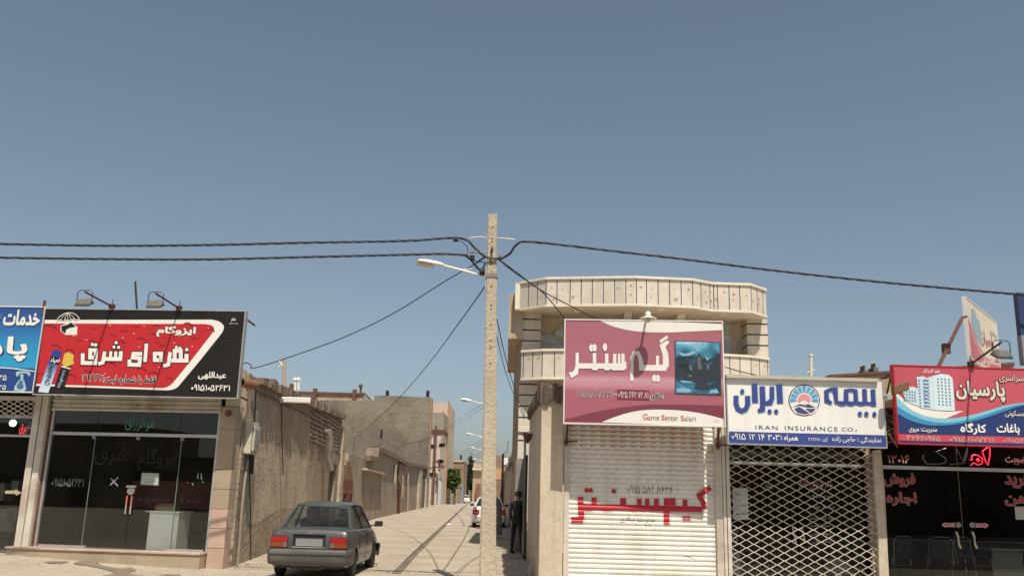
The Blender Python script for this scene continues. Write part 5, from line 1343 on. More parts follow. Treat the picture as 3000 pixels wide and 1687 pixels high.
sheets('sparkle_print', SL, CA, [ell(x, y, 11, 3, 6) for x, y in ((1090, 588), (1220, 710), (1330, 668), (1430, 590), (1380, 800), (1730, 760), (1910, 795), (730, 690), (1040, 1065), (1580, 1000), (1780, 690), (860, 730), (2070, 612))], .0085, M_vwhite, sg)
def big(dx, grow, d, m, nm):
    mb = MB(); k = [0]
    def s(pts, w_):
        for q in strip2([(x+dx, y+dx) for x, y in pts], w_+grow): mb.sheet(SL, CA, q, d+.0004*k[0])
        k[0] += 1
    def dot(x, y, r_): mb.sheet(SL, CA, ell(x+dx, y+dx, r_+grow/2), d+.0004*k[0])
    # second word from the right
    s([(1852, 868-grow/2), (1852, 935), (1700, 935)], 40); s([(1795, 935), (1795, 838), (1735, 838), (1735, 935)], 38); s([(1690, 852), (1672, 975), (1622-grow/2, 988)], 36)
    s([(1595, 930), (1537, 930), (1537, 866), (1600, 866), (1600, 950)], 38); dot(1855, 826, 17); dot(1752, 804, 16); dot(1787, 812, 16)
    s([(1455, 766-grow/2), (1440, 948+grow/2)], 36); s([(1412+grow/2, 868), (1325, 868), (1318, 905), (1392, 912), (1382, 978), (1285, 975), (1285, 925-grow/2)], 38)
    s([(1202, 842-grow/2), (1195, 920), (1030, 918)], 38); s([(1150, 845-grow/2), (1147, 918)], 30); s([(1100, 842-grow/2), (1097, 918)], 30); s([(1040, 846), (1020, 955), (975-grow/2, 968)], 36)
    dot(1153, 757, 16); dot(1132, 800, 16); dot(1178, 803, 16)
    s([(955, 905), (895, 905), (897, 832), (955, 832), (945, 960), (820, 958), (822, 862-grow/2)], 38); dot(918, 775, 17); dot(950, 780, 17)
    mb.build(nm, m, sg)
big(0, 16, .010, M_vink, 'lettering_shadow'); big(0, 0, .018, M_vwhite, 'white_lettering')
def wr(nm, P, c, items, d, m, parent):
    mb = MB()
    for it in items: write(mb, P, c, it[0], it[1], d, *(it[2:]))
    return mb.build(nm, m, parent)
wr('lettering_edge', SL, CA, [(fa('ایزوگام'), (1555, 590, 1945, 700), .07, 1.0, 7)], .010, M_vink, sg)
wr('white_lettering', SL, CA, [(fa('ایزوگام'), (1555, 590, 1945, 700), .04), (fa('عبداللهی'), (1968, 1045, 2245, 1125), .03), ('۰۹۱۵۱۰۵۲۶۳۱', (1898, 1172, 2285, 1236), .035)], .014, M_vwhite, sg)
wr('lettering_edge', SL, CA, [(fa('فقط با شماره ثبت:')+'', (1030, 1085, 1550, 1172), .07, 1.0, 5), ('۲۱۶۶۲', (818, 1070, 1022, 1140), .07, 1.0, 5)], .010, M_vwhite, sg)
wr('black_lettering', SL, CA, [(fa('فقط با شماره ثبت:'), (1030, 1085, 1550, 1172), .03), ('۲۱۶۶۲', (818, 1070, 1022, 1140), .03)], .014, M_vink, sg)
wr('small_mark', SL, CA, [(fa('سلام'), (2298, 505, 2342, 555), .02), ('۲۵۳۰۱۰۵', (2275, 562, 2362, 574), .01)], .010, M_vwhite, sg)
# umbrella emblem (plain) over a plain block
ub = MB()
um = crv([(565, 545), (575, 515), (610, 485), (660, 463), (710, 462), (755, 480), (790, 520)], 4)
for a, b in zip(um, um[1:]): stroke(ub, SL, CA, [a, b], 6, .012)
sc_ = crv([(565, 545), (595, 530), (625, 540), (655, 528), (690, 535), (720, 520), (755, 530), (790, 520)], 4)
for a, b in zip(sc_, sc_[1:]): stroke(ub, SL, CA, [a, b], 5, .0125)
for x in (597, 640, 672, 705, 750): stroke(ub, SL, CA, [(674, 463), ((674+x)/2+(x-674)*.1, 492), (x, 532)], 4, .013)
stroke(ub, SL, CA, [(676, 535), (682, 570)], 6, .0135)
ub.build('umbrella_emblem', M_vwhite, sg)
sheets('umbrella_fill', SL, CA, [um+sc_[::-1]], .010, M_vink, sg)
sheets('block_emblem_edge', SL, CA, [[(602, 590), (655, 570), (700, 550), (768, 600), (765, 680), (650, 680), (602, 640)]], .010, M_vwhite, sg)
sheets('block_emblem', SL, CA, [[(608, 594), (680, 575), (705, 556), (755, 600), (690, 610), (655, 630), (650, 668), (610, 638)]], .013, M_vink, sg)
# two printed rolls
def pr(z, a): return z
r1 = [(527, 825), (620, 845), (480, 1255), (378, 1245)]
sheets('roll_print', SL, CA, [r1], .011, grad_z('roll_blue', [(0, (.60, .70, .76)), (.35, (.35, .5, .68)), (.7, (.03, .06, .28)), (1, (.02, .05, .24))], z0=Z(SL, CA, 430, 1250), z1=Z(SL, CA, 570, 830)), sg)
sheets('roll_badge', SL, CA, [[(502, 895), (595, 905), (585, 975), (495, 960)]], .013, M_vink, sg)
wr('roll_lettering', SL, CA, [(fa('نمپاد'), (500, 905, 592, 965), .03)], .015, M_vwhite, sg)
mb = MB(); write(mb, SL, CA, 'NAMPAD', (388, 1058, 588, 1106), .014, .02, 1, 0, R(105)); mb.build('roll_lettering', M_vink, sg)
r2 = [(652, 850), (742, 868), (640, 1205), (542, 1190)]
sheets('roll_print', SL, CA, [r2], .0115, M_vink, sg)
sheets('roll_badge', SL, CA, [[(640, 865), (680, 850), (735, 880), (725, 925), (735, 965), (690, 985), (640, 1000), (615, 960), (630, 910)]], .0135, vinyl('vinyl_yellow', (.66, .46, .08), .5), sg)
sheets('roll_ring', SL, CA, [[(612, 985), (700, 1010), (698, 1022), (608, 998)]], .0138, M_vwhite, sg)
mb = MB(); write(mb, SL, CA, "Noghre's", (522, 1095, 702, 1135), .0145, .01, 1, 0, R(-72)); mb.build('roll_lettering', vinyl('vinyl_ltblue', (.35, .50, .62), .5), sg)
brackets(SL, [(u0+.1, z1-.1), (u0+.1, z0+.1), (u1-.1, z1-.1), (u1-.1, z0+.1)], .78, sg)
# ---- blue sign
bs, bu0, bu1, bz0, bz1 = sign_box('shop_sign', SL, CA, [(-700, 385), (432, 406), (345, 1252), (-790, 1225)], grad_z('blue_vinyl', [(0, (.022, .06, .21)), (.27, (.02, .055, .20)), (.29, (.03, .30, .55)), (.5, (.03, .26, .50)), (.75, (.03, .12, .35)), (.97, (.028, .06, .22))], z0=3.55, z1=5.6), 'blue shop sign with white Persian lettering and a printed telephone', d=-.04, frame=M_frame_w)
wr('lettering_shade', SL, CA, [(fa('خدمات'), (40, 440, 402, 600), .05), (fa('پار'), (-120, 705, 280, 950), .05), (fa('فنی'), (-250, 440, 8, 600), .05)], -.036, vinyl('vinyl_navy_shade', (.02, .04, .10), .5), bs)
wr('white_lettering', SL, CA, [(fa('خدمات'), (36, 430, 398, 590), .04), (fa('پار'), (-128, 695, 272, 940), .03), (fa('فنی'), (-260, 430, 0, 590), .04), ('۲۲۵۴۰۳۵', (-180, 1075, 66, 1130), .03), ('۲۲۵۶۸۳۵', (-180, 1170, 60, 1222), .03)], -.030, M_vwhite, bs)
mb = MB(); c_ = crv([(-300, 985), (-100, 1000), (60, 1008), (200, 1022), (362, 1045)], 4)
for a, b in zip(c_, c_[1:]): stroke(mb, SL, CA, [a, b], 9, -.033)
mb.build('white_curve', M_vwhite, bs)
tp = [crv([(160, 1050), (200, 1040), (285, 1045), (302, 1075), (285, 1090), (270, 1065), (215, 1060), (190, 1070), (175, 1095), (160, 1080)], 2, True), [(200, 1070), (232, 1070), (230, 1130), (205, 1130)], [(190, 1125), (240, 1130), (262, 1215), (240, 1242), (140, 1232), (142, 1195)]]
sheets('telephone_print', SL, CA, tp, -.033, plain('phone_print', (.33, .50, .60), .5), bs)
sheets('telephone_dial', SL, CA, [ell(200, 1188, 34, 30), [(190, 1133), (228, 1135), (228, 1158), (186, 1155)]], -.030, plain('phone_print_dark', (.06, .14, .24), .5), bs)
brackets(SL, [(bu1-.15, bz1-.15), (bu1-.15, bz0+.15)], .7, bs)
mb = MB(); p_ = SL.px(CA, 437, 395, -.05); mb.tube([p_+V((0, 0, -.2)), p_+V((0, 0, .13))], .03, 6); mb.build('corner_post', M_rust, bs)

# ---- maroon sign
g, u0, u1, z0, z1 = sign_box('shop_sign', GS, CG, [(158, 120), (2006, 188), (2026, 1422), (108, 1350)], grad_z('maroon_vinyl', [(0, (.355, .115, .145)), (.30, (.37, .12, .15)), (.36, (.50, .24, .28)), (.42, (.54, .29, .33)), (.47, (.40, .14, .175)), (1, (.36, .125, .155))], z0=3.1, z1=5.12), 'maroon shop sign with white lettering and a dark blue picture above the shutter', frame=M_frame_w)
Rm = lambda y: 2004+(y-188)*.0165
Ll = lambda y: 160-(y-120)*.041
tw = [(520, 142), (1200, 160), (Rm(195)-8, 197), (Rm(268)-8, 268)]+crv([(1990, 268), (1700, 282), (1350, 296), (1100, 292), (900, 272), (700, 222), (520, 142)], 5)[1:-1]
sheets('white_wave', GS, CG, [tw], .004, M_vwhite, g)
dk_ = crv([(Ll(1320)+20, 1325), (500, 1232), (800, 1180), (1150, 1148), (1500, 1145), (1800, 1152), (2010, 1160)], 5)+[(2012, 1312)]+crv([(2005, 1310), (1800, 1255), (1550, 1215), (1250, 1200), (1000, 1215), (780, 1270), (570, 1350)], 5)+[(150, 1336)]
sheets('dark_wave', GS, CG, [dk_], .004, vinyl('vinyl_maroon', (.20, .045, .065), .5), g)
wb = crv([(2010, 1315), (1800, 1260), (1550, 1219), (1250, 1204), (1000, 1219), (780, 1274), (575, 1352)], 5)+[(1000, 1370), (2012, 1408)]
sheets('white_wave', GS, CG, [wb], .006, M_vwhite, g)
wl_ = MB(); kk = [0]
def gs(pts, w_, d=.008):
    stroke(wl_, GS, CG, pts, w_, d+.0004*kk[0]); kk[0] += 1
def gd(x, y, rx, ry): wl_.sheet(GS, CG, ell(x, y, rx, ry), .008+.0004*kk[0])
gs([(1262, 408), (1352, 345)], 34); gs([(1362, 400), (1292, 452), (1328, 560), (1332, 680)], [40, 60, 66, 70]); gs([(1345, 660), (1310, 712), (1180, 714), (1015, 712)], [62, 76, 70, 66]); gs([(1233, 570), (1233, 700)], 36)
gs([(930, 868), (932, 600), (960, 535), (1005, 540), (1030, 600), (1045, 690)], [36, 38, 42, 44, 46, 60])
gd(1196, 834, 27, 42); gd(1236, 836, 25, 42)
gs([(845, 640), (838, 690), (290, 690)], [40, 64, 62]); gs([(826, 545), (826, 700)], 38); gs([(780, 548), (780, 700)], 30); gs([(728, 548), (728, 700)], 38); gs([(634, 545), (634, 690)], 40); gs([(490, 538), (490, 690)], 40)
gs([(286, 535), (286, 690), (270, 770), (202, 803)], [36, 40, 56, 72])
for cx in (815, 770, 725, 640, 495): wl_.sheet(GS, CG, ell(cx, 718, 42, 26), .008+.0004*kk[0]); kk[0] += 1
gd(613, 470, 25, 47); gd(452, 478, 25, 44); gd(490, 476, 26, 44)
wl_.build('white_lettering', M_vwhite, g)
PH = '۰۹۱۵ ۵۸۲ ۸۴ ۳۴'
wr('lettering_edge', GS, CG, [(PH, (282, 982, 695, 1064), .045, 1, 3), ('-', (720, 1022, 750, 1036), .1, 1, 6), (fa('سالاری'), (1152, 1005, 1300, 1092), .05, 1, 4)], .008, M_vwhite, g)
wr('black_lettering', GS, CG, [(PH, (282, 982, 695, 1062), .005), ('-', (720, 1022, 750, 1036), .05), (fa('سالاری'), (1155, 1008, 1298, 1088), .02)], .011, vinyl('vinyl_dark_green', (.03, .06, .05), .5), g)
sheets('patched_strip', GS, CG, [[(760, 966), (1132, 978), (1134, 1094), (757, 1085)]], .006, plain('patch_maroon', (.20, .025, .05), .5), g)
wr('patched_number', GS, CG, [('۰۹۳۵ ۶۶۲ ۷۲ ۸۱', (770, 990, 1124, 1072), .05, 1, 2)], .009, M_vwhite, g)
wr('patched_number_ink', GS, CG, [('۰۹۳۵ ۶۶۲ ۷۲ ۸۱', (770, 990, 1124, 1072), .0)], .012, vinyl('vinyl_ochre', (.36, .25, .20), .5), g)
REDL = vinyl('vinyl_red_text', (.60, .05, .06), .5); GRYL = vinyl('vinyl_brown_text', (.25, .12, .13), .5)
wr('red_initial', GS, CG, [('G', (1062, 1255, 1118, 1325), .012), ('S', (1278, 1268, 1318, 1330), .012), ('S', (1505, 1275, 1545, 1338), .012)], .010, REDL, g)
wr('latin_lettering', GS, CG, [('ame', (1122, 1285, 1252, 1330), .0), ('enter', (1322, 1282, 1478, 1335), .0), ('alari', (1548, 1282, 1685, 1342), .0)], .010, GRYL, g)
wr('small_mark', GS, CG, [(fa('چاپ نقش'), (1890, 1322, 1960, 1340), .0), ('۲۲۴۳', (1890, 1345, 1965, 1356), .0)], .009, GRYL, g)
sheets('picture_border', GS, CG, [[(1434, 388), (1978, 412), (1988, 1042), (1438, 1022)]], .006, plain('picture_edge', (.055, .05, .085), .5), g)
# stand-in picture: dark stormy blue water and sky, no figures
pm = bpy.data.materials.new('stormy_picture'); pm.use_nodes = True
t = pm.node_tree; b_ = t.nodes['Principled BSDF']; b_.inputs['Roughness'].default_value = .4
ge = t.nodes.new('ShaderNodeNewGeometry'); n_ = t.nodes.new('ShaderNodeTexNoise'); n_.inputs['Scale'].default_value = 2.3; n_.inputs['Detail'].default_value = 9; n_.inputs['Distortion'].default_value = .8
mp = t.nodes.new('ShaderNodeMapping'); mp.inputs['Scale'].default_value = (1, 1, 1.6); mp.inputs['Location'].default_value = (4.2, 0, 1.3)
t.links.new(ge.outputs['Position'], mp.inputs[0]); t.links.new(mp.outputs[0], n_.inputs['Vector'])
sp = t.nodes.new('ShaderNodeSeparateXYZ'); t.links.new(ge.outputs['Position'], sp.inputs[0])
zr_ = t.nodes.new('ShaderNodeValToRGB'); mr = t.nodes.new('ShaderNodeMapRange'); mr.inputs[1].default_value = 3.72; mr.inputs[2].default_value = 4.68; t.links.new(sp.outputs[2], mr.inputs[0]); t.links.new(mr.outputs[0], zr_.inputs[0])
for k_, (p_, v_) in zip(range(6), ((0, .40), (.2, .30), (.26, .10), (.48, .13), (.62, .38), (1, .62))):
    e_ = zr_.color_ramp.elements[k_] if k_ < 2 else zr_.color_ramp.elements.new(p_)
    e_.position = p_; e_.color = (v_, v_, v_, 1)
ad = t.nodes.new('ShaderNodeMath'); ad.operation = 'MULTIPLY_ADD'; ad.inputs[1].default_value = 1.5; 
sb = t.nodes.new('ShaderNodeMath'); sb.operation = 'SUBTRACT'; sb.inputs[1].default_value = .5; t.links.new(n_.outputs[0], sb.inputs[0])
t.links.new(sb.outputs[0], ad.inputs[0]); t.links.new(zr_.outputs[0], ad.inputs[2])
cr_ = t.nodes.new('ShaderNodeValToRGB'); t.links.new(ad.outputs[0], cr_.inputs[0])
for k_, (p_, c_) in enumerate(((0, (.012, .018, .024)), (.25, (.02, .045, .065)), (.5, (.04, .19, .30)), (.75, (.12, .38, .52)), (1, (.55, .70, .75)))):
    e_ = cr_.color_ramp.elements[k_] if k_ < 2 else cr_.color_ramp.elements.new(p_)
    e_.position = p_; e_.color = (*c_, 1)
t.links.new(cr_.outputs[0], b_.inputs['Base Color'])
sheets('picture', GS, CG, [[(1448, 400), (1962, 420), (1974, 1026), (1450, 1008)]], .009, pm, g)
sheets('picture_crag', GS, CG, [[(1450, 680), (1500, 720), (1540, 700), (1570, 760), (1620, 740), (1640, 660), (1655, 690), (1690, 600), (1720, 540), (1745, 560), (1770, 640), (1800, 700), (1830, 640), (1860, 690), (1900, 620), (1930, 560), (1966, 540), (1970, 850), (1900, 870), (1820, 900), (1830, 960), (1740, 975), (1660, 960), (1690, 890), (1600, 860), (1450, 800)]], .011, plain('picture_dark', (.028, .035, .045), .5), g)
sheets('picture_spray', GS, CG, [[(1460, 520), (1560, 545), (1650, 520), (1700, 530), (1620, 570), (1520, 575)], [(1660, 470), (1690, 430), (1720, 480), (1760, 520), (1700, 515)], [(1780, 560), (1830, 600), (1860, 590), (1820, 630)], [(1500, 860), (1640, 875), (1655, 890), (1520, 885)], [(1460, 960), (1540, 945), (1620, 965), (1640, 1000), (1460, 1002)], [(1850, 980), (1930, 960), (1960, 1010), (1850, 1012)], [(1590, 800), (1640, 805), (1625, 815)]], .013, plain('picture_pale_blue', (.20, .42, .54), .5), g)
sheets('picture_rock', GS, CG, [[(1600, 690), (1625, 670), (1640, 700), (1650, 745), (1610, 745)], [(1700, 610), (1730, 570), (1748, 600), (1740, 660), (1765, 720), (1710, 740)], [(1810, 680), (1835, 660), (1850, 720), (1815, 740)]], .015, plain('picture_grey', (.10, .13, .15), .5), g)
brackets(GS, [(u0+.12, z1-.2), (u0+.12, z0+.08), (u1-.12, z1-.2), (u1-.12, z0+.08), (u0+.9, z0+.1)], .66, g)

# ---- white insurance sign
M_vnavy = vinyl('vinyl_navy', (.045, .07, .26), .45); M_vsky = vinyl('vinyl_skyblue', (.10, .36, .58), .45); M_vpink = vinyl('vinyl_pink', (.70, .28, .32), .5)
s, u0, u1, z0, z1 = sign_box('shop_sign', IS, CI, [(222, 182), (2316, 240), (2392, 1155), (240, 1102)], vinyl('vinyl_offwhite', (.80, .785, .735), .5), 'white insurance sign with blue lettering and a round sun and mountain emblem', frame=M_galv)
sheets('navy_strip', IS, CI, [[(258, 934), (2364, 986), (2382, 1146), (252, 1096)]], .004, M_vnavy, s)
mb = MB(); mb.pbox(IS, u0-.01, u1-.10, z1-.05, z1+.012, -.13, .07); mb.build('top_flap', mat('vinyl_edge', (.55, .50, .42), .7), s)
def iran(grow, off, d, m, nm):
    mb = MB(); k = [0]
    def st_(pts, w_):
        for q in strip2([(x+off, y+off) for x, y in pts], [x+grow for x in w_] if isinstance(w_, list) else w_+grow): mb.sheet(IS, CI, q, d+.0002*k[0])
        k[0] += 1
    def dd(x, y, rx, ry): mb.sheet(IS, CI, ell(x+off, y+off, rx+grow/2, ry+grow/2), d+.0002*k[0]); k[0] += 1
    g2 = grow/2
    st_([(933, 302-g2), (946, 556+g2)], 80)
    st_([(836, 330-g2), (836, 490), (812, 545), (770, 555), (700, 552)], [62, 66, 72, 60, 60]); st_([(704, 326-g2), (714, 560), (706, 640), (648-g2, 662)], [72, 76, 72, 48])
    st_([(600, 292-g2), (610, 548+g2)], 78)
    st_([(352, 452-g2), (352, 560), (376, 630), (430, 660), (480, 635), (510, 570), (508, 455-g2)], [66, 68, 64, 62, 64, 70, 70])
    dd(435, 398, 27, 36); dd(804, 666, 28, 34); dd(892, 668, 28, 34)
    st_([(2196, 366-g2), (2206, 595+g2)], 62); st_([(2240, 560), (1700, 545)], 44); st_([(2082, 362-g2), (2092, 560)], 62)
    st_([(1970, 560), (1962, 390), (1900, 375), (1836, 390), (1836, 540)], [64, 54, 40, 58, 66])
    st_([(1706, 560), (1690, 372), (1620, 370), (1570, 400), (1575, 520), (1640+g2, 556)], [44, 70, 46, 60, 64, 40])
    for cx in (2040, 1900, 1780): dd(cx, 572, 52, 16)
    dd(2021, 698, 28, 35); dd(2108, 700, 28, 35); dd(2216, 704, 28, 35)
    mb.build(nm, m, s)
iran(14, 8, .002, vinyl('vinyl_pale_cyan', (.42, .66, .74), .5), 'lettering_shade'); iran(8, 2, .0075, M_vwhite, 'lettering_gap'); iran(0, 0, .013, M_vnavy, 'blue_lettering')
cx, cy = 1270, 515
lg = sheets('emblem_disc', IS, CI, [ell(cx, cy, 212, 214, 40)], .004, plain('emblem_rim', (.07, .045, .10), .5), s)
sheets('emblem_field', IS, CI, [ell(cx, cy, 198, 200, 40)], .007, M_vwhite, lg)
rays = []
for i in range(9):
    a0 = math.pi+.10-.30+i*(math.pi+.42)/9+.03; a1 = a0+(math.pi+.42)/9-.075
    rays.append(ell(cx, cy, 190, 192, 5, a0, a1)+ell(cx, cy, 104, 104, 5, a1, a0))
sheets('emblem_rays', IS, CI, rays, .010, M_vsky, lg)
sheets('emblem_sun', IS, CI, [ell(cx, cy, 88, 86, 24, math.pi-.35, 2*math.pi+.35)], .010, M_vpink, lg)
sheets('emblem_mountain_snow', IS, CI, [[(1095, 608), (1180, 560), (1265, 515), (1360, 560), (1445, 610), (1435, 660), (1380, 700), (1260, 716), (1150, 690), (1110, 640)]], .013, M_vwhite, lg)
sheets('emblem_mountain', IS, CI, [[(1112, 610), (1190, 572), (1225, 562), (1240, 580), (1255, 560), (1272, 592), (1285, 562), (1300, 582), (1318, 560), (1420, 610), (1330, 616), (1205, 590)], [(1135, 630), (1205, 602), (1345, 690), (1270, 702), (1180, 685)], [(1280, 630), (1425, 626), (1400, 660), (1362, 686)]], .016, plain('emblem_slate', (.06, .065, .16), .5), lg)
wr('latin_lettering', IS, CI, [('IRAN', (615, 856, 912, 908), -.004, 1.25), ('INSURANCE', (1010, 866, 1722, 926), -.004, 1.25), ('CO', (1772, 882, 1930, 932), -.004, 1.1)], .006, vinyl('vinyl_slate_text', (.07, .09, .20), .5), s)
sheets('full_stop', IS, CI, [ell(1970, 924, 10, 11)], .006, M_vnavy, s)
wr('white_lettering', IS, CI, [('۰۹۱۵ ۱۲ ۱۴ ۳۰۳', (292, 965, 940, 1050), .02), (':', (952, 995, 968, 1045), .04), (fa('همراه'), (998, 982, 1186, 1074), .02), (fa('کد:')+'', (1505, 1015, 1588, 1068), .0), ('۳۱۲۶۸', (1325, 1018, 1480, 1062), .015), (fa('نمایندگی'), (2030, 1010, 2310, 1095), .01), (':', (1990, 1025, 2002, 1068), .03), (fa('حاجی زاده'), (1648, 1000, 1960, 1086), .01)], .008, M_vwhite, s)
wr('small_mark', IS, CI, [(fa('چاپ بهار ۲۲۴'), (290, 898, 438, 910), .0)], .005, vinyl('vinyl_grey_text', (.4, .38, .36), .5), s)
brackets(IS, [(u0+.15, z1-.15), (u0+.15, z0+.1), (u1-.15, z1-.15), (u1-.15, z0+.1)], .62, s)
for x0, y0, x1, y1 in ((2450, 60, 2350, 460), (2430, 470, 2300, 440)):
    pass

# ---- red and blue estate sign
e, u0, u1, z0, z1 = sign_box('shop_sign', PS, CK, [(265, 700), (2050, 742), (2050, 1382), (316, 1336)], vinyl('vinyl_rose', (.52, .09, .12), .45), 'red and blue estate sign with a printed white tower block', frame=M_vred)
Rr = 2000
cw1 = crv([(292, 905), (420, 1000), (560, 1060), (700, 1075), (860, 1065), (1020, 1035), (1180, 1000), (1340, 985), (1600, 975), (Rr, 970)], 4)
cw2 = crv([(296, 950), (420, 1060), (560, 1115), (700, 1130), (860, 1112), (1020, 1072), (1180, 1025), (1340, 1002), (1600, 990), (Rr, 985)], 4)
cw3 = crv([(302, 1030), (420, 1100), (560, 1150), (700, 1165), (860, 1145), (1020, 1100), (1180, 1045), (1340, 1012), (1600, 1000), (Rr, 995)], 4)
cw4 = crv([(305, 1090), (420, 1150), (560, 1183), (700, 1185), (860, 1165), (1020, 1125), (1180, 1070), (1340, 1022), (1600, 1010), (Rr, 1005)], 4)
sheets('white_wave', PS, CK, [crv([(291, 895), (340, 960), (450, 1020), (600, 1062), (760, 1072), (850, 1066)], 4)+cw2[::-1][24:]], .004, M_vwhite, e)
sheets('navy_field', PS, CK, [cw3+[(Rr, 1375), (316, 1330)]], .004, vinyl('vinyl_deep_navy', (.022, .04, .15), .45), e)
sheets('pale_blue_wave', PS, CK, [cw2+cw3[::-1]], .007, vinyl('vinyl_pale_blue', (.22, .53, .66), .45), e)
sheets('blue_wave', PS, CK, [cw3+cw4[::-1]], .010, vinyl('vinyl_mid_blue', (.05, .26, .48), .45), e)
sheets('red_strip', PS, CK, [[(316, 1256), (Rr, 1298), (Rr, 1352), (318, 1308)]], .007, vinyl('vinyl_coral', (.55, .07, .09), .45), e)
M_bldp = plain('print_tower_white', (.55, .68, .74), .5); M_bldd = plain('print_tower_window', (.16, .24, .33), .5)
tw_ = [[(460, 790), (520, 785), (540, 800), (600, 780), (620, 1062), (490, 1040)], [(600, 780), (660, 765), (720, 772), (755, 800), (775, 1068), (615, 1062)], [(340, 885), (370, 870), (440, 872), (470, 885), (490, 1035), (400, 1000), (360, 960)]]
sheets('tower_print', PS, CK, tw_[:1]+tw_[2:], .012, M_bldp, e); sheets('tower_print_shade', PS, CK, tw_[1:2], .0125, plain('print_tower_pale', (.62, .74, .78), .5), e)
wn = []
for cx_, x0_, n_, y0_, r_ in ((0, 475, 3, 812, 9), (0, 628, 4, 800, 9), (0, 352, 5, 900, 4)):
    for i in range(n_):
        for j in range(r_):
            x_, y_ = x0_+i*(36 if n_ == 3 else 30 if n_ == 4 else 22)+j*1.5, y0_+j*(26 if r_ > 4 else 24)+i*2
            wn.append([(x_, y_), (x_+13, y_), (x_+13, y_+13), (x_, y_+13)])
sheets('tower_windows', PS, CK, wn, .016, M_bldd, e)
sheets('tower_stair', PS, CK, [[(523, 810+j*30), (553, 812+j*30), (555, 826+j*30), (525, 824+j*30)] for j in range(8)], .0165, plain('print_tower_blue', (.12, .20, .42), .5), e)
M_vcream = vinyl('vinyl_cream', (.66, .62, .50), .5)
wr('lettering_edge', PS, CK, [(fa('پارسیان'), (782, 822, 1182, 992), .075, 1, 8), (fa('سراسری'), (1135, 768, 1335, 838), .05, 1, 5)], .010, vinyl('vinyl_dark_edge', (.05, .02, .03), .5), e)
wr('cream_lettering', PS, CK, [(fa('پارسیان'), (782, 822, 1182, 992), .035), (fa('سراسری'), (1135, 768, 1335, 838), .012), (fa('مشاور املاک'), (1350, 770, 1700, 850), .02), (fa('مسکونی'), (1182, 1065, 1345, 1120), .015), (fa('تجاری'), (1380, 1070, 1560, 1130), .015)], .014, M_vcream, e)
wr('white_lettering', PS, CK, [(fa('باغات'), (1115, 1170, 1302, 1262), .035), (fa('کارگاه'), (818, 1165, 1030, 1262), .035), (fa('زمین'), (1400, 1175, 1600, 1265), .03), (fa('مدیریت: مروی'), (398, 1205, 628, 1246), .012), (fa('هو الرزاق'), (512, 726, 648, 762), .012)], .0145, M_vwhite, e)
wr('number_lettering', PS, CK, [('۳۲۴۲۰۹۷۵', (380, 1270, 655, 1312), .006), ('۰۹۱۵۱۱۰۷۲۱۱', (730, 1282, 1092, 1322), .006), ('۰۹۱۵۳۱۰۷۲۱۱', (1172, 1292, 1530, 1330), .006)], .012, vinyl('vinyl_pale_number', (.50, .50, .48), .5), e)
brackets(PS, [(u0+.12, z1-.12), (u0+.12, z0+.1), (u0+1.6, z1-.1), (u0+1.6, z0+.1)], .8, e)
mb = MB(); mb.tube([PS.px(CK, 266, 728, -.1), PS.px(CK, 216, 935, -.35)], .02, 6); mb.tube([PS.px(CK, 235, 1258, .05), PS.px(CK, 305, 1362, -.1)], .02, 6); mb.build('strut', M_rust, e)
fl = empty('security_camera', PS.px(CK, 240, 955, -.1), 'small brown floodlight with a round lens between the white and red signs', 'camera')
mb = MB(); a = PS.px(CK, 255, 940, -.12); mb.obox(a, PS.e*.30+V((0, 0, .10)), PS.n*.14, V((0, 0, .17))); mb.build('housing', mat('brown_enamel', (.20, .105, .055), .6), fl, bevel=.015)
mb = MB(); mb.lathe([(0, .02), (.05, .02), (.07, -.06), (.07, -.14)], PS.px(CK, 240, 955, .04), PS.n, 14); mb.build('lens', M_galv, fl, smooth=True)

# ---- oblique roof board
a = at_y(*CK(880, 400), 18.3); b = at_y(*CK(1125, 500), 20.9)
RB = Plane((a.x, a.y), (b.x, b.y))
rb_, u0, u1, z0, z1 = sign_box('roof_sign_board', RB, CK, [(856, 132), (1106, 345), (1146, 720), (912, 720)], vinyl('vinyl_faded_cream', (.70, .62, .47), .5), 'faded cream and pink sign board set at an angle on the roof above the estate office', depth=.06, frame=M_frame_w)
zz = lambda f: z0+(z1-z0)*f
uu = lambda f: u0+(u1-u0)*f
def rsheet(nm, pts, d, m):
    mb_ = MB(); q = [RB.p(uu(x), zz(y), d) for x, y in pts]; nn_ = (q[1]-q[0]).cross(q[2]-q[0])
    mb_.face(q if nn_.dot(RB.n) > 0 else q[::-1]); return mb_.build(nm, m, rb_)
zb_ = Z(RB, CK, 890, 370); f_ = lambda y: (Z(RB, CK, 890, y)-z0)/(z1-z0)
rsheet('pink_field', [(.012, .012), (.988, .012), (.988, f_(480)), (.75, f_(545)), (.5, f_(560)), (.25, f_(480)), (.012, f_(330))], .003, vinyl('vinyl_faded_red', (.52, .15, .17), .5))
rsheet('pale_wave', [(.012, f_(330)), (.25, f_(480)), (.5, f_(560)), (.75, f_(545)), (.988, f_(480)), (.988, f_(455)), (.75, f_(525)), (.5, f_(540)), (.25, f_(455)), (.012, f_(290))], .005, vinyl('vinyl_faded_pink', (.62, .33, .33), .5))
rsheet('pale_wave', [(.012, f_(400)), (.25, f_(520)), (.5, f_(590)), (.988, f_(540)), (.988, f_(520)), (.5, f_(565)), (.25, f_(500)), (.012, f_(375))], .005, vinyl('vinyl_faded_salmon', (.62, .42, .36), .5))
rsheet('tower_print', [(.12, f_(330)), (.16, f_(215)), (.24, f_(210)), (.3, f_(260)), (.4, f_(280)), (.42, f_(470)), (.25, f_(440))], .006, vinyl('vinyl_faded_blue', (.30, .42, .47), .5))
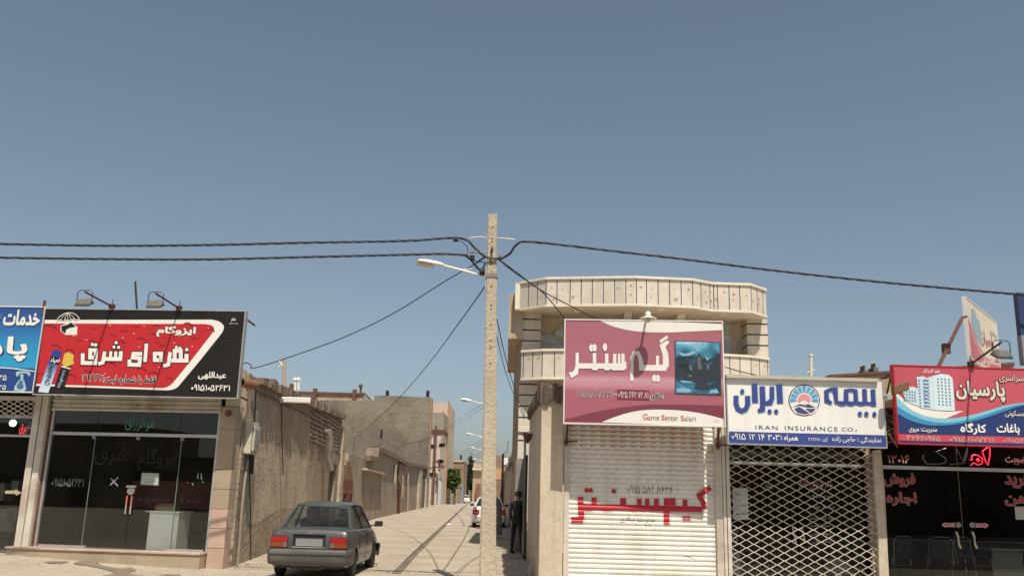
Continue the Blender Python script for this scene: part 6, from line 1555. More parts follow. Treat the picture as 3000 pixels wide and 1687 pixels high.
def rwrite(s_, x0, y0, x1, y1, m, bd=.02):
    vs_, fs_ = text_mesh(s_, bd); mb_ = MB(); a0, a1 = zz(f_(y1)), zz(f_(y0)); mb_.mesh([RB.p(uu(x0)+(uu(x1)-uu(x0))*a_, a0+(a1-a0)*b__, .008) for a_, b__, l_ in vs_], fs_); mb_.build('lettering', m, rb_)
rwrite(fa('پارسیان'), .40, 320, .82, 470, vinyl('vinyl_faded_rose', (.52, .20, .20), .5), .03); rwrite(fa('سراسری'), .72, 255, .98, 320, vinyl('vinyl_faded_grey', (.40, .36, .36), .5)); rwrite(fa('باغات کارگاه'), .30, 575, .95, 660, M_vwhite); rwrite(fa('مسکونی'), .60, 520, .9, 565, M_vwhite)
for x, y, x2, y2 in ((862, 300, 640, 705),):
    p0_ = RB.px(CK, 866, 300, .02); p1_ = at_y(*CK(835, 305), 18.0); p2_ = at_y(*CK(640, 705), 17.4)
    mb = MB(); mb.tube([p0_, p1_], .03, 6); mb.tube([p1_, p2_], .038, 6); q = p1_.lerp(p2_, .66); mb.obox(q+V((-.08, -.06, -.09)), (.13, 0, 0), (0, .12, 0), (0, 0, .2)); mb.build('strut', M_rust, rb_)
mb = MB(); mb.tube([RB.p(uu(.1), z0+.05, -.04), RB.p(uu(.1), 3.8, -.04)], .04, 6); mb.tube([RB.p(uu(.9), z0+.05, -.04), RB.p(uu(.9), 3.8, -.04)], .04, 6); mb.build('post', M_rust, rb_)
# ---- navy board at the right edge
NV = Plane((9.0, 17.3), (14, 17.3))
nv, u0, u1, z0, z1 = sign_box('shop_sign', NV, CK, [(1282, 112), (2000, 120), (2000, 700), (1340, 690)], vinyl('vinyl_navy_board', (.03, .05, .14), .5), 'navy blue sign board cut by the upper right edge of the picture', frame=plain('navy_frame', (.03, .045, .11), .5))
mb = MB(); mb.pbox(NV, u0-.012, u1, z0, z0+(z1-z0)*.40, -.14, .02); mb.build('grey_panel', vinyl('vinyl_slate', (.24, .26, .31), .5), nv)
mb = MB(); mb.tube([NV.p(u0+.6, z0, -.1), NV.p(u0+.6, 3.6, -.5)], .05, 6); mb.build('post', M_rust, nv)

# ================================================================ FLOODLIGHTS AND LAMPS
def floodlight(base, n, e_, label, length=1.15, rise=.10, first=None):
    r = empty('floodlight', base, label, 'floodlight', 'floodlights on arms over the shop signs')
    n = V(n); e_ = V(e_); up = V((0, 0, 1))
    tip = base+n*length+up*rise
    mb = MB(); mb.tube([base+up*.03, tip], .020, 8); mb.obox(base-e_*.05-n*.04+up*-.02, e_*.10, n*.10, up*.10); mb.build('arm', mat('red_oxide_steel', (.12, .045, .04), .7, .2, 5), r)
    mb = MB(); mb.tube([base+up*.09, base+up*.2], .010, 6); mb.build('bolt', M_rust, r)
    c = tip-n*.02-up*.21
    mb = MB(); w_ = .16
    mb.tube([c-e_*w_+up*-.01, c-e_*w_+up*.20, c-e_*w_*.7+up*.245, c+e_*w_*.7+up*.245, c+e_*w_+up*.20, c+e_*w_+up*-.01], .009, 6); mb.build('yoke', M_darkmetal, r)
    # housing: deep tray, glass to the sign and down
    ax = (-n*.45-up*.9).normalized(); sd = e_; tv = ax.cross(sd)
    mb = MB()
    def ring(w2, h2, k): return [c+sd*(sx*w2)+tv*(sy*h2)+ax*k for sx, sy in ((-1, -1), (1, -1), (1, 1), (-1, 1))]
    A, B, Cc = ring(.145, .11, .05), ring(.14, .105, .01), ring(.085, .06, -.075)
    vs_ = A+B+Cc; fs_ = [(8, 9, 10, 11)]
    for k in (0, 4):
        for i in range(4): j = (i+1) % 4; fs_.append((k+i, k+j, k+4+j, k+4+i))
    mb.mesh(vs_, fs_); mb.build('housing', mat('cast_aluminium', (.30, .29, .26), .5, .15, 6, metal=.3), r)
    mb = MB(); mb.face(ring(.14, .105, .042)); mb.build('lens', plain('lamp_glass', (.10, .11, .10), .15), r)
    mb = MB()
    for i in range(4): j = (i+1) % 4; mb.tube([A[i], A[j]], .014, 5)
    mb.build('rim', plain('rim_dark', (.05, .055, .035), .5), r)
    return r
zts = Z(SL, CA, 1110, 425)
floodlight(SL.px(CM, 1112, 888, 0), SL.n, SL.e, 'floodlight on a red arm over the left half of the black and red sign')
floodlight(SL.px(CM, 1778, 905, 0), SL.n, SL.e, 'floodlight on a red arm over the right half of the black and red sign')
floodlight(PS.px(CK, 905, 700, 0), PS.n, PS.e, 'floodlight on a dark arm over the red and blue estate sign', 1.08, .28)
mb = MB(); p_ = SL.px(CM, 1360, 905, -.5); q_ = SL.px(CM, 1343, 625, -.5); mb.tube([V((p_.x, p_.y, 4.6)), p_, q_], .022, 6); o = mb.build('antenna_rod', M_darkmetal, None); tag(o, 'thin dark rod standing up behind the black and red sign', 'rod')
sl_ = empty('hooded_lamp', GS.px(CG, 1100, 160, 0), 'white enamel hooded lamp on a short arm over the maroon sign', 'lamp')
tipp = GS.px(CG, 1100, 160, 0)+GS.n*.42+V((.0, 0, .0))
mb = MB(); mb.tube([GS.px(CG, 1100, 162, -.05), GS.px(CG, 1100, 150, .05)+V((0, 0, .02)), tipp+V((0, 0, .0))], .024, 8); mb.build('arm', M_galv, sl_)
mb = MB(); mb.lathe([(.03, .09), (.05, .075), (.054, .02), (.085, .0), (.165, -.035), (.168, -.045), (.08, -.012), (.0, -.012)], tipp, (0, 0, 1), 28); mb.build('hood', plain('lamp_enamel', (.66, .58, .44), .4), sl_, smooth=True)
mb = MB(); mb.lathe([(0, .105), (.035, .10), (.052, .08), (.056, .03), (.05, .03)], tipp, (0, 0, 1), 18); mb.build('cap', plain('lamp_cap', (.75, .73, .70), .3), sl_, smooth=True)
mb = MB(); mb.lathe([(.0, -.12), (.04, -.10), (.05, -.06), (.03, -.013)], tipp, (0, 0, 1), 14); mb.build('bulb', plain('lamp_bulb', (.6, .6, .58), .2), sl_, smooth=True)

# ================================================================ POLE, STREET LAMPS, CABLES
PY = 17.0
pt = at_y(1443, 630, PY); pbx = at_y(1429, 1690, PY).x
pole = empty('utility_pole', V((pbx, PY, 0)), 'tall tapering concrete utility pole at the mouth of the lane', 'utility pole')
mb = MB(); n_ = 40
def pole_w(z): return .315-.137*(z/pt.z)
vs_ = []; fs_ = []; rr = random.Random(2)
for i in range(n_+1):
    z = -.1+(pt.z+.1)*i/n_; t_ = max(0, z)/pt.z; cx_ = pbx+(pt.x-pbx)*t_; w_ = pole_w(max(0, z))/2
    for sx, sy in ((-1, -.78), (-.8, -1), (.8, -1), (1, -.78), (1, .78), (.8, 1), (-.8, 1), (-1, .78)):
        vs_.append((cx_+sx*w_+rr.uniform(-.005, .005), PY+sy*w_*.8+rr.uniform(-.004, .004), z))
for i in range(n_):
    for j in range(8): fs_.append((i*8+j, i*8+(j+1) % 8, i*8+8+(j+1) % 8, i*8+8+j))
fs_.append(tuple(range(n_*8, n_*8+8)))
mb.mesh(vs_, fs_); mb.build('shaft', M_concrete_pole, pole)
def pole_front(y):
    z = at_y(1440, y, PY-.1).z; t_ = z/pt.z; return V((pbx+(pt.x-pbx)*t_, PY-pole_w(z)*.4, z))
mb = MB()
for y in (190, 282, 312, 430, 498, 565, 692, 850, 885, 1015, 1150, 1213, 1345): 
    p_ = pole_front(CD(0, y)[1]); mb.lathe([(0, .006), (.010, .006), (.015, .001)], p_+V((0, -.004, 0)), (0, -1, 0), 10)
mb.build('step_hole', plain('hole_dark', (.03, .025, .02), .9), pole)
mb = MB(); p_ = pole_front(CD(0, 592)[1]); w_ = pole_w(p_.z)
mb.box(p_.x-w_/2-.012, p_.x+w_/2+.012, PY-w_*.4-.012, PY+w_*.4+.012, p_.z-.05, p_.z+.03); mb.build('steel_band', mat('grey_strap', (.33, .28, .23), .6, .2, 5), pole)
mb = MB(); a = pole_front(CD(0, 360)[1]); b = pole_front(CD(0, 495)[1]); mb.tube([a+V((.0, -.02, 0)), b+V((-.03, -.02, 0))], .010, 6); mb.lathe([(0, .1), (.028, 0), (0, 0)], a+V((0, -.02, -.06)), (0, 0, 1), 8); mb.build('cable_hook', M_darkmetal, pole)
def helix(path, r_, rs, pitch, ph, k=3):
    """one strand of a twisted bundle"""
    P_ = []; L_ = 0
    for a, b in zip(path, path[1:]):
        n__ = max(1, int((b-a).length/.07))
        t = (b-a).normalized(); x = t.cross(V((0, 0, 1))).normalized() if abs(t.z) < .95 else V((1, 0, 0)); y = t.cross(x)
        for i in range(n__):
            f = i/n__; an = 2*math.pi*(L_+(b-a).length*f)/pitch+ph+.9*math.sin((L_+(b-a).length*f)*1.3)
            P_.append(a.lerp(b, f)+x*math.cos(an)*r_+y*math.sin(an)*r_)
        L_ += (b-a).length
    P_.append(path[-1]); return P_
def cable(name, pts, label, r_=.012, rs=.0145, pitch=.75, strands=3, group='overhead cables'):
    mb_ = MB()
    for k in range(strands): mb_.tube(helix(pts, r_ if strands > 1 else 0, rs, pitch, 2*math.pi*k/max(1, strands)), rs, 5)
    o_ = mb_.build(name, M_cable, None); tag(o_, label, 'cable', group); return o_
def pxpath(pts, Y0, Y1=None):
    Y1 = Y0 if Y1 is None else Y1
    P_ = crv(pts, 5); L_ = [0]
    for a, b in zip(P_, P_[1:]): L_.append(L_[-1]+math.hypot(b[0]-a[0], b[1]-a[1]))
    return [at_y(x, y, Y0+(Y1-Y0)*l/L_[-1]) for (x, y), l in zip(P_, L_)]
cable('overhead_cable', pxpath([(-260, 712), (0, 715), (300, 720), (600, 718), (900, 711), (1180, 706), (1290, 699), (1340, 697), (1370, 705), (1392, 727), (1412, 745), (1435, 758)], PY-.12), 'upper thick twisted cable running left from the concrete pole')
cable('overhead_cable', pxpath([(-260, 751), (0, 755), (300, 759), (600, 760), (900, 753), (1200, 746), (1300, 744), (1372, 748)], PY-.1), 'lower thick twisted cable running left from the concrete pole')
cable('overhead_cable', pxpath([(1435, 758), (1470, 757), (1495, 741), (1510, 720), (1528, 709), (1560, 709), (1640, 717), (1800, 736), (2000, 759), (2300, 796), (2600, 828), (2980, 862), (3200, 880)], PY-.12, PY), 'thick twisted cable running right from the concrete pole above the house')
def wire(pts, Y0, Y1, label, r_=.011, nm='overhead_wire', g_='thin service wires from the pole'):
    mb_ = MB(); mb_.tube(pxpath(pts, Y0, Y1), r_, 5); o_ = mb_.build(nm, M_cable, None); tag(o_, label, 'wire', g_); return o_
wire([(1421, 755), (1387, 776), (1300, 826), (1180, 902), (1080, 955), (977, 1000), (835, 1050), (743, 1078), (736, 1070), (724, 1062), (712, 1066)], PY, 20.0, 'sagging service wire from the pole to the corner wall beside the black sign')
wire([(1421, 840), (1360, 925), (1260, 1060), (1160, 1175), (1090, 1240), (1043, 1280), (1038, 1290), (1036, 1322)], PY, 56.0, 'service wire from the pole down to the mud wall gate across the lane', .016)
wire([(1462, 762), (1510, 800), (1580, 848), (1620, 890), (1662, 945)], PY, 17.4, 'service wire from the pole to the upper left corner of the maroon sign', .012)
wire([(1462, 760), (1520, 803), (1576, 845), (1650, 885), (1745, 932), (1900, 1000), (2120, 1074), (2212, 1098), (2260, 1112)], PY, 20.5, 'service wire running from the pole behind the maroon sign and on beyond it', .012)
wire([(1456, 935), (1472, 1010), (1490, 1080), (1515, 1160), (1538, 1222)], PY+.2, 27.0, 'pair wire from the pole to the lane side of the balcony house', .011)
wire([(1456, 985), (1468, 1040), (1488, 1110), (1512, 1170), (1536, 1226)], PY+.2, 27.0, 'second wire below it from the pole to the lane side of the balcony house', .009)
# hardware on the pole
hw = MB(); 
def hp(x, y, d=-.05): return at_y(*CD(x, y), PY+d)
mb = MB(); mb.tube([hp(562, 284), hp(675, 272)], .014, 6); mb.tube([hp(675, 275), hp(722, 282)], .010, 6); mb.tube([hp(800, 284), hp(830, 284)], .012, 6); mb.tube([hp(830, 284), hp(885, 290)], .013, 6); mb.tube([hp(885, 288), hp(950, 298)], .016, 6); mb.build('strain_clamp', plain('clamp_white', (.66, .62, .54), .5), pole)
mb = MB(); mb.tube([hp(545, 408), hp(715, 402)], .014, 6); mb.tube([hp(800, 410), hp(836, 410)], .010, 6); mb.build('cross_rod', mat('pink_rod', (.50, .33, .27), .6), pole)
mb = MB(); mb.tube([hp(535, 430), hp(575, 460), hp(600, 490), hp(640, 540), hp(670, 560)], .028, 6); mb.tube([hp(670, 555), hp(690, 520), hp(700, 490)], .016, 6); mb.lathe([(0, -.06), (.07, -.05), (.07, .05), (0, .06)], hp(674, 568), (1, 0, 0), 10)
mb.lathe([(0, -.05), (.05, -.04), (.05, .04), (0, .05)], hp(588, 448), (0, 0, 1), 8); mb.lathe([(0, -.04), (.04, -.03), (.04, .03), (0, .04)], hp(825, 450), (1, 0, 0), 8); mb.build('splice_box', M_cable, pole)
mb = MB(); mb.tube([hp(450, 300), hp(500, 315), hp(545, 350), hp(552, 395), hp(540, 425)], .008, 5); mb.tube([hp(540, 425), hp(620, 480), hp(700, 490)], .010, 5); mb.tube([hp(600, 512), hp(650, 470), hp(700, 435)], .010, 5); mb.lathe([(0, -.05), (.035, -.04), (.035, .04), (0, .05)], hp(450, 300), (1, 0, 0), 8); mb.build('jumper_wire', M_cable, pole)
# street lamps: arm, head
def street_lamp(root_p, label, sc=1.0):
    r = empty('street_lamp', root_p, label, 'street lamp', 'street lamps on the lane poles')
    b_ = V((0, 0, 0)); A_ = lambda x, z: V((x*sc, 0, z*sc))
    mb = MB(); mb.tube([A_(-.01, -.02), A_(-.90, .20)], .024*sc, 8); mb.tube([A_(-.02, .16), A_(-.52, .11)], .010*sc, 6); mb.build('arm', M_frame_w, r, local=True)
    mb = MB(); mb.box(-.02*sc, .0, -.06*sc, .06*sc, -.30*sc, .30*sc); mb.build('mounting_plate', M_galv, r, local=True)
    # head: long tapered shell
    secs = [(-.85, .04, .04), (-.88, .06, .055), (-1.02, .085, .08), (-1.20, .11, .085), (-1.32, .10, .07), (-1.40, .06, .04), (-1.43, .01, .01)]
    vs = []; fs = []; m = 12
    for x, w__, h__ in secs:
        zc = .195+(-.9-x)*.13
        for j in range(m):
            an = 2*math.pi*j/m; z_ = math.sin(an); vs.append(V((x, math.cos(an)*w__, zc+(z_*h__ if z_ > 0 else z_*h__*.35)))*sc)
    for i in range(len(secs)-1):
        for j in range(m): fs.append((i*m+j, i*m+(j+1) % m, i*m+m+(j+1) % m, i*m+m+j))
    fs.append(tuple(range(m)))
    mb = MB(); mb.mesh(vs, fs); mb.build('head', M_frame_w, r, smooth=True, local=True)
    mb = MB(); vs = []
    for x, w__ in ((-1.06, .06), (-1.18, .085), (-1.30, .08), (-1.38, .04)):
        zc = .195+(-.9-x)*.13-.035; vs.append((V((x, w__, zc))*sc, V((x, -w__, zc))*sc, V((x, 0, zc-.05))*sc))
    fl_ = [p for t_ in vs for p in t_]
    mb.mesh(fl_, [q for i in range(3) for q in ((i*3, i*3+2, i*3+5, i*3+3), (i*3+2, i*3+1, i*3+4, i*3+5))]); mb.build('lens', plain('lamp_lens', (.55, .50, .38), .2), r, smooth=True, local=True)
    return r
lp0 = at_y(1421, 808, PY); 
L1 = street_lamp(V((pole_front(808).x-pole_w(lp0.z)/2-.0, PY, lp0.z)), 'nearest white street lamp on an arm left of the concrete pole')
# farther poles stand in line behind the near one
lamps = [(44, 1187, 'second street lamp down the lane, its head left of the concrete pole'), (70, 1281, 'third street lamp down the lane beside the concrete pole'), (92, 1319, 'fourth street lamp down the lane close to the concrete pole'), (118, 1351, 'fifth and farthest street lamp down the lane against the pale sky')]
lx = {44: 1438, 70: 1422, 92: 1420, 118: 1418}
prevp = at_y(1437, 800, PY+.12)
for k, (Y, y, lab) in enumerate(lamps):
    p_ = at_y(lx[Y], y, Y); zt_ = p_.z+.9
    pr_ = empty('lane_pole', V((p_.x, Y, 0)), ['second concrete pole standing behind the near pole in the lane', 'third concrete pole farther down the lane behind the near pole', 'fourth concrete pole far down the lane behind the near pole', 'fifth concrete pole near the far end of the lane'][k], 'utility pole', 'concrete poles along the lane')
    mb = MB(); mb.tube([V((p_.x, Y, -.05)), V((p_.x, Y, zt_))], [.15, .085], 8); mb.build('shaft', M_concrete_pole, pr_)
    l_ = copy_tree(L1); l_.location = V((p_.x-.1, Y, p_.z)); l_['label'] = lab
    e_ = V((p_.x, Y, zt_-.5)); mid = (prevp+e_)/2-V((0, 0, .55))
    cv = [tuple(q) for q in (prevp, prevp.lerp(mid, .5)+V((0, 0, -.14)), mid, mid.lerp(e_, .5)+V((0, 0, -.14)), e_)]
    cable('lane_cable', [V(q) for q in crv(cv, 6)], ['twisted cable along the lane between the near pole and the second pole', 'twisted cable along the lane from the second to the third pole', 'twisted cable along the lane from the third to the fourth pole', 'twisted cable along the lane from the fourth to the fifth pole'][k], .009, .011, .9, 3 if k < 2 else 2, 'cables along the lane')
    # wires from this pole to the houses on the left
    yl = at_y(lx[Y], y, Y)
    tg = {44: [(1419, 1181), (1370, 1210), (1319, 1247)], 70: [(1415, 1285), (1365, 1318), (1310, 1342)], 92: [(1414, 1322), (1375, 1345), (1330, 1372)], 118: [(1413, 1352), (1392, 1362), (1358, 1376)]}[Y]
    Yend = {44: 130, 70: 128, 92: 140, 118: 150}[Y]
    wire(tg, Y, Yend, ['pair of wires from the second pole across the lane to the half built block', 'pair of wires from the third pole across the lane to the left side', 'pair of wires from the fourth pole across the lane to the left side', 'wire from the fifth pole across the lane to the brown brick house'][k], .013, 'lane_wire', 'wires crossing the lane')
    tg2 = [(x+1, y_+9+i*2) for i, (x, y_) in enumerate(tg)]
    wire(tg2, Y, Yend, ['lower wire from the second pole across the lane to the half built block', 'lower wire from the third pole across the lane to the left side', 'lower wire from the fourth pole across the lane to the left side', 'lower wire from the fifth pole across the lane to the brown house'][k], .012, 'lane_wire', 'wires crossing the lane')
    prevp = e_
wire([(1319, 1247), (1260, 1283), (1190, 1300), (1163, 1312), (1158, 1335)], 110, 78, 'wire hanging across the tall grey wall to the yard wall', .03, 'lane_wire', 'wires crossing the lane')
# ================================================================ CARS
def apply_mods(o):
    bpy.context.view_layer.update()
    me = bpy.data.meshes.new_from_object(o.evaluated_get(bpy.context.evaluated_depsgraph_get()))
    o.modifiers.clear(); o.data = me
    return o
def car_paint(name, col, rough=.35, metal=.35, coat=.6):
    m = mat(name, col, rough, .05, 2.0, bump=0, metal=metal, coat=coat, dirt=tuple(min(1, c*1.15+.02) for c in col), dirtamt=.35)
    return m
M_carglass = glass('car_glass', (.86, .90, .87), .9, 0.0, .03)
M_trimk = plain('car_trim_black', (.022, .022, .024), .55); M_seat = plain('car_seat', (.05, .05, .055), .85); M_tyre = plain('tyre', (.02, .02, .021), .8)
M_chrome = plain('chrome', (.75, .75, .75), .15, 1.0)
def make_car(name, paint, label, bumper, lights='wide', detail=True, cat='car', group=None, hw=.80, L=3.93, deck=.96):
    root = empty(name, (0, 0, 0), label, cat, group)
    # ---- lower body: lofted sections along the length
    # y, half width at shoulder, z top centre, z shoulder, z waist(widest), half width widest, z sill
    S = [(.03, .70, deck-.20, deck-.22, .56, .745, .30), (.06, .725, deck-.05, deck-.085, .60, .765, .27), (.10, .735, deck-.012, deck-.05, .60, .775, .25), (.20, .745, deck, deck-.04, .60, .785, .22), (.55, .755, deck+.01, deck-.03, .60, hw-.008, .20),
         (1.0, .765, deck-.005, deck-.045, .60, hw, .20), (1.9, .765, deck-.02, deck-.06, .60, hw, .20), (2.75, .755, deck-.035, deck-.075, .58, hw, .20), (2.95, .745, deck-.045, deck-.09, .57, hw-.005, .20), (3.3, .73, deck-.10, deck-.14, .55, hw-.012, .21),
         (3.62, .70, deck-.16, deck-.20, .52, hw-.03, .23), (3.80, .66, deck-.22, deck-.26, .50, hw-.06, .27), (3.87, .60, .58, .54, .46, .68, .32)]
    mb = MB(); vs = []; n = None
    for y, hs_, zc, zs, zw, hw_, zl in S:
        y = y*L/3.93
        half = [(0, zc), (hs_*.55, zc-.004), (hs_*.86, zc-.014), (hs_*.97, zs+.012), (hs_+.012, zs-.02), (hw_-.012, zw+.12), (hw_, zw), (hw_-.006, zw-.16), (hw_-.03, zl+.05), (hw_-.07, zl), (hw_*.5, zl-.015), (0, zl-.02)]
        ring_ = half+[(-x, z) for x, z in half[-2:0:-1]]
        n = len(ring_); vs += [V((x, y, z)) for x, z in ring_]
    fs = []
    for i in range(len(S)-1):
        for j in range(n): fs.append((i*n+(j+1) % n, i*n+j, (i+1)*n+j, (i+1)*n+(j+1) % n))
    fs.append(tuple(range(n))); fs.append(tuple(range(len(S)*n-1, (len(S)-1)*n-1, -1)))
    mb.mesh(vs, fs)
    body = mb.build('body', [paint, M_trimk], root, local=True, weld=True)
    ya, yf = .78*L/3.93, 3.13*L/3.93
    cuts = []
    for y in (ya, yf):
        for sx in (-1, 1):
            cb = MB(); cb.lathe([(.315, -.16), (.315, .16)], (sx*(hw-.06), y, .29), (1, 0, 0), 28); c = cb.build('cutter', M_trimk, None, local=True, weld=True); cuts.append(c)
            b = body.modifiers.new('b', 'BOOLEAN'); b.object = c; b.operation = 'DIFFERENCE'; b.solver = 'EXACT'
    # plate recess
    cb = MB(); cb.box(-.32, .32, -.2, .075, .60, .845 if lights == 'wide' else .80); c = cb.build('cutter', M_trimk, None, local=True, weld=True); cuts.append(c)
    b = body.modifiers.new('b', 'BOOLEAN'); b.object = c; b.operation = 'DIFFERENCE'; b.solver = 'EXACT'
    apply_mods(body)
    for c in cuts: bpy.data.objects.remove(c)
    for p in body.data.polygons: p.use_smooth = True
    try: body.data.set_sharp_from_angle(angle=R(52))
    except Exception: pass
    # ---- greenhouse: roof skin, pillars, glass
    k = L/3.93
    zr = 1.44
    B = dict(rl=(-.665, .58*k, deck+.0), rr=(.665, .58*k, deck+.0), fl=(-.69, 2.98*k, deck-.06), fr=(.69, 2.98*k, deck-.06))
    T = dict(rl=(-.535, 1.06*k, zr-.045), rr=(.535, 1.06*k, zr-.045), fl=(-.545, 2.30*k, zr-.05), fr=(.545, 2.30*k, zr-.05))
    mb = MB(); vs = []
    prof = [(1.02, zr-.085), (1.05, zr-.045), (1.12, zr-.022), (1.35, zr), (1.7, zr+.012), (2.0, zr+.004), (2.22, zr-.025), (2.29, zr-.05), (2.33, zr-.085)]
    for y, z in prof:
        w_ = .545 if 1.1 < y < 2.25 else .535
        for x, dz in ((-1.03, -.045), (-1.0, -.018), (-.85, .0), (-.5, .014), (0, .018), (.5, .014), (.85, .0), (1.0, -.018), (1.03, -.045)): vs.append(V((x*w_, y*k, z+dz)))
    fs = [(i*9+j, i*9+j+1, i*9+10+j, i*9+9+j) for i in range(len(prof)-1) for j in range(8)]
    mb.mesh(vs, fs); mb.build('roof', paint, root, smooth=True, local=True)
    def quad3(a, b, c, d, nm, m, th=.006):
        m_ = MB(); a, b, c, d = map(V, (a, b, c, d)); nn_ = (b-a).cross(c-a).normalized(); m_.prism([a, b, c, d], nn_*th); return m_.build(nm, m, root, local=True)
    lerp = lambda a, b, t: tuple(V(a).lerp(V(b), t))
    def pillar(a, b, w0, nm='pillar', m=paint, r_=.028):
        m_ = MB(); a, b = V(a), V(b); m_.tube([a-(b-a)*.02, a.lerp(b, .5)+V((0, 0, .006)), b], [r_*1.25, r_*1.05, r_], 8); return m_.build(nm, m, root, smooth=True, local=True)
    for s in ('l', 'r'):
        sx = -1 if s == 'l' else 1
        pillar(B['f'+s], T['f'+s], .05)
        # rear pillar: broad sheet between rear window and rear door window
        a = V(B['r'+s]); t_ = V(T['r'+s]); m_ = MB()
        o1 = a+V((sx*.055, -.06, -.03)); o2 = a+V((sx*.075, .17, -.035)); o3 = t_+V((sx*.02, .16, -.008)); o4 = t_+V((sx*.004, -.02, -.01))
        m_.prism([o1, o2, o3, o4], V((-sx*.035, 0, 0))); m_.tube([o1+V((-sx*.012, .0, 0)), o1.lerp(o4, .5)+V((-sx*.008, 0, .006)), o4+V((-sx*.012, 0, 0))], .03, 8); m_.build('rear_pillar', paint, root, smooth=True, local=True)
        # side glass
        bf = V(B['f'+s])+V((sx*.03, -.05, -.005)); tf = V(T['f'+s])+V((sx*.012, -.03, -.02)); br, tr = o2+V((-sx*.01, 0, 0)), o3+V((-sx*.01, 0, -.012))
        m_ = MB(); m_.face([br, bf, tf, tr]); m_.build('side_window', M_carglass, root, local=True)
        m_ = MB()
        for p_, q_ in ((br, bf), (bf, tf), (tf, tr), (tr, br)): m_.tube([p_, q_], .014, 5)
        mid0, mid1 = br.lerp(bf, .46), tr.lerp(tf, .40); m_.tube([mid0, mid1], .028, 5)
        m_.tube([br.lerp(bf, .10), tr.lerp(tf, .05)], .009, 5); m_.build('window_surround', M_trimk, root, local=True)
        if detail:
            m_ = MB(); c0 = bf+V((sx*.02, -.12, .05))
            m_.tube([c0, c0+V((sx*.10, 0, .02))], .018, 6); m_.build('mirror_arm', M_trimk, root, local=True)
            m_ = MB(); q_ = c0+V((sx*.17, .0, .045)); m_.prism([q_+V((-.09, -.03, -.06)), q_+V((.08, -.03, -.055)), q_+V((.095, -.03, .03)), q_+V((.07, -.03, .065)), q_+V((-.08, -.03, .06))], V((0, .09, 0)))
            mm = m_.build('mirror', M_trimk, root, local=True, bevel=.012)
            # door seams, handles, side strip
            m_ = MB(); xs_ = sx*(hw+.001)
            for y_ in (1.16*k, 2.02*k, 2.86*k): m_.tube([(sx*(hw-.014), y_, deck-.12), (xs_, y_, .60), (sx*(hw-.018), y_, .30)], .006, 4)
            m_.tube([(sx*(hw-.008), .42*k, .58), (xs_, 1.2*k, .575), (xs_, 2.8*k, .555), (sx*(hw-.03), 3.7*k, .53)], .008, 4); m_.build('door_seam', M_trimk, root, local=True)
            for y_ in (1.32*k, 2.14*k):
                m_ = MB(); m_.obox((sx*(hw-.012), y_, .765), (0, .17, 0), (sx*.018, 0, 0), (0, 0, .035)); m_.build('door_handle', M_trimk, root, local=True)
    a, b_, c, d_ = V(B['rl'])+V((.01, -.02, .002)), V(B['rr'])+V((-.01, -.02, .002)), V(T['rr'])+V((-.005, -.02, -.018)), V(T['rl'])+V((.005, -.02, -.018))
    m_ = MB(); m_.face([a, b_, c, d_]); m_.build('rear_window', M_carglass, root, local=True)
    m_ = MB()
    for p_, q_ in ((a, b_), (b_, c), (c, d_), (d_, a)): m_.tube([p_, q_], .015, 5)
    m_.build('rear_window_seal', M_trimk, root, local=True)
    m_ = MB(); m_.face([V(B['fr']), V(B['fl']), V(T['fl']), V(T['fr'])]); m_.build('windscreen', M_carglass, root, local=True)
    # cowl under the windows so the cabin is closed
    m_ = MB(); m_.box(-.70, .70, .50*k, 3.0*k, deck-.13, deck-.075); 
    # ---- interior
    m_ = MB(); m_.prism([(-.66, .62*k, deck-.04), (.66, .62*k, deck-.04), (.66, 1.05*k, deck-.06), (-.66, 1.05*k, deck-.06)], (0, 0, .025)); m_.build('parcel_shelf', M_seat, root, local=True)
    def seat(x, y, w_):
        r_ = MB(); zt_ = deck+.13
        r_.obox((x-w_/2, y, .45), (w_, 0, 0), (0, .13, 0), (0, -.10, zt_-.45)); s_ = r_.build('seat', M_seat, root, local=True, bevel=.03)
        h_ = MB(); h_.obox((x-.14, y-.11, zt_+.05), (.28, 0, 0), (0, .08, 0), (0, -.015, .19)); h_.build('headrest', M_seat, s_, local=True, bevel=.035)
        h_ = MB(); h_.tube([(x-.06, y-.07, zt_-.02), (x-.06, y-.07, zt_+.07)], .008, 5); h_.tube([(x+.06, y-.07, zt_-.02), (x+.06, y-.07, zt_+.07)], .008, 5); h_.build('headrest_post', M_chrome, s_, local=True)
    if detail:
        seat(-.36, 1.85*k, .50); seat(.36, 1.85*k, .50)
        r_ = MB(); r_.obox((-.62, 1.08*k, .45), (1.24, 0, 0), (0, .13, 0), (0, -.04, deck-.05-.45)); r_.build('rear_seat', M_seat, root, local=True, bevel=.03)
        r_ = MB(); r_.box(-.68, .68, 2.62*k, 2.94*k, deck-.25, deck-.02); r_.build('dashboard', M_seat, root, local=True, bevel=.04)
        r_ = MB(); cc = V((-.36, 2.48*k, deck+.0)); ring_ = [cc+V((.18*math.cos(t), .07*math.sin(t), .17*math.sin(t))) for t in [2*math.pi*i/24 for i in range(25)]]; r_.tube(ring_, .016, 6, False); r_.tube([cc, cc+V((0, .2, -.1))], .03, 6); r_.tube([cc+V((-.17, 0, 0)), cc+V((.17, 0, 0))], .014, 5); r_.build('steering_wheel', M_trimk, root, local=True)
        r_ = MB(); r_.obox((-.11, 2.40*k, zr-.13), (.22, 0, 0), (0, .03, 0), (0, 0, .065)); r_.build('inside_mirror', M_trimk, root, local=True)
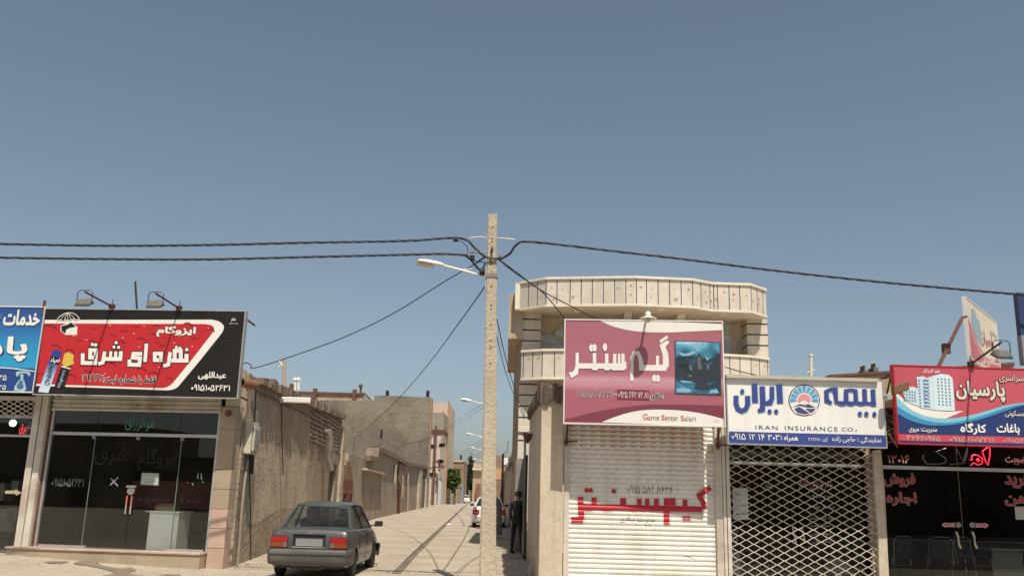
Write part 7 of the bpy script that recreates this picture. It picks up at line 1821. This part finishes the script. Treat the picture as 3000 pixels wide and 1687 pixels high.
    # ---- bumpers: wrap round bars
    def bumper_(y0, sgn, zlo, zhi, nm):
        m_ = MB(); we_ = .55 if sgn > 0 else .30; plan = [(-hw+.005, we_), (-hw-.012, .28), (-hw+.005, .10), (-hw+.09, .02), (-.4, -.02), (0, -.035), (.4, -.02), (hw-.09, .02), (hw-.005, .10), (hw+.012, .28), (hw-.005, we_)]
        sec = [(0, zlo), (-.035, zlo+.03), (-.05, zlo+(zhi-zlo)*.4), (-.055, zhi-.10), (-.075, zhi-.085), (-.078, zhi-.04), (-.05, zhi), (.02, zhi+.008)]
        vs = []
        for i, (x, y) in enumerate(plan):
            nx = -1 if i < 2 else 1 if i > len(plan)-3 else 0
            dx = (x/abs(x) if abs(x) > hw-.1 else 0)
            ny = 1 if abs(x) < hw-.05 else .35
            for o_, z in sec: vs.append(V((x+dx*(-o_)*.4, y0+sgn*(y+o_*ny), z)))
        m = len(sec); fs = []
        for i in range(len(plan)-1):
            for j in range(m-1):
                f = (i*m+j, i*m+j+1, (i+1)*m+j+1, (i+1)*m+j); fs.append(f if sgn < 0 else f[::-1])
        m_.mesh(vs, fs); return m_.build(nm, bumper, root, smooth=True, local=True)
    bumper_(.02, 1, .27, .56, 'rear_bumper'); bumper_(3.90*k, -1, .24, .52, 'front_bumper')
    m_ = MB(); m_.box(-.62, .62, .10, .6, .20, .29); m_.tube([(.30, .0, .235), (.30, .5, .24)], .03, 8); m_.tube([(-.1, .14, .215), (.25, .14, .215)], .05, 8); m_.build('underbody', plain('car_under', (.05, .042, .035), .9), root, local=True)
    # ---- lights
    LR = plain('lamp_red', (.34, .010, .014), .15, spec=.6); LO = plain('lamp_amber', (.24, .045, .012), .15, spec=.6); LW_ = plain('lamp_clear', (.20, .11, .09), .15, spec=.6)
    for sx in (-1, 1):
        if lights == 'wide':
            x0, x1, z0, z1 = .41, .725, .60, .80
            m_ = MB(); m_.prism([V((sx*x, y, z)) for x, y, z in ((x0, .018, z0-.012), (x1+.03, .018, z0-.012), (x1+.024, .018, z1-.02), (x1-.02, .018, z1+.010), (x0+.02, .018, z1+.010), (x0, .018, z1-.02))], V((0, .14, 0))); h = m_.build('tail_light', M_trimk, root, local=True)
            m_ = MB(); m_.prism([V((sx*x, y, z)) for x, y, z in ((x0+.012, .004, .70), (x1+.02, .004, .70), (x1+.014, .004, z1-.02), (x1-.03, .004, z1), (x0+.03, .004, z1), (x0+.012, .004, z1-.02))], V((0, .05, 0))); m_.build('red_lens', LR, h, local=True, bevel=.006)
            m_ = MB(); m_.prism([V((sx*x, y, z)) for x, y, z in ((x0+.10, .005, z0+.003), (x1+.022, .005, z0+.003), (x1+.02, .005, .697), (x0+.10, .005, .697))], V((0, .05, 0))); m_.build('amber_lens', LO, h, local=True)
            m_ = MB(); m_.prism([V((sx*x, y, z)) for x, y, z in ((x0+.012, .005, z0+.003), (x0+.097, .005, z0+.003), (x0+.097, .005, .697), (x0+.012, .005, .697))], V((0, .05, 0))); m_.build('reversing_lens', LW_, h, local=True)
        else:
            m_ = MB(); m_.prism([V((sx*x, y, z)) for x, y, z in ((.50, .008, .62), (.81, .008, .62), (.80, .008, .80), (.72, .008, .85), (.47, .008, .83))], V((0, .16, 0))); h = m_.build('tail_light', LR, root, local=True, bevel=.01)
            m_ = MB(); m_.prism([V((sx*x, y, z)) for x, y, z in ((.56, -.002, .70), (.74, -.002, .70), (.73, -.002, .74), (.56, -.002, .74))], V((0, .05, 0))); m_.build('clear_lens', plain('lamp_pink', (.62, .28, .26), .2), h, local=True)
        yh = 3.80*k
        m_ = MB(); m_.prism([V((sx*x, y, z)) for x, y, z in ((.36, yh+.06, .57), (.66, yh-.03, .57), (.66, yh-.06, .68), (.36, yh+.02, .69))], V((0, -.1, 0))); m_.build('headlight', LW_, root, local=True)
    m_ = MB(); m_.box(-.34, .34, 3.80*k, 3.885*k, .56, .64); m_.build('grille', M_trimk, root, local=True)
    # ---- plate
    m_ = MB(); m_.box(-.265, .265, .045, .06, .625, .765); pl_ = m_.build('number_plate', plain('plate_grey', (.24, .235, .225), .4), root, local=True)
    if lights == 'wide':
        m_ = MB(); m_.obox((-.32, .012, .592), (.64, 0, 0), (0, .03, 0), (0, 0, .022)); m_.build('chrome_strip', M_chrome, root, local=True)
    if detail and lights == 'wide':
        def badge(s_, x0, x1, z0, z1, y):
            vs_, fs_ = text_mesh(s_, .01); m_ = MB(); m_.mesh([V((x0+(x1-x0)*a_, y-.0003*l_, z0+(z1-z0)*b__)) for a_, b__, l_ in vs_], fs_); m_.build('badge', M_chrome, root, local=True)
        badge('SABA', -.66, -.555, .845, .872, .040); badge('SAIPA', .50, .64, .845, .872, .040)
        m_ = MB(); m_.lathe([(0, .0), (.022, .0), (.022, .008), (0, .008)], (0, .052, .872), (0, -1, 0), 5); m_.build('badge', M_chrome, root, local=True)
        m_ = MB()
        for a_, b__ in (((-.745, .21, deck-.045), (-.735, .07, deck-.05)), ((.745, .21, deck-.045), (.735, .07, deck-.05)), ((-.39, .037, .58), (-.39, .05, deck-.12)), ((.39, .037, .58), (.39, .05, deck-.12))): m_.tube([a_, b__], .004, 4)
        m_.tube([(-.39, .05, deck-.12), (-.44, .05, deck-.09), (-.69, .06, deck-.09)], .004, 4); m_.tube([(.39, .05, deck-.12), (.44, .05, deck-.09), (.69, .06, deck-.09)], .004, 4); m_.build('boot_seam', M_trimk, root, local=True)
        m_ = MB(); m_.tube([(-.62, .70*k, deck+.09), (-.15, .62*k, deck+.05)], .008, 5); m_.build('wiper', M_trimk, root, local=True)
    # ---- wheels
    for y in (ya, yf):
        for sx in (-1, 1):
            wv = V((sx*(hw-.095), y, .272)); ax = V((sx, 0, 0))
            m_ = MB(); m_.lathe([(.17, -.075), (.245, -.082), (.268, -.06), (.272, 0), (.268, .06), (.245, .082), (.17, .075)], wv, ax, 28); w_ = m_.build('wheel', M_tyre, root, smooth=True, local=True)
            m_ = MB(); m_.lathe([(.0, .045), (.04, .05), (.055, .062), (.10, .055), (.155, .064), (.176, .076), (.176, .05)], wv, ax, 28)
            m_.build('hubcap', mat('hubcap_grey', (.45, .44, .41), .4, .1, 5, bump=0, metal=.4), w_, smooth=True, local=True)
            if detail:
                m_ = MB()
                for q in range(8):
                    an = 2*math.pi*q/8; p_ = wv+ax*.062+V((0, math.cos(an)*.125, math.sin(an)*.125)); m_.lathe([(0, .004), (.018, .004), (.02, -.004)], p_, ax, 8)
                m_.build('hub_slot', M_trimk, w_, local=True)
    return root
M_grey_paint = car_paint('grey_paint', (.088, .092, .086), .36, .3, .5)
car = make_car('parked_car', M_grey_paint, 'dark grey saloon car seen from behind at the mouth of the lane', mat('grey_bumper', (.095, .092, .086), .5, .08, 3, bump=0, dirt=(.16, .145, .125), dirtamt=.5), group='cars in the lane')
cl = at_z(795, 1688, 0); cr2 = at_z(1032, 1688, 0)
car.location = ((cl.x+cr2.x)/2+.02, 18.05, ground_z(-3.9, 18.5)+.0)
car.rotation_euler = (0, 0, R(-1.0))
M_white_paint = car_paint('white_paint', (.74, .73, .70), .35, 0)
wc = make_car('parked_car', M_white_paint, 'white saloon car parked along the right wall of the lane behind the pole', M_white_paint, lights='tall', group='cars in the lane', hw=.83, L=4.4, deck=1.0)
wl_ = at_z(1397, 1546, .05); wc.location = (-.86, 46.4, .06); wc.rotation_euler = (0, 0, R(1.0)); wc.scale = (1.03, 1.03, 1.05)
fc = make_car('parked_car', M_white_paint, 'small white car far down the lane facing the camera', M_white_paint, lights='tall', detail=False, group='cars in the lane', hw=.83, L=4.4, deck=1.0)
f0 = at_y(*CC(1478, 985), 165); fc.location = (at_y(1361, 1462, 165).x, 169, .06); fc.rotation_euler = (0, 0, R(180+2))
for o in list(COL.objects):
    if o.parent == fc: pass

# ================================================================ PEOPLE
def figure(name, label, J, E, mats, regions, loc, rot=0, face=True, hair=None, group=None, hair_r=.1, head_at=None, facing_=V((0, 1, 0))):
    """one continuous skinned body; J joints {name: (pos, radius)}, E edges; regions picks the clothing of each face"""
    names = list(J); me = bpy.data.meshes.new(name)
    me.from_pydata([V(J[n][0]) for n in names], [(names.index(a), names.index(b)) for a, b in E], [])
    o = bpy.data.objects.new(name, me); COL.objects.link(o)
    sk = o.modifiers.new('skin', 'SKIN'); sk.use_smooth_shade = True
    sv = me.skin_vertices[0].data
    for i, n in enumerate(names):
        r_ = J[n][1]; sv[i].radius = r_ if isinstance(r_, tuple) else (r_, r_); sv[i].use_root = (i == 0)
    ss = o.modifiers.new('sub', 'SUBSURF'); ss.levels = 1; ss.render_levels = 1
    apply_mods(o)
    me = o.data
    for m in mats: 
        me.materials.append(m)
    for p in me.polygons:
        p.use_smooth = True; p.material_index = regions(p.center)
    o.location = loc; o.rotation_euler = (0, 0, rot)
    tag(o, label, 'person', group)
    if head_at is not None:
        h = V(head_at); f = facing_.normalized(); s_ = f.cross(V((0, 0, 1)))
        mb_ = MB()
        mb_.lathe([(0, -.014), (.012, -.008), (.014, 0), (.012, .008), (0, .014)], h+f*.085+s_*.032+V((0, 0, .012)), f, 8); mb_.lathe([(0, -.014), (.012, -.008), (.014, 0), (.012, .008), (0, .014)], h+f*.085-s_*.032+V((0, 0, .012)), f, 8); mb_.build('eye', plain('eye_dark', (.03, .02, .018), .3), o, local=True)
        mb_ = MB(); mb_.tube([h+f*.088+V((0, 0, .02)), h+f*.118+V((0, 0, -.022)), h+f*.092+V((0, 0, -.032))], [.008, .014, .008], 8); mb_.build('nose', mats[0], o, local=True, smooth=True)
        mb_ = MB(); mb_.tube([h+f*.086-s_*.024+V((0, 0, -.058)), h+f*.096+V((0, 0, -.056)), h+f*.086+s_*.024+V((0, 0, -.058))], .006, 6); mb_.build('mouth', plain('lip', (.30, .12, .10), .6), o, local=True)
        for q in (-1, 1):
            mb_ = MB(); mb_.lathe([(0, -.012), (.022, -.006), (.026, .006), (0, .012)], h+s_*q*.088+V((0, 0, -.005)), s_, 10); mb_.build('ear', mats[0], o, local=True, smooth=True)
        if hair is not None:
            mb_ = MB(); vs_ = []; fs_ = []; m = 14; kk_ = 7
            for i in range(kk_):
                th = math.pi*.60*i/(kk_-1)
                for j in range(m):
                    an = 2*math.pi*j/m; d_ = f*math.cos(an)+s_*math.sin(an)
                    rr_ = hair_r*math.sin(th); lim = -1 if (math.cos(an) > .3 and i > 3) else 0
                    thx = th if lim == 0 else math.pi*.60*3/(kk_-1)
                    vs_.append(h+V((0, 0, .015))+d_*hair_r*math.sin(thx)*(1.05 if math.cos(an) < 0 else 1.0)+V((0, 0, hair_r*1.22*math.cos(thx))))
            for i in range(kk_-1):
                for j in range(m): fs_.append((i*m+j, i*m+(j+1) % m, i*m+m+(j+1) % m, i*m+m+j))
            mb_.mesh(vs_, fs_); mb_.build('hair', hair, o, local=True, smooth=True)
    return o
SKIN = mat('skin', (.42, .25, .17), .6, .06, 8, bump=0); HAIRK = plain('hair_black', (.014, .012, .011), .6)
def standing(lean=0.0, stride=.10, armf=.05, h=1.74):
    k = h/1.74
    J = {'pelvis': ((0, 0, .93*k), (.155, .11)), 'waist': ((0, .0, 1.06*k), (.145, .10)), 'chest': ((0, .01, 1.27*k), (.165, .115)), 'upper': ((0, .0, 1.41*k), (.12, .085)), 'neck': ((0, .01, 1.49*k), .052), 'jaw': ((0, .035, 1.555*k), (.062, .068)), 'head': ((0, .025, 1.63*k), (.075, .092)), 'crown': ((0, .015, 1.70*k), (.055, .065))}
    E = [('pelvis', 'waist'), ('waist', 'chest'), ('chest', 'upper'), ('upper', 'neck'), ('neck', 'jaw'), ('jaw', 'head'), ('head', 'crown')]
    for s, sx in (('l', -1), ('r', 1)):
        st_ = stride*sx
        J.update({'hip'+s: ((sx*.095, 0, .87*k), .095), 'knee'+s: ((sx*.10, st_*.6+.02, .49*k), .062), 'calf'+s: ((sx*.10, st_*.8, .32*k), .058), 'ankle'+s: ((sx*.105, st_, .085*k), .042), 'heel'+s: ((sx*.105, st_-.03, .045), .042), 'toe'+s: ((sx*.12, st_+.17, .03), (.045, .028)),
                  'sh'+s: ((sx*.19, 0, 1.40*k), .065), 'elb'+s: ((sx*.245, armf*.2-.02, 1.12*k), .048), 'wr'+s: ((sx*.235, armf+.06, .885*k), .031), 'palm'+s: ((sx*.235, armf+.085, .81*k), (.020, .038))})
        E += [('pelvis', 'hip'+s), ('hip'+s, 'knee'+s), ('knee'+s, 'calf'+s), ('calf'+s, 'ankle'+s), ('ankle'+s, 'heel'+s), ('heel'+s, 'toe'+s), ('upper', 'sh'+s), ('sh'+s, 'elb'+s), ('elb'+s, 'wr'+s), ('wr'+s, 'palm'+s)]
        for i, (dy, ln) in enumerate(((-.026, .062), (-.009, .076), (.009, .080), (.026, .072))):
            b0 = V(J['palm'+s][0])+V((0, dy, -.035)); a_, c_ = 'fa%d%s' % (i, s), 'fb%d%s' % (i, s)
            J[a_] = (tuple(b0+V((-sx*.004, .004, -ln*.5))), .0095); J[c_] = (tuple(b0+V((-sx*.018, .012, -ln))), .008); E += [('palm'+s, a_), (a_, c_)]
        b0 = V(J['palm'+s][0])+V((-sx*.006, .038, -.0)); J['ta'+s] = (tuple(b0+V((-sx*.012, .014, -.022))), .011); J['tb'+s] = (tuple(b0+V((-sx*.022, .016, -.05))), .009); E += [('palm'+s, 'ta'+s), ('ta'+s, 'tb'+s)]
    return J, E
JK, TR, SH_ = mat('dark_jacket', (.022, .022, .026), .85, .15, 10, bump=.1), mat('dark_trousers', (.018, .018, .021), .85, .1, 10, bump=.1), plain('black_shoe', (.012, .011, .011), .4)
def reg_man(c):
    if c.z > 1.47 and abs(c.x) < .12: return 0
    if abs(c.x) > .17 and c.z < .90: return 0
    return 1 if c.z > .86 else 3 if c.z < .075 else 2
J, E = standing()
mp_ = at_z(1513, 1621, .07)
figure('person', 'person in dark clothes standing in the shaded gateway on the right of the lane', J, E, [SKIN, JK, TR, SH_], reg_man, (mp_.x-.0, mp_.y+.1, .07), R(-35), hair=HAIRK, head_at=(0, .025, 1.63), hair_r=.102)
# woman in a long patterned wrap walking behind the pole
CHD = bpy.data.materials.new('patterned_wrap'); CHD.use_nodes = True
t = CHD.node_tree; vo = t.nodes.new('ShaderNodeTexVoronoi'); vo.inputs['Scale'].default_value = 16; cr_ = t.nodes.new('ShaderNodeValToRGB'); cr_.color_ramp.interpolation = 'CONSTANT'
for k_, (p_, c_) in enumerate(((0, (.72, .68, .62)), (.36, (.04, .04, .045)), (.52, (.45, .36, .34)), (.66, (.05, .045, .05)))):
    e_ = cr_.color_ramp.elements[k_] if k_ < 2 else cr_.color_ramp.elements.new(p_)
    e_.position = p_; e_.color = (*c_, 1)
t.links.new(vo.outputs['Distance'], cr_.inputs[0]); t.links.new(cr_.outputs[0], t.nodes['Principled BSDF'].inputs['Base Color']); t.nodes['Principled BSDF'].inputs['Roughness'].default_value = .9
J, E = standing(stride=.14, h=1.62)
wp = at_z(1452, 1576, .06)
wo = figure('person', 'person in a long patterned wrap walking behind the concrete pole', J, E, [SKIN, TR, TR, SH_], lambda c: 0 if (c.z > 1.44 and abs(c.x) < .12) or (abs(c.x) > .17 and c.z < .84) else 3 if c.z < .07 else 1, (wp.x-.10, wp.y, .06), R(8), head_at=(0, .025, 1.517), hair=None)
mb = MB(); vs = []; fs = []; m = 26; rr = random.Random(9)
prof = [(.07, .09, .10, 1.655), (.105, .12, .02, 1.60), (.115, .135, -.02, 1.50), (.17, .15, -.01, 1.40), (.27, .19, 0, 1.30), (.31, .22, .01, 1.10), (.30, .23, .01, .85), (.32, .26, .02, .55), (.345, .29, .02, .28), (.355, .31, .02, .13)]
for i, (rx, ry, oy, z) in enumerate(prof):
    for j in range(m):
        an = 2*math.pi*j/m; f_ = 1+.05*math.sin(an*7+i*.4)*(i/9)
        y_ = math.cos(an)*ry*f_+oy
        if i < 3 and math.cos(an) > .55: y_ = min(y_, .055)
        vs.append(V((math.sin(an)*rx*f_, y_, z)))
for i in range(len(prof)-1):
    for j in range(m): fs.append((i*m+j, i*m+(j+1) % m, i*m+m+(j+1) % m, i*m+m+j))
fs.append(tuple(range(m)))
mb.mesh(vs, fs); mb.build('wrap', CHD, wo, smooth=True, local=True)
# driver
J, E = standing(h=1.70)
for n in list(J):
    (x, y, z), r_ = J[n]; z -= .93*1.70/1.74
    J[n] = ((x, y-.10*max(0, z), z), r_)
for s, sx in (('l', -1), ('r', 1)):
    for n, p_ in (('hip', (sx*.10, .05, -.02)), ('knee', (sx*.14, .44, .10)), ('calf', (sx*.14, .54, -.06)), ('ankle', (sx*.14, .64, -.24)), ('heel', (sx*.14, .62, -.28)), ('toe', (sx*.14, .80, -.26)), ('elb', (sx*.26, .14, .24)), ('wr', (sx*.19, .38, .30)), ('palm', (sx*.17, .44, .33))): J[n+s] = (p_, J[n+s][1])
    for i in range(4):
        J['fa%d%s' % (i, s)] = ((sx*.15-sx*.012*i, .50, .35-.012*i), .0095); J['fb%d%s' % (i, s)] = ((sx*.13-sx*.012*i, .50, .31-.012*i), .008)
    J['ta'+s] = ((sx*.155, .46, .37), .011); J['tb'+s] = ((sx*.13, .49, .375), .009)
hz = J['head'][0]
dv = figure('person', 'driver with dark hair sitting at the wheel of the grey saloon car', J, E, [SKIN, JK, TR, SH_], lambda c: 0 if (c.z > .53 and abs(c.x) < .12) or (c.y > .36 and c.z > .2) else 1 if c.z > .0 and c.y < .36 else 2, (car.location.x-.36, car.location.y+1.98, .60), R(-1), hair=HAIRK, head_at=hz, hair_r=.112)

# ================================================================ STREET BEHIND THE CAMERA (seen in the glass)
M_opp = mat('street_wall_brown', (.17, .13, .095), .9, .2, .5)
rr = random.Random(6); x = -46
while x < 46:
    w_ = rr.uniform(7, 12); h_ = rr.uniform(3.6, 6.2); yf_ = -16-rr.uniform(0, .6)
    oh = empty('street_house', V((x+w_/2, yf_, 0)), 'plain brown house across the main street reflected in the shop glass', 'building', 'houses across the main street')
    mb = MB(); mb.box(x, x+w_-.002, -26, yf_, -.05, h_); mb.build('wall', M_opp, oh)
    mb = MB(); mb.box(x+1.2, x+2.4, yf_+.003, yf_+.06, .05, 2.3); mb.build('door', M_darkmetal, oh)
    mb = MB(); mb.box(x+3.6, x+5.2, yf_+.003, yf_+.05, 1.2, 2.4); mb.build('window', plain('dark_window', (.04, .045, .05), .15), oh)
    x += w_
leaf_tree('street_tree', (5.2, -4.5, 0), 2.6, V((5.2, -4.5, 4.6)), (1.8, 1.8, 1.6), 1400, .16, [GD1, GD2], 'street tree on the near pavement reflected in the office glass', 21)
leaf_tree('street_tree', (9.5, -6.5, 0), 2.6, V((9.5, -6.5, 5.0)), (2.2, 2.0, 1.9), 1400, .16, [GD1, GD2], 'larger street tree across the road reflected in the office glass', 22)
mb = MB(); mb.box(-60, 60, -13, -12.4, -.02, .14); o = mb.build('kerb', M_cement, None); tag(o, kind='structure')

# loose grit and litter along the walls and gutter: nobody would count it
rr = random.Random(14); mb = MB()
def chip(x, y, z, s_):
    a = rr.uniform(0, 6.28); p_ = [V((x+s_*math.cos(a+k*2.1)*rr.uniform(.6, 1.2), y+s_*math.sin(a+k*2.1)*rr.uniform(.6, 1.2), z)) for k in range(3)]
    t_ = V((x, y, z+s_*rr.uniform(.3, .8))); mb.mesh(p_+[t_], [(0, 1, 3), (1, 2, 3), (2, 0, 3)])
for i in range(520):
    y = 20+rr.random()**2*45; k = rr.random()
    if k < .45: x = lane_x(y, 'l')+abs(rr.gauss(.12, .25)); z = .085 if y > 24 else .03
    elif k < .7: x = lane_x(y, 'gl')+rr.gauss(0, .35); z = .06 if y > 24 else .02
    else: x = lane_x(y, 'r')-abs(rr.gauss(.1, .3)); z = .07 if y > 24 else .02
    chip(x, y, z-.01, rr.uniform(.012, .05))
for i in range(160):
    x = rr.uniform(-12, -4); y = 19.0-rr.random()*.9; chip(x, y+(-x-6)*.11, ground_z(x, y)+.0, rr.uniform(.008, .03))
lt = mb.build('grit', mat('grit_stone', (.30, .26, .20), .9, .3, 9), None, local=True); tag(lt, 'loose grit and small stones along the lane walls and gutter', 'grit', kind='stuff')
mb = MB(); a = at_z(*CF(185, 1017), .07); mb.mesh([a+V((-.12, 0, .0)), a+V((.1, -.02, .01)), a+V((.14, .1, .0)), a+V((-.06, .12, .05)), a+V((.02, .05, .07))], [(0, 1, 4), (1, 2, 4), (2, 3, 4), (3, 0, 4)]); o = mb.build('paper_scrap', plain('paper_white', (.75, .74, .72), .8), None); tag(o, 'white paper scrap lying beside the gutter in the lane', 'litter')
# ================================================================ INSIDE THE ESTATE OFFICE
def office_chair(x, y, rz, label):
    r = empty('office_chair', V((x, y, .06)), label, 'chair', 'steel tube chairs inside the estate office')
    for sx in (-1, 1):
        m_ = MB(); m_.tube([(sx*.24, .24, .02), (sx*.24, -.22, .02), (sx*.24, -.24, .10), (sx*.24, -.20, .62), (sx*.24, .16, .66), (sx*.24, .24, .60), (sx*.24, .22, .44)], .014, 6); m_.build('side_frame', M_galv, r, local=True, smooth=True)
    m_ = MB(); m_.box(-.24, .24, -.20, .25, .42, .48); m_.build('seat', M_seat, r, local=True, bevel=.02)
    m_ = MB(); pts = [(-.22, .25, .46), (-.23, .31, .95), (-.16, .33, 1.02), (.16, .33, 1.02), (.23, .31, .95), (.22, .25, .46)]; m_.tube(pts, .014, 6); m_.build('back_frame', M_galv, r, local=True, smooth=True)
    m_ = MB(); m_.obox((-.2, .27, .56), (.4, 0, 0), (0, .05, 0), (0, .05, .42)); m_.build('backrest', M_seat, r, local=True, bevel=.015)
    r.rotation_euler = (0, 0, rz); return r
ex = lambda x: U(FR, CL, x, 1200, -1.0)+.66
for x, y, rz, lab in ((330, 19.3, R(200), 'steel tube chair nearest the timber post inside the estate office'), (900, 19.6, R(160), 'steel tube chair left of the door handles inside the estate office'), (1250, 19.5, R(20), 'steel tube chair right of the door handles inside the estate office')):
    office_chair(ex(x), y, rz, lab)
dk = empty('office_desk', V((ex(1560), 19.6, .06)), 'pale desk with a raised top inside the estate office at the right edge', 'desk')
mb = MB(); mb.box(ex(1440), ex(1760), 19.5, 19.54, .06, .82); mb.build('front_panel', plain('desk_panel', (.42, .42, .38), .5), dk)
mb = MB(); mb.box(ex(1380), ex(1800), 19.3, 20.1, .84, .88); mb.build('top', plain('desk_top', (.45, .43, .38), .4), dk)
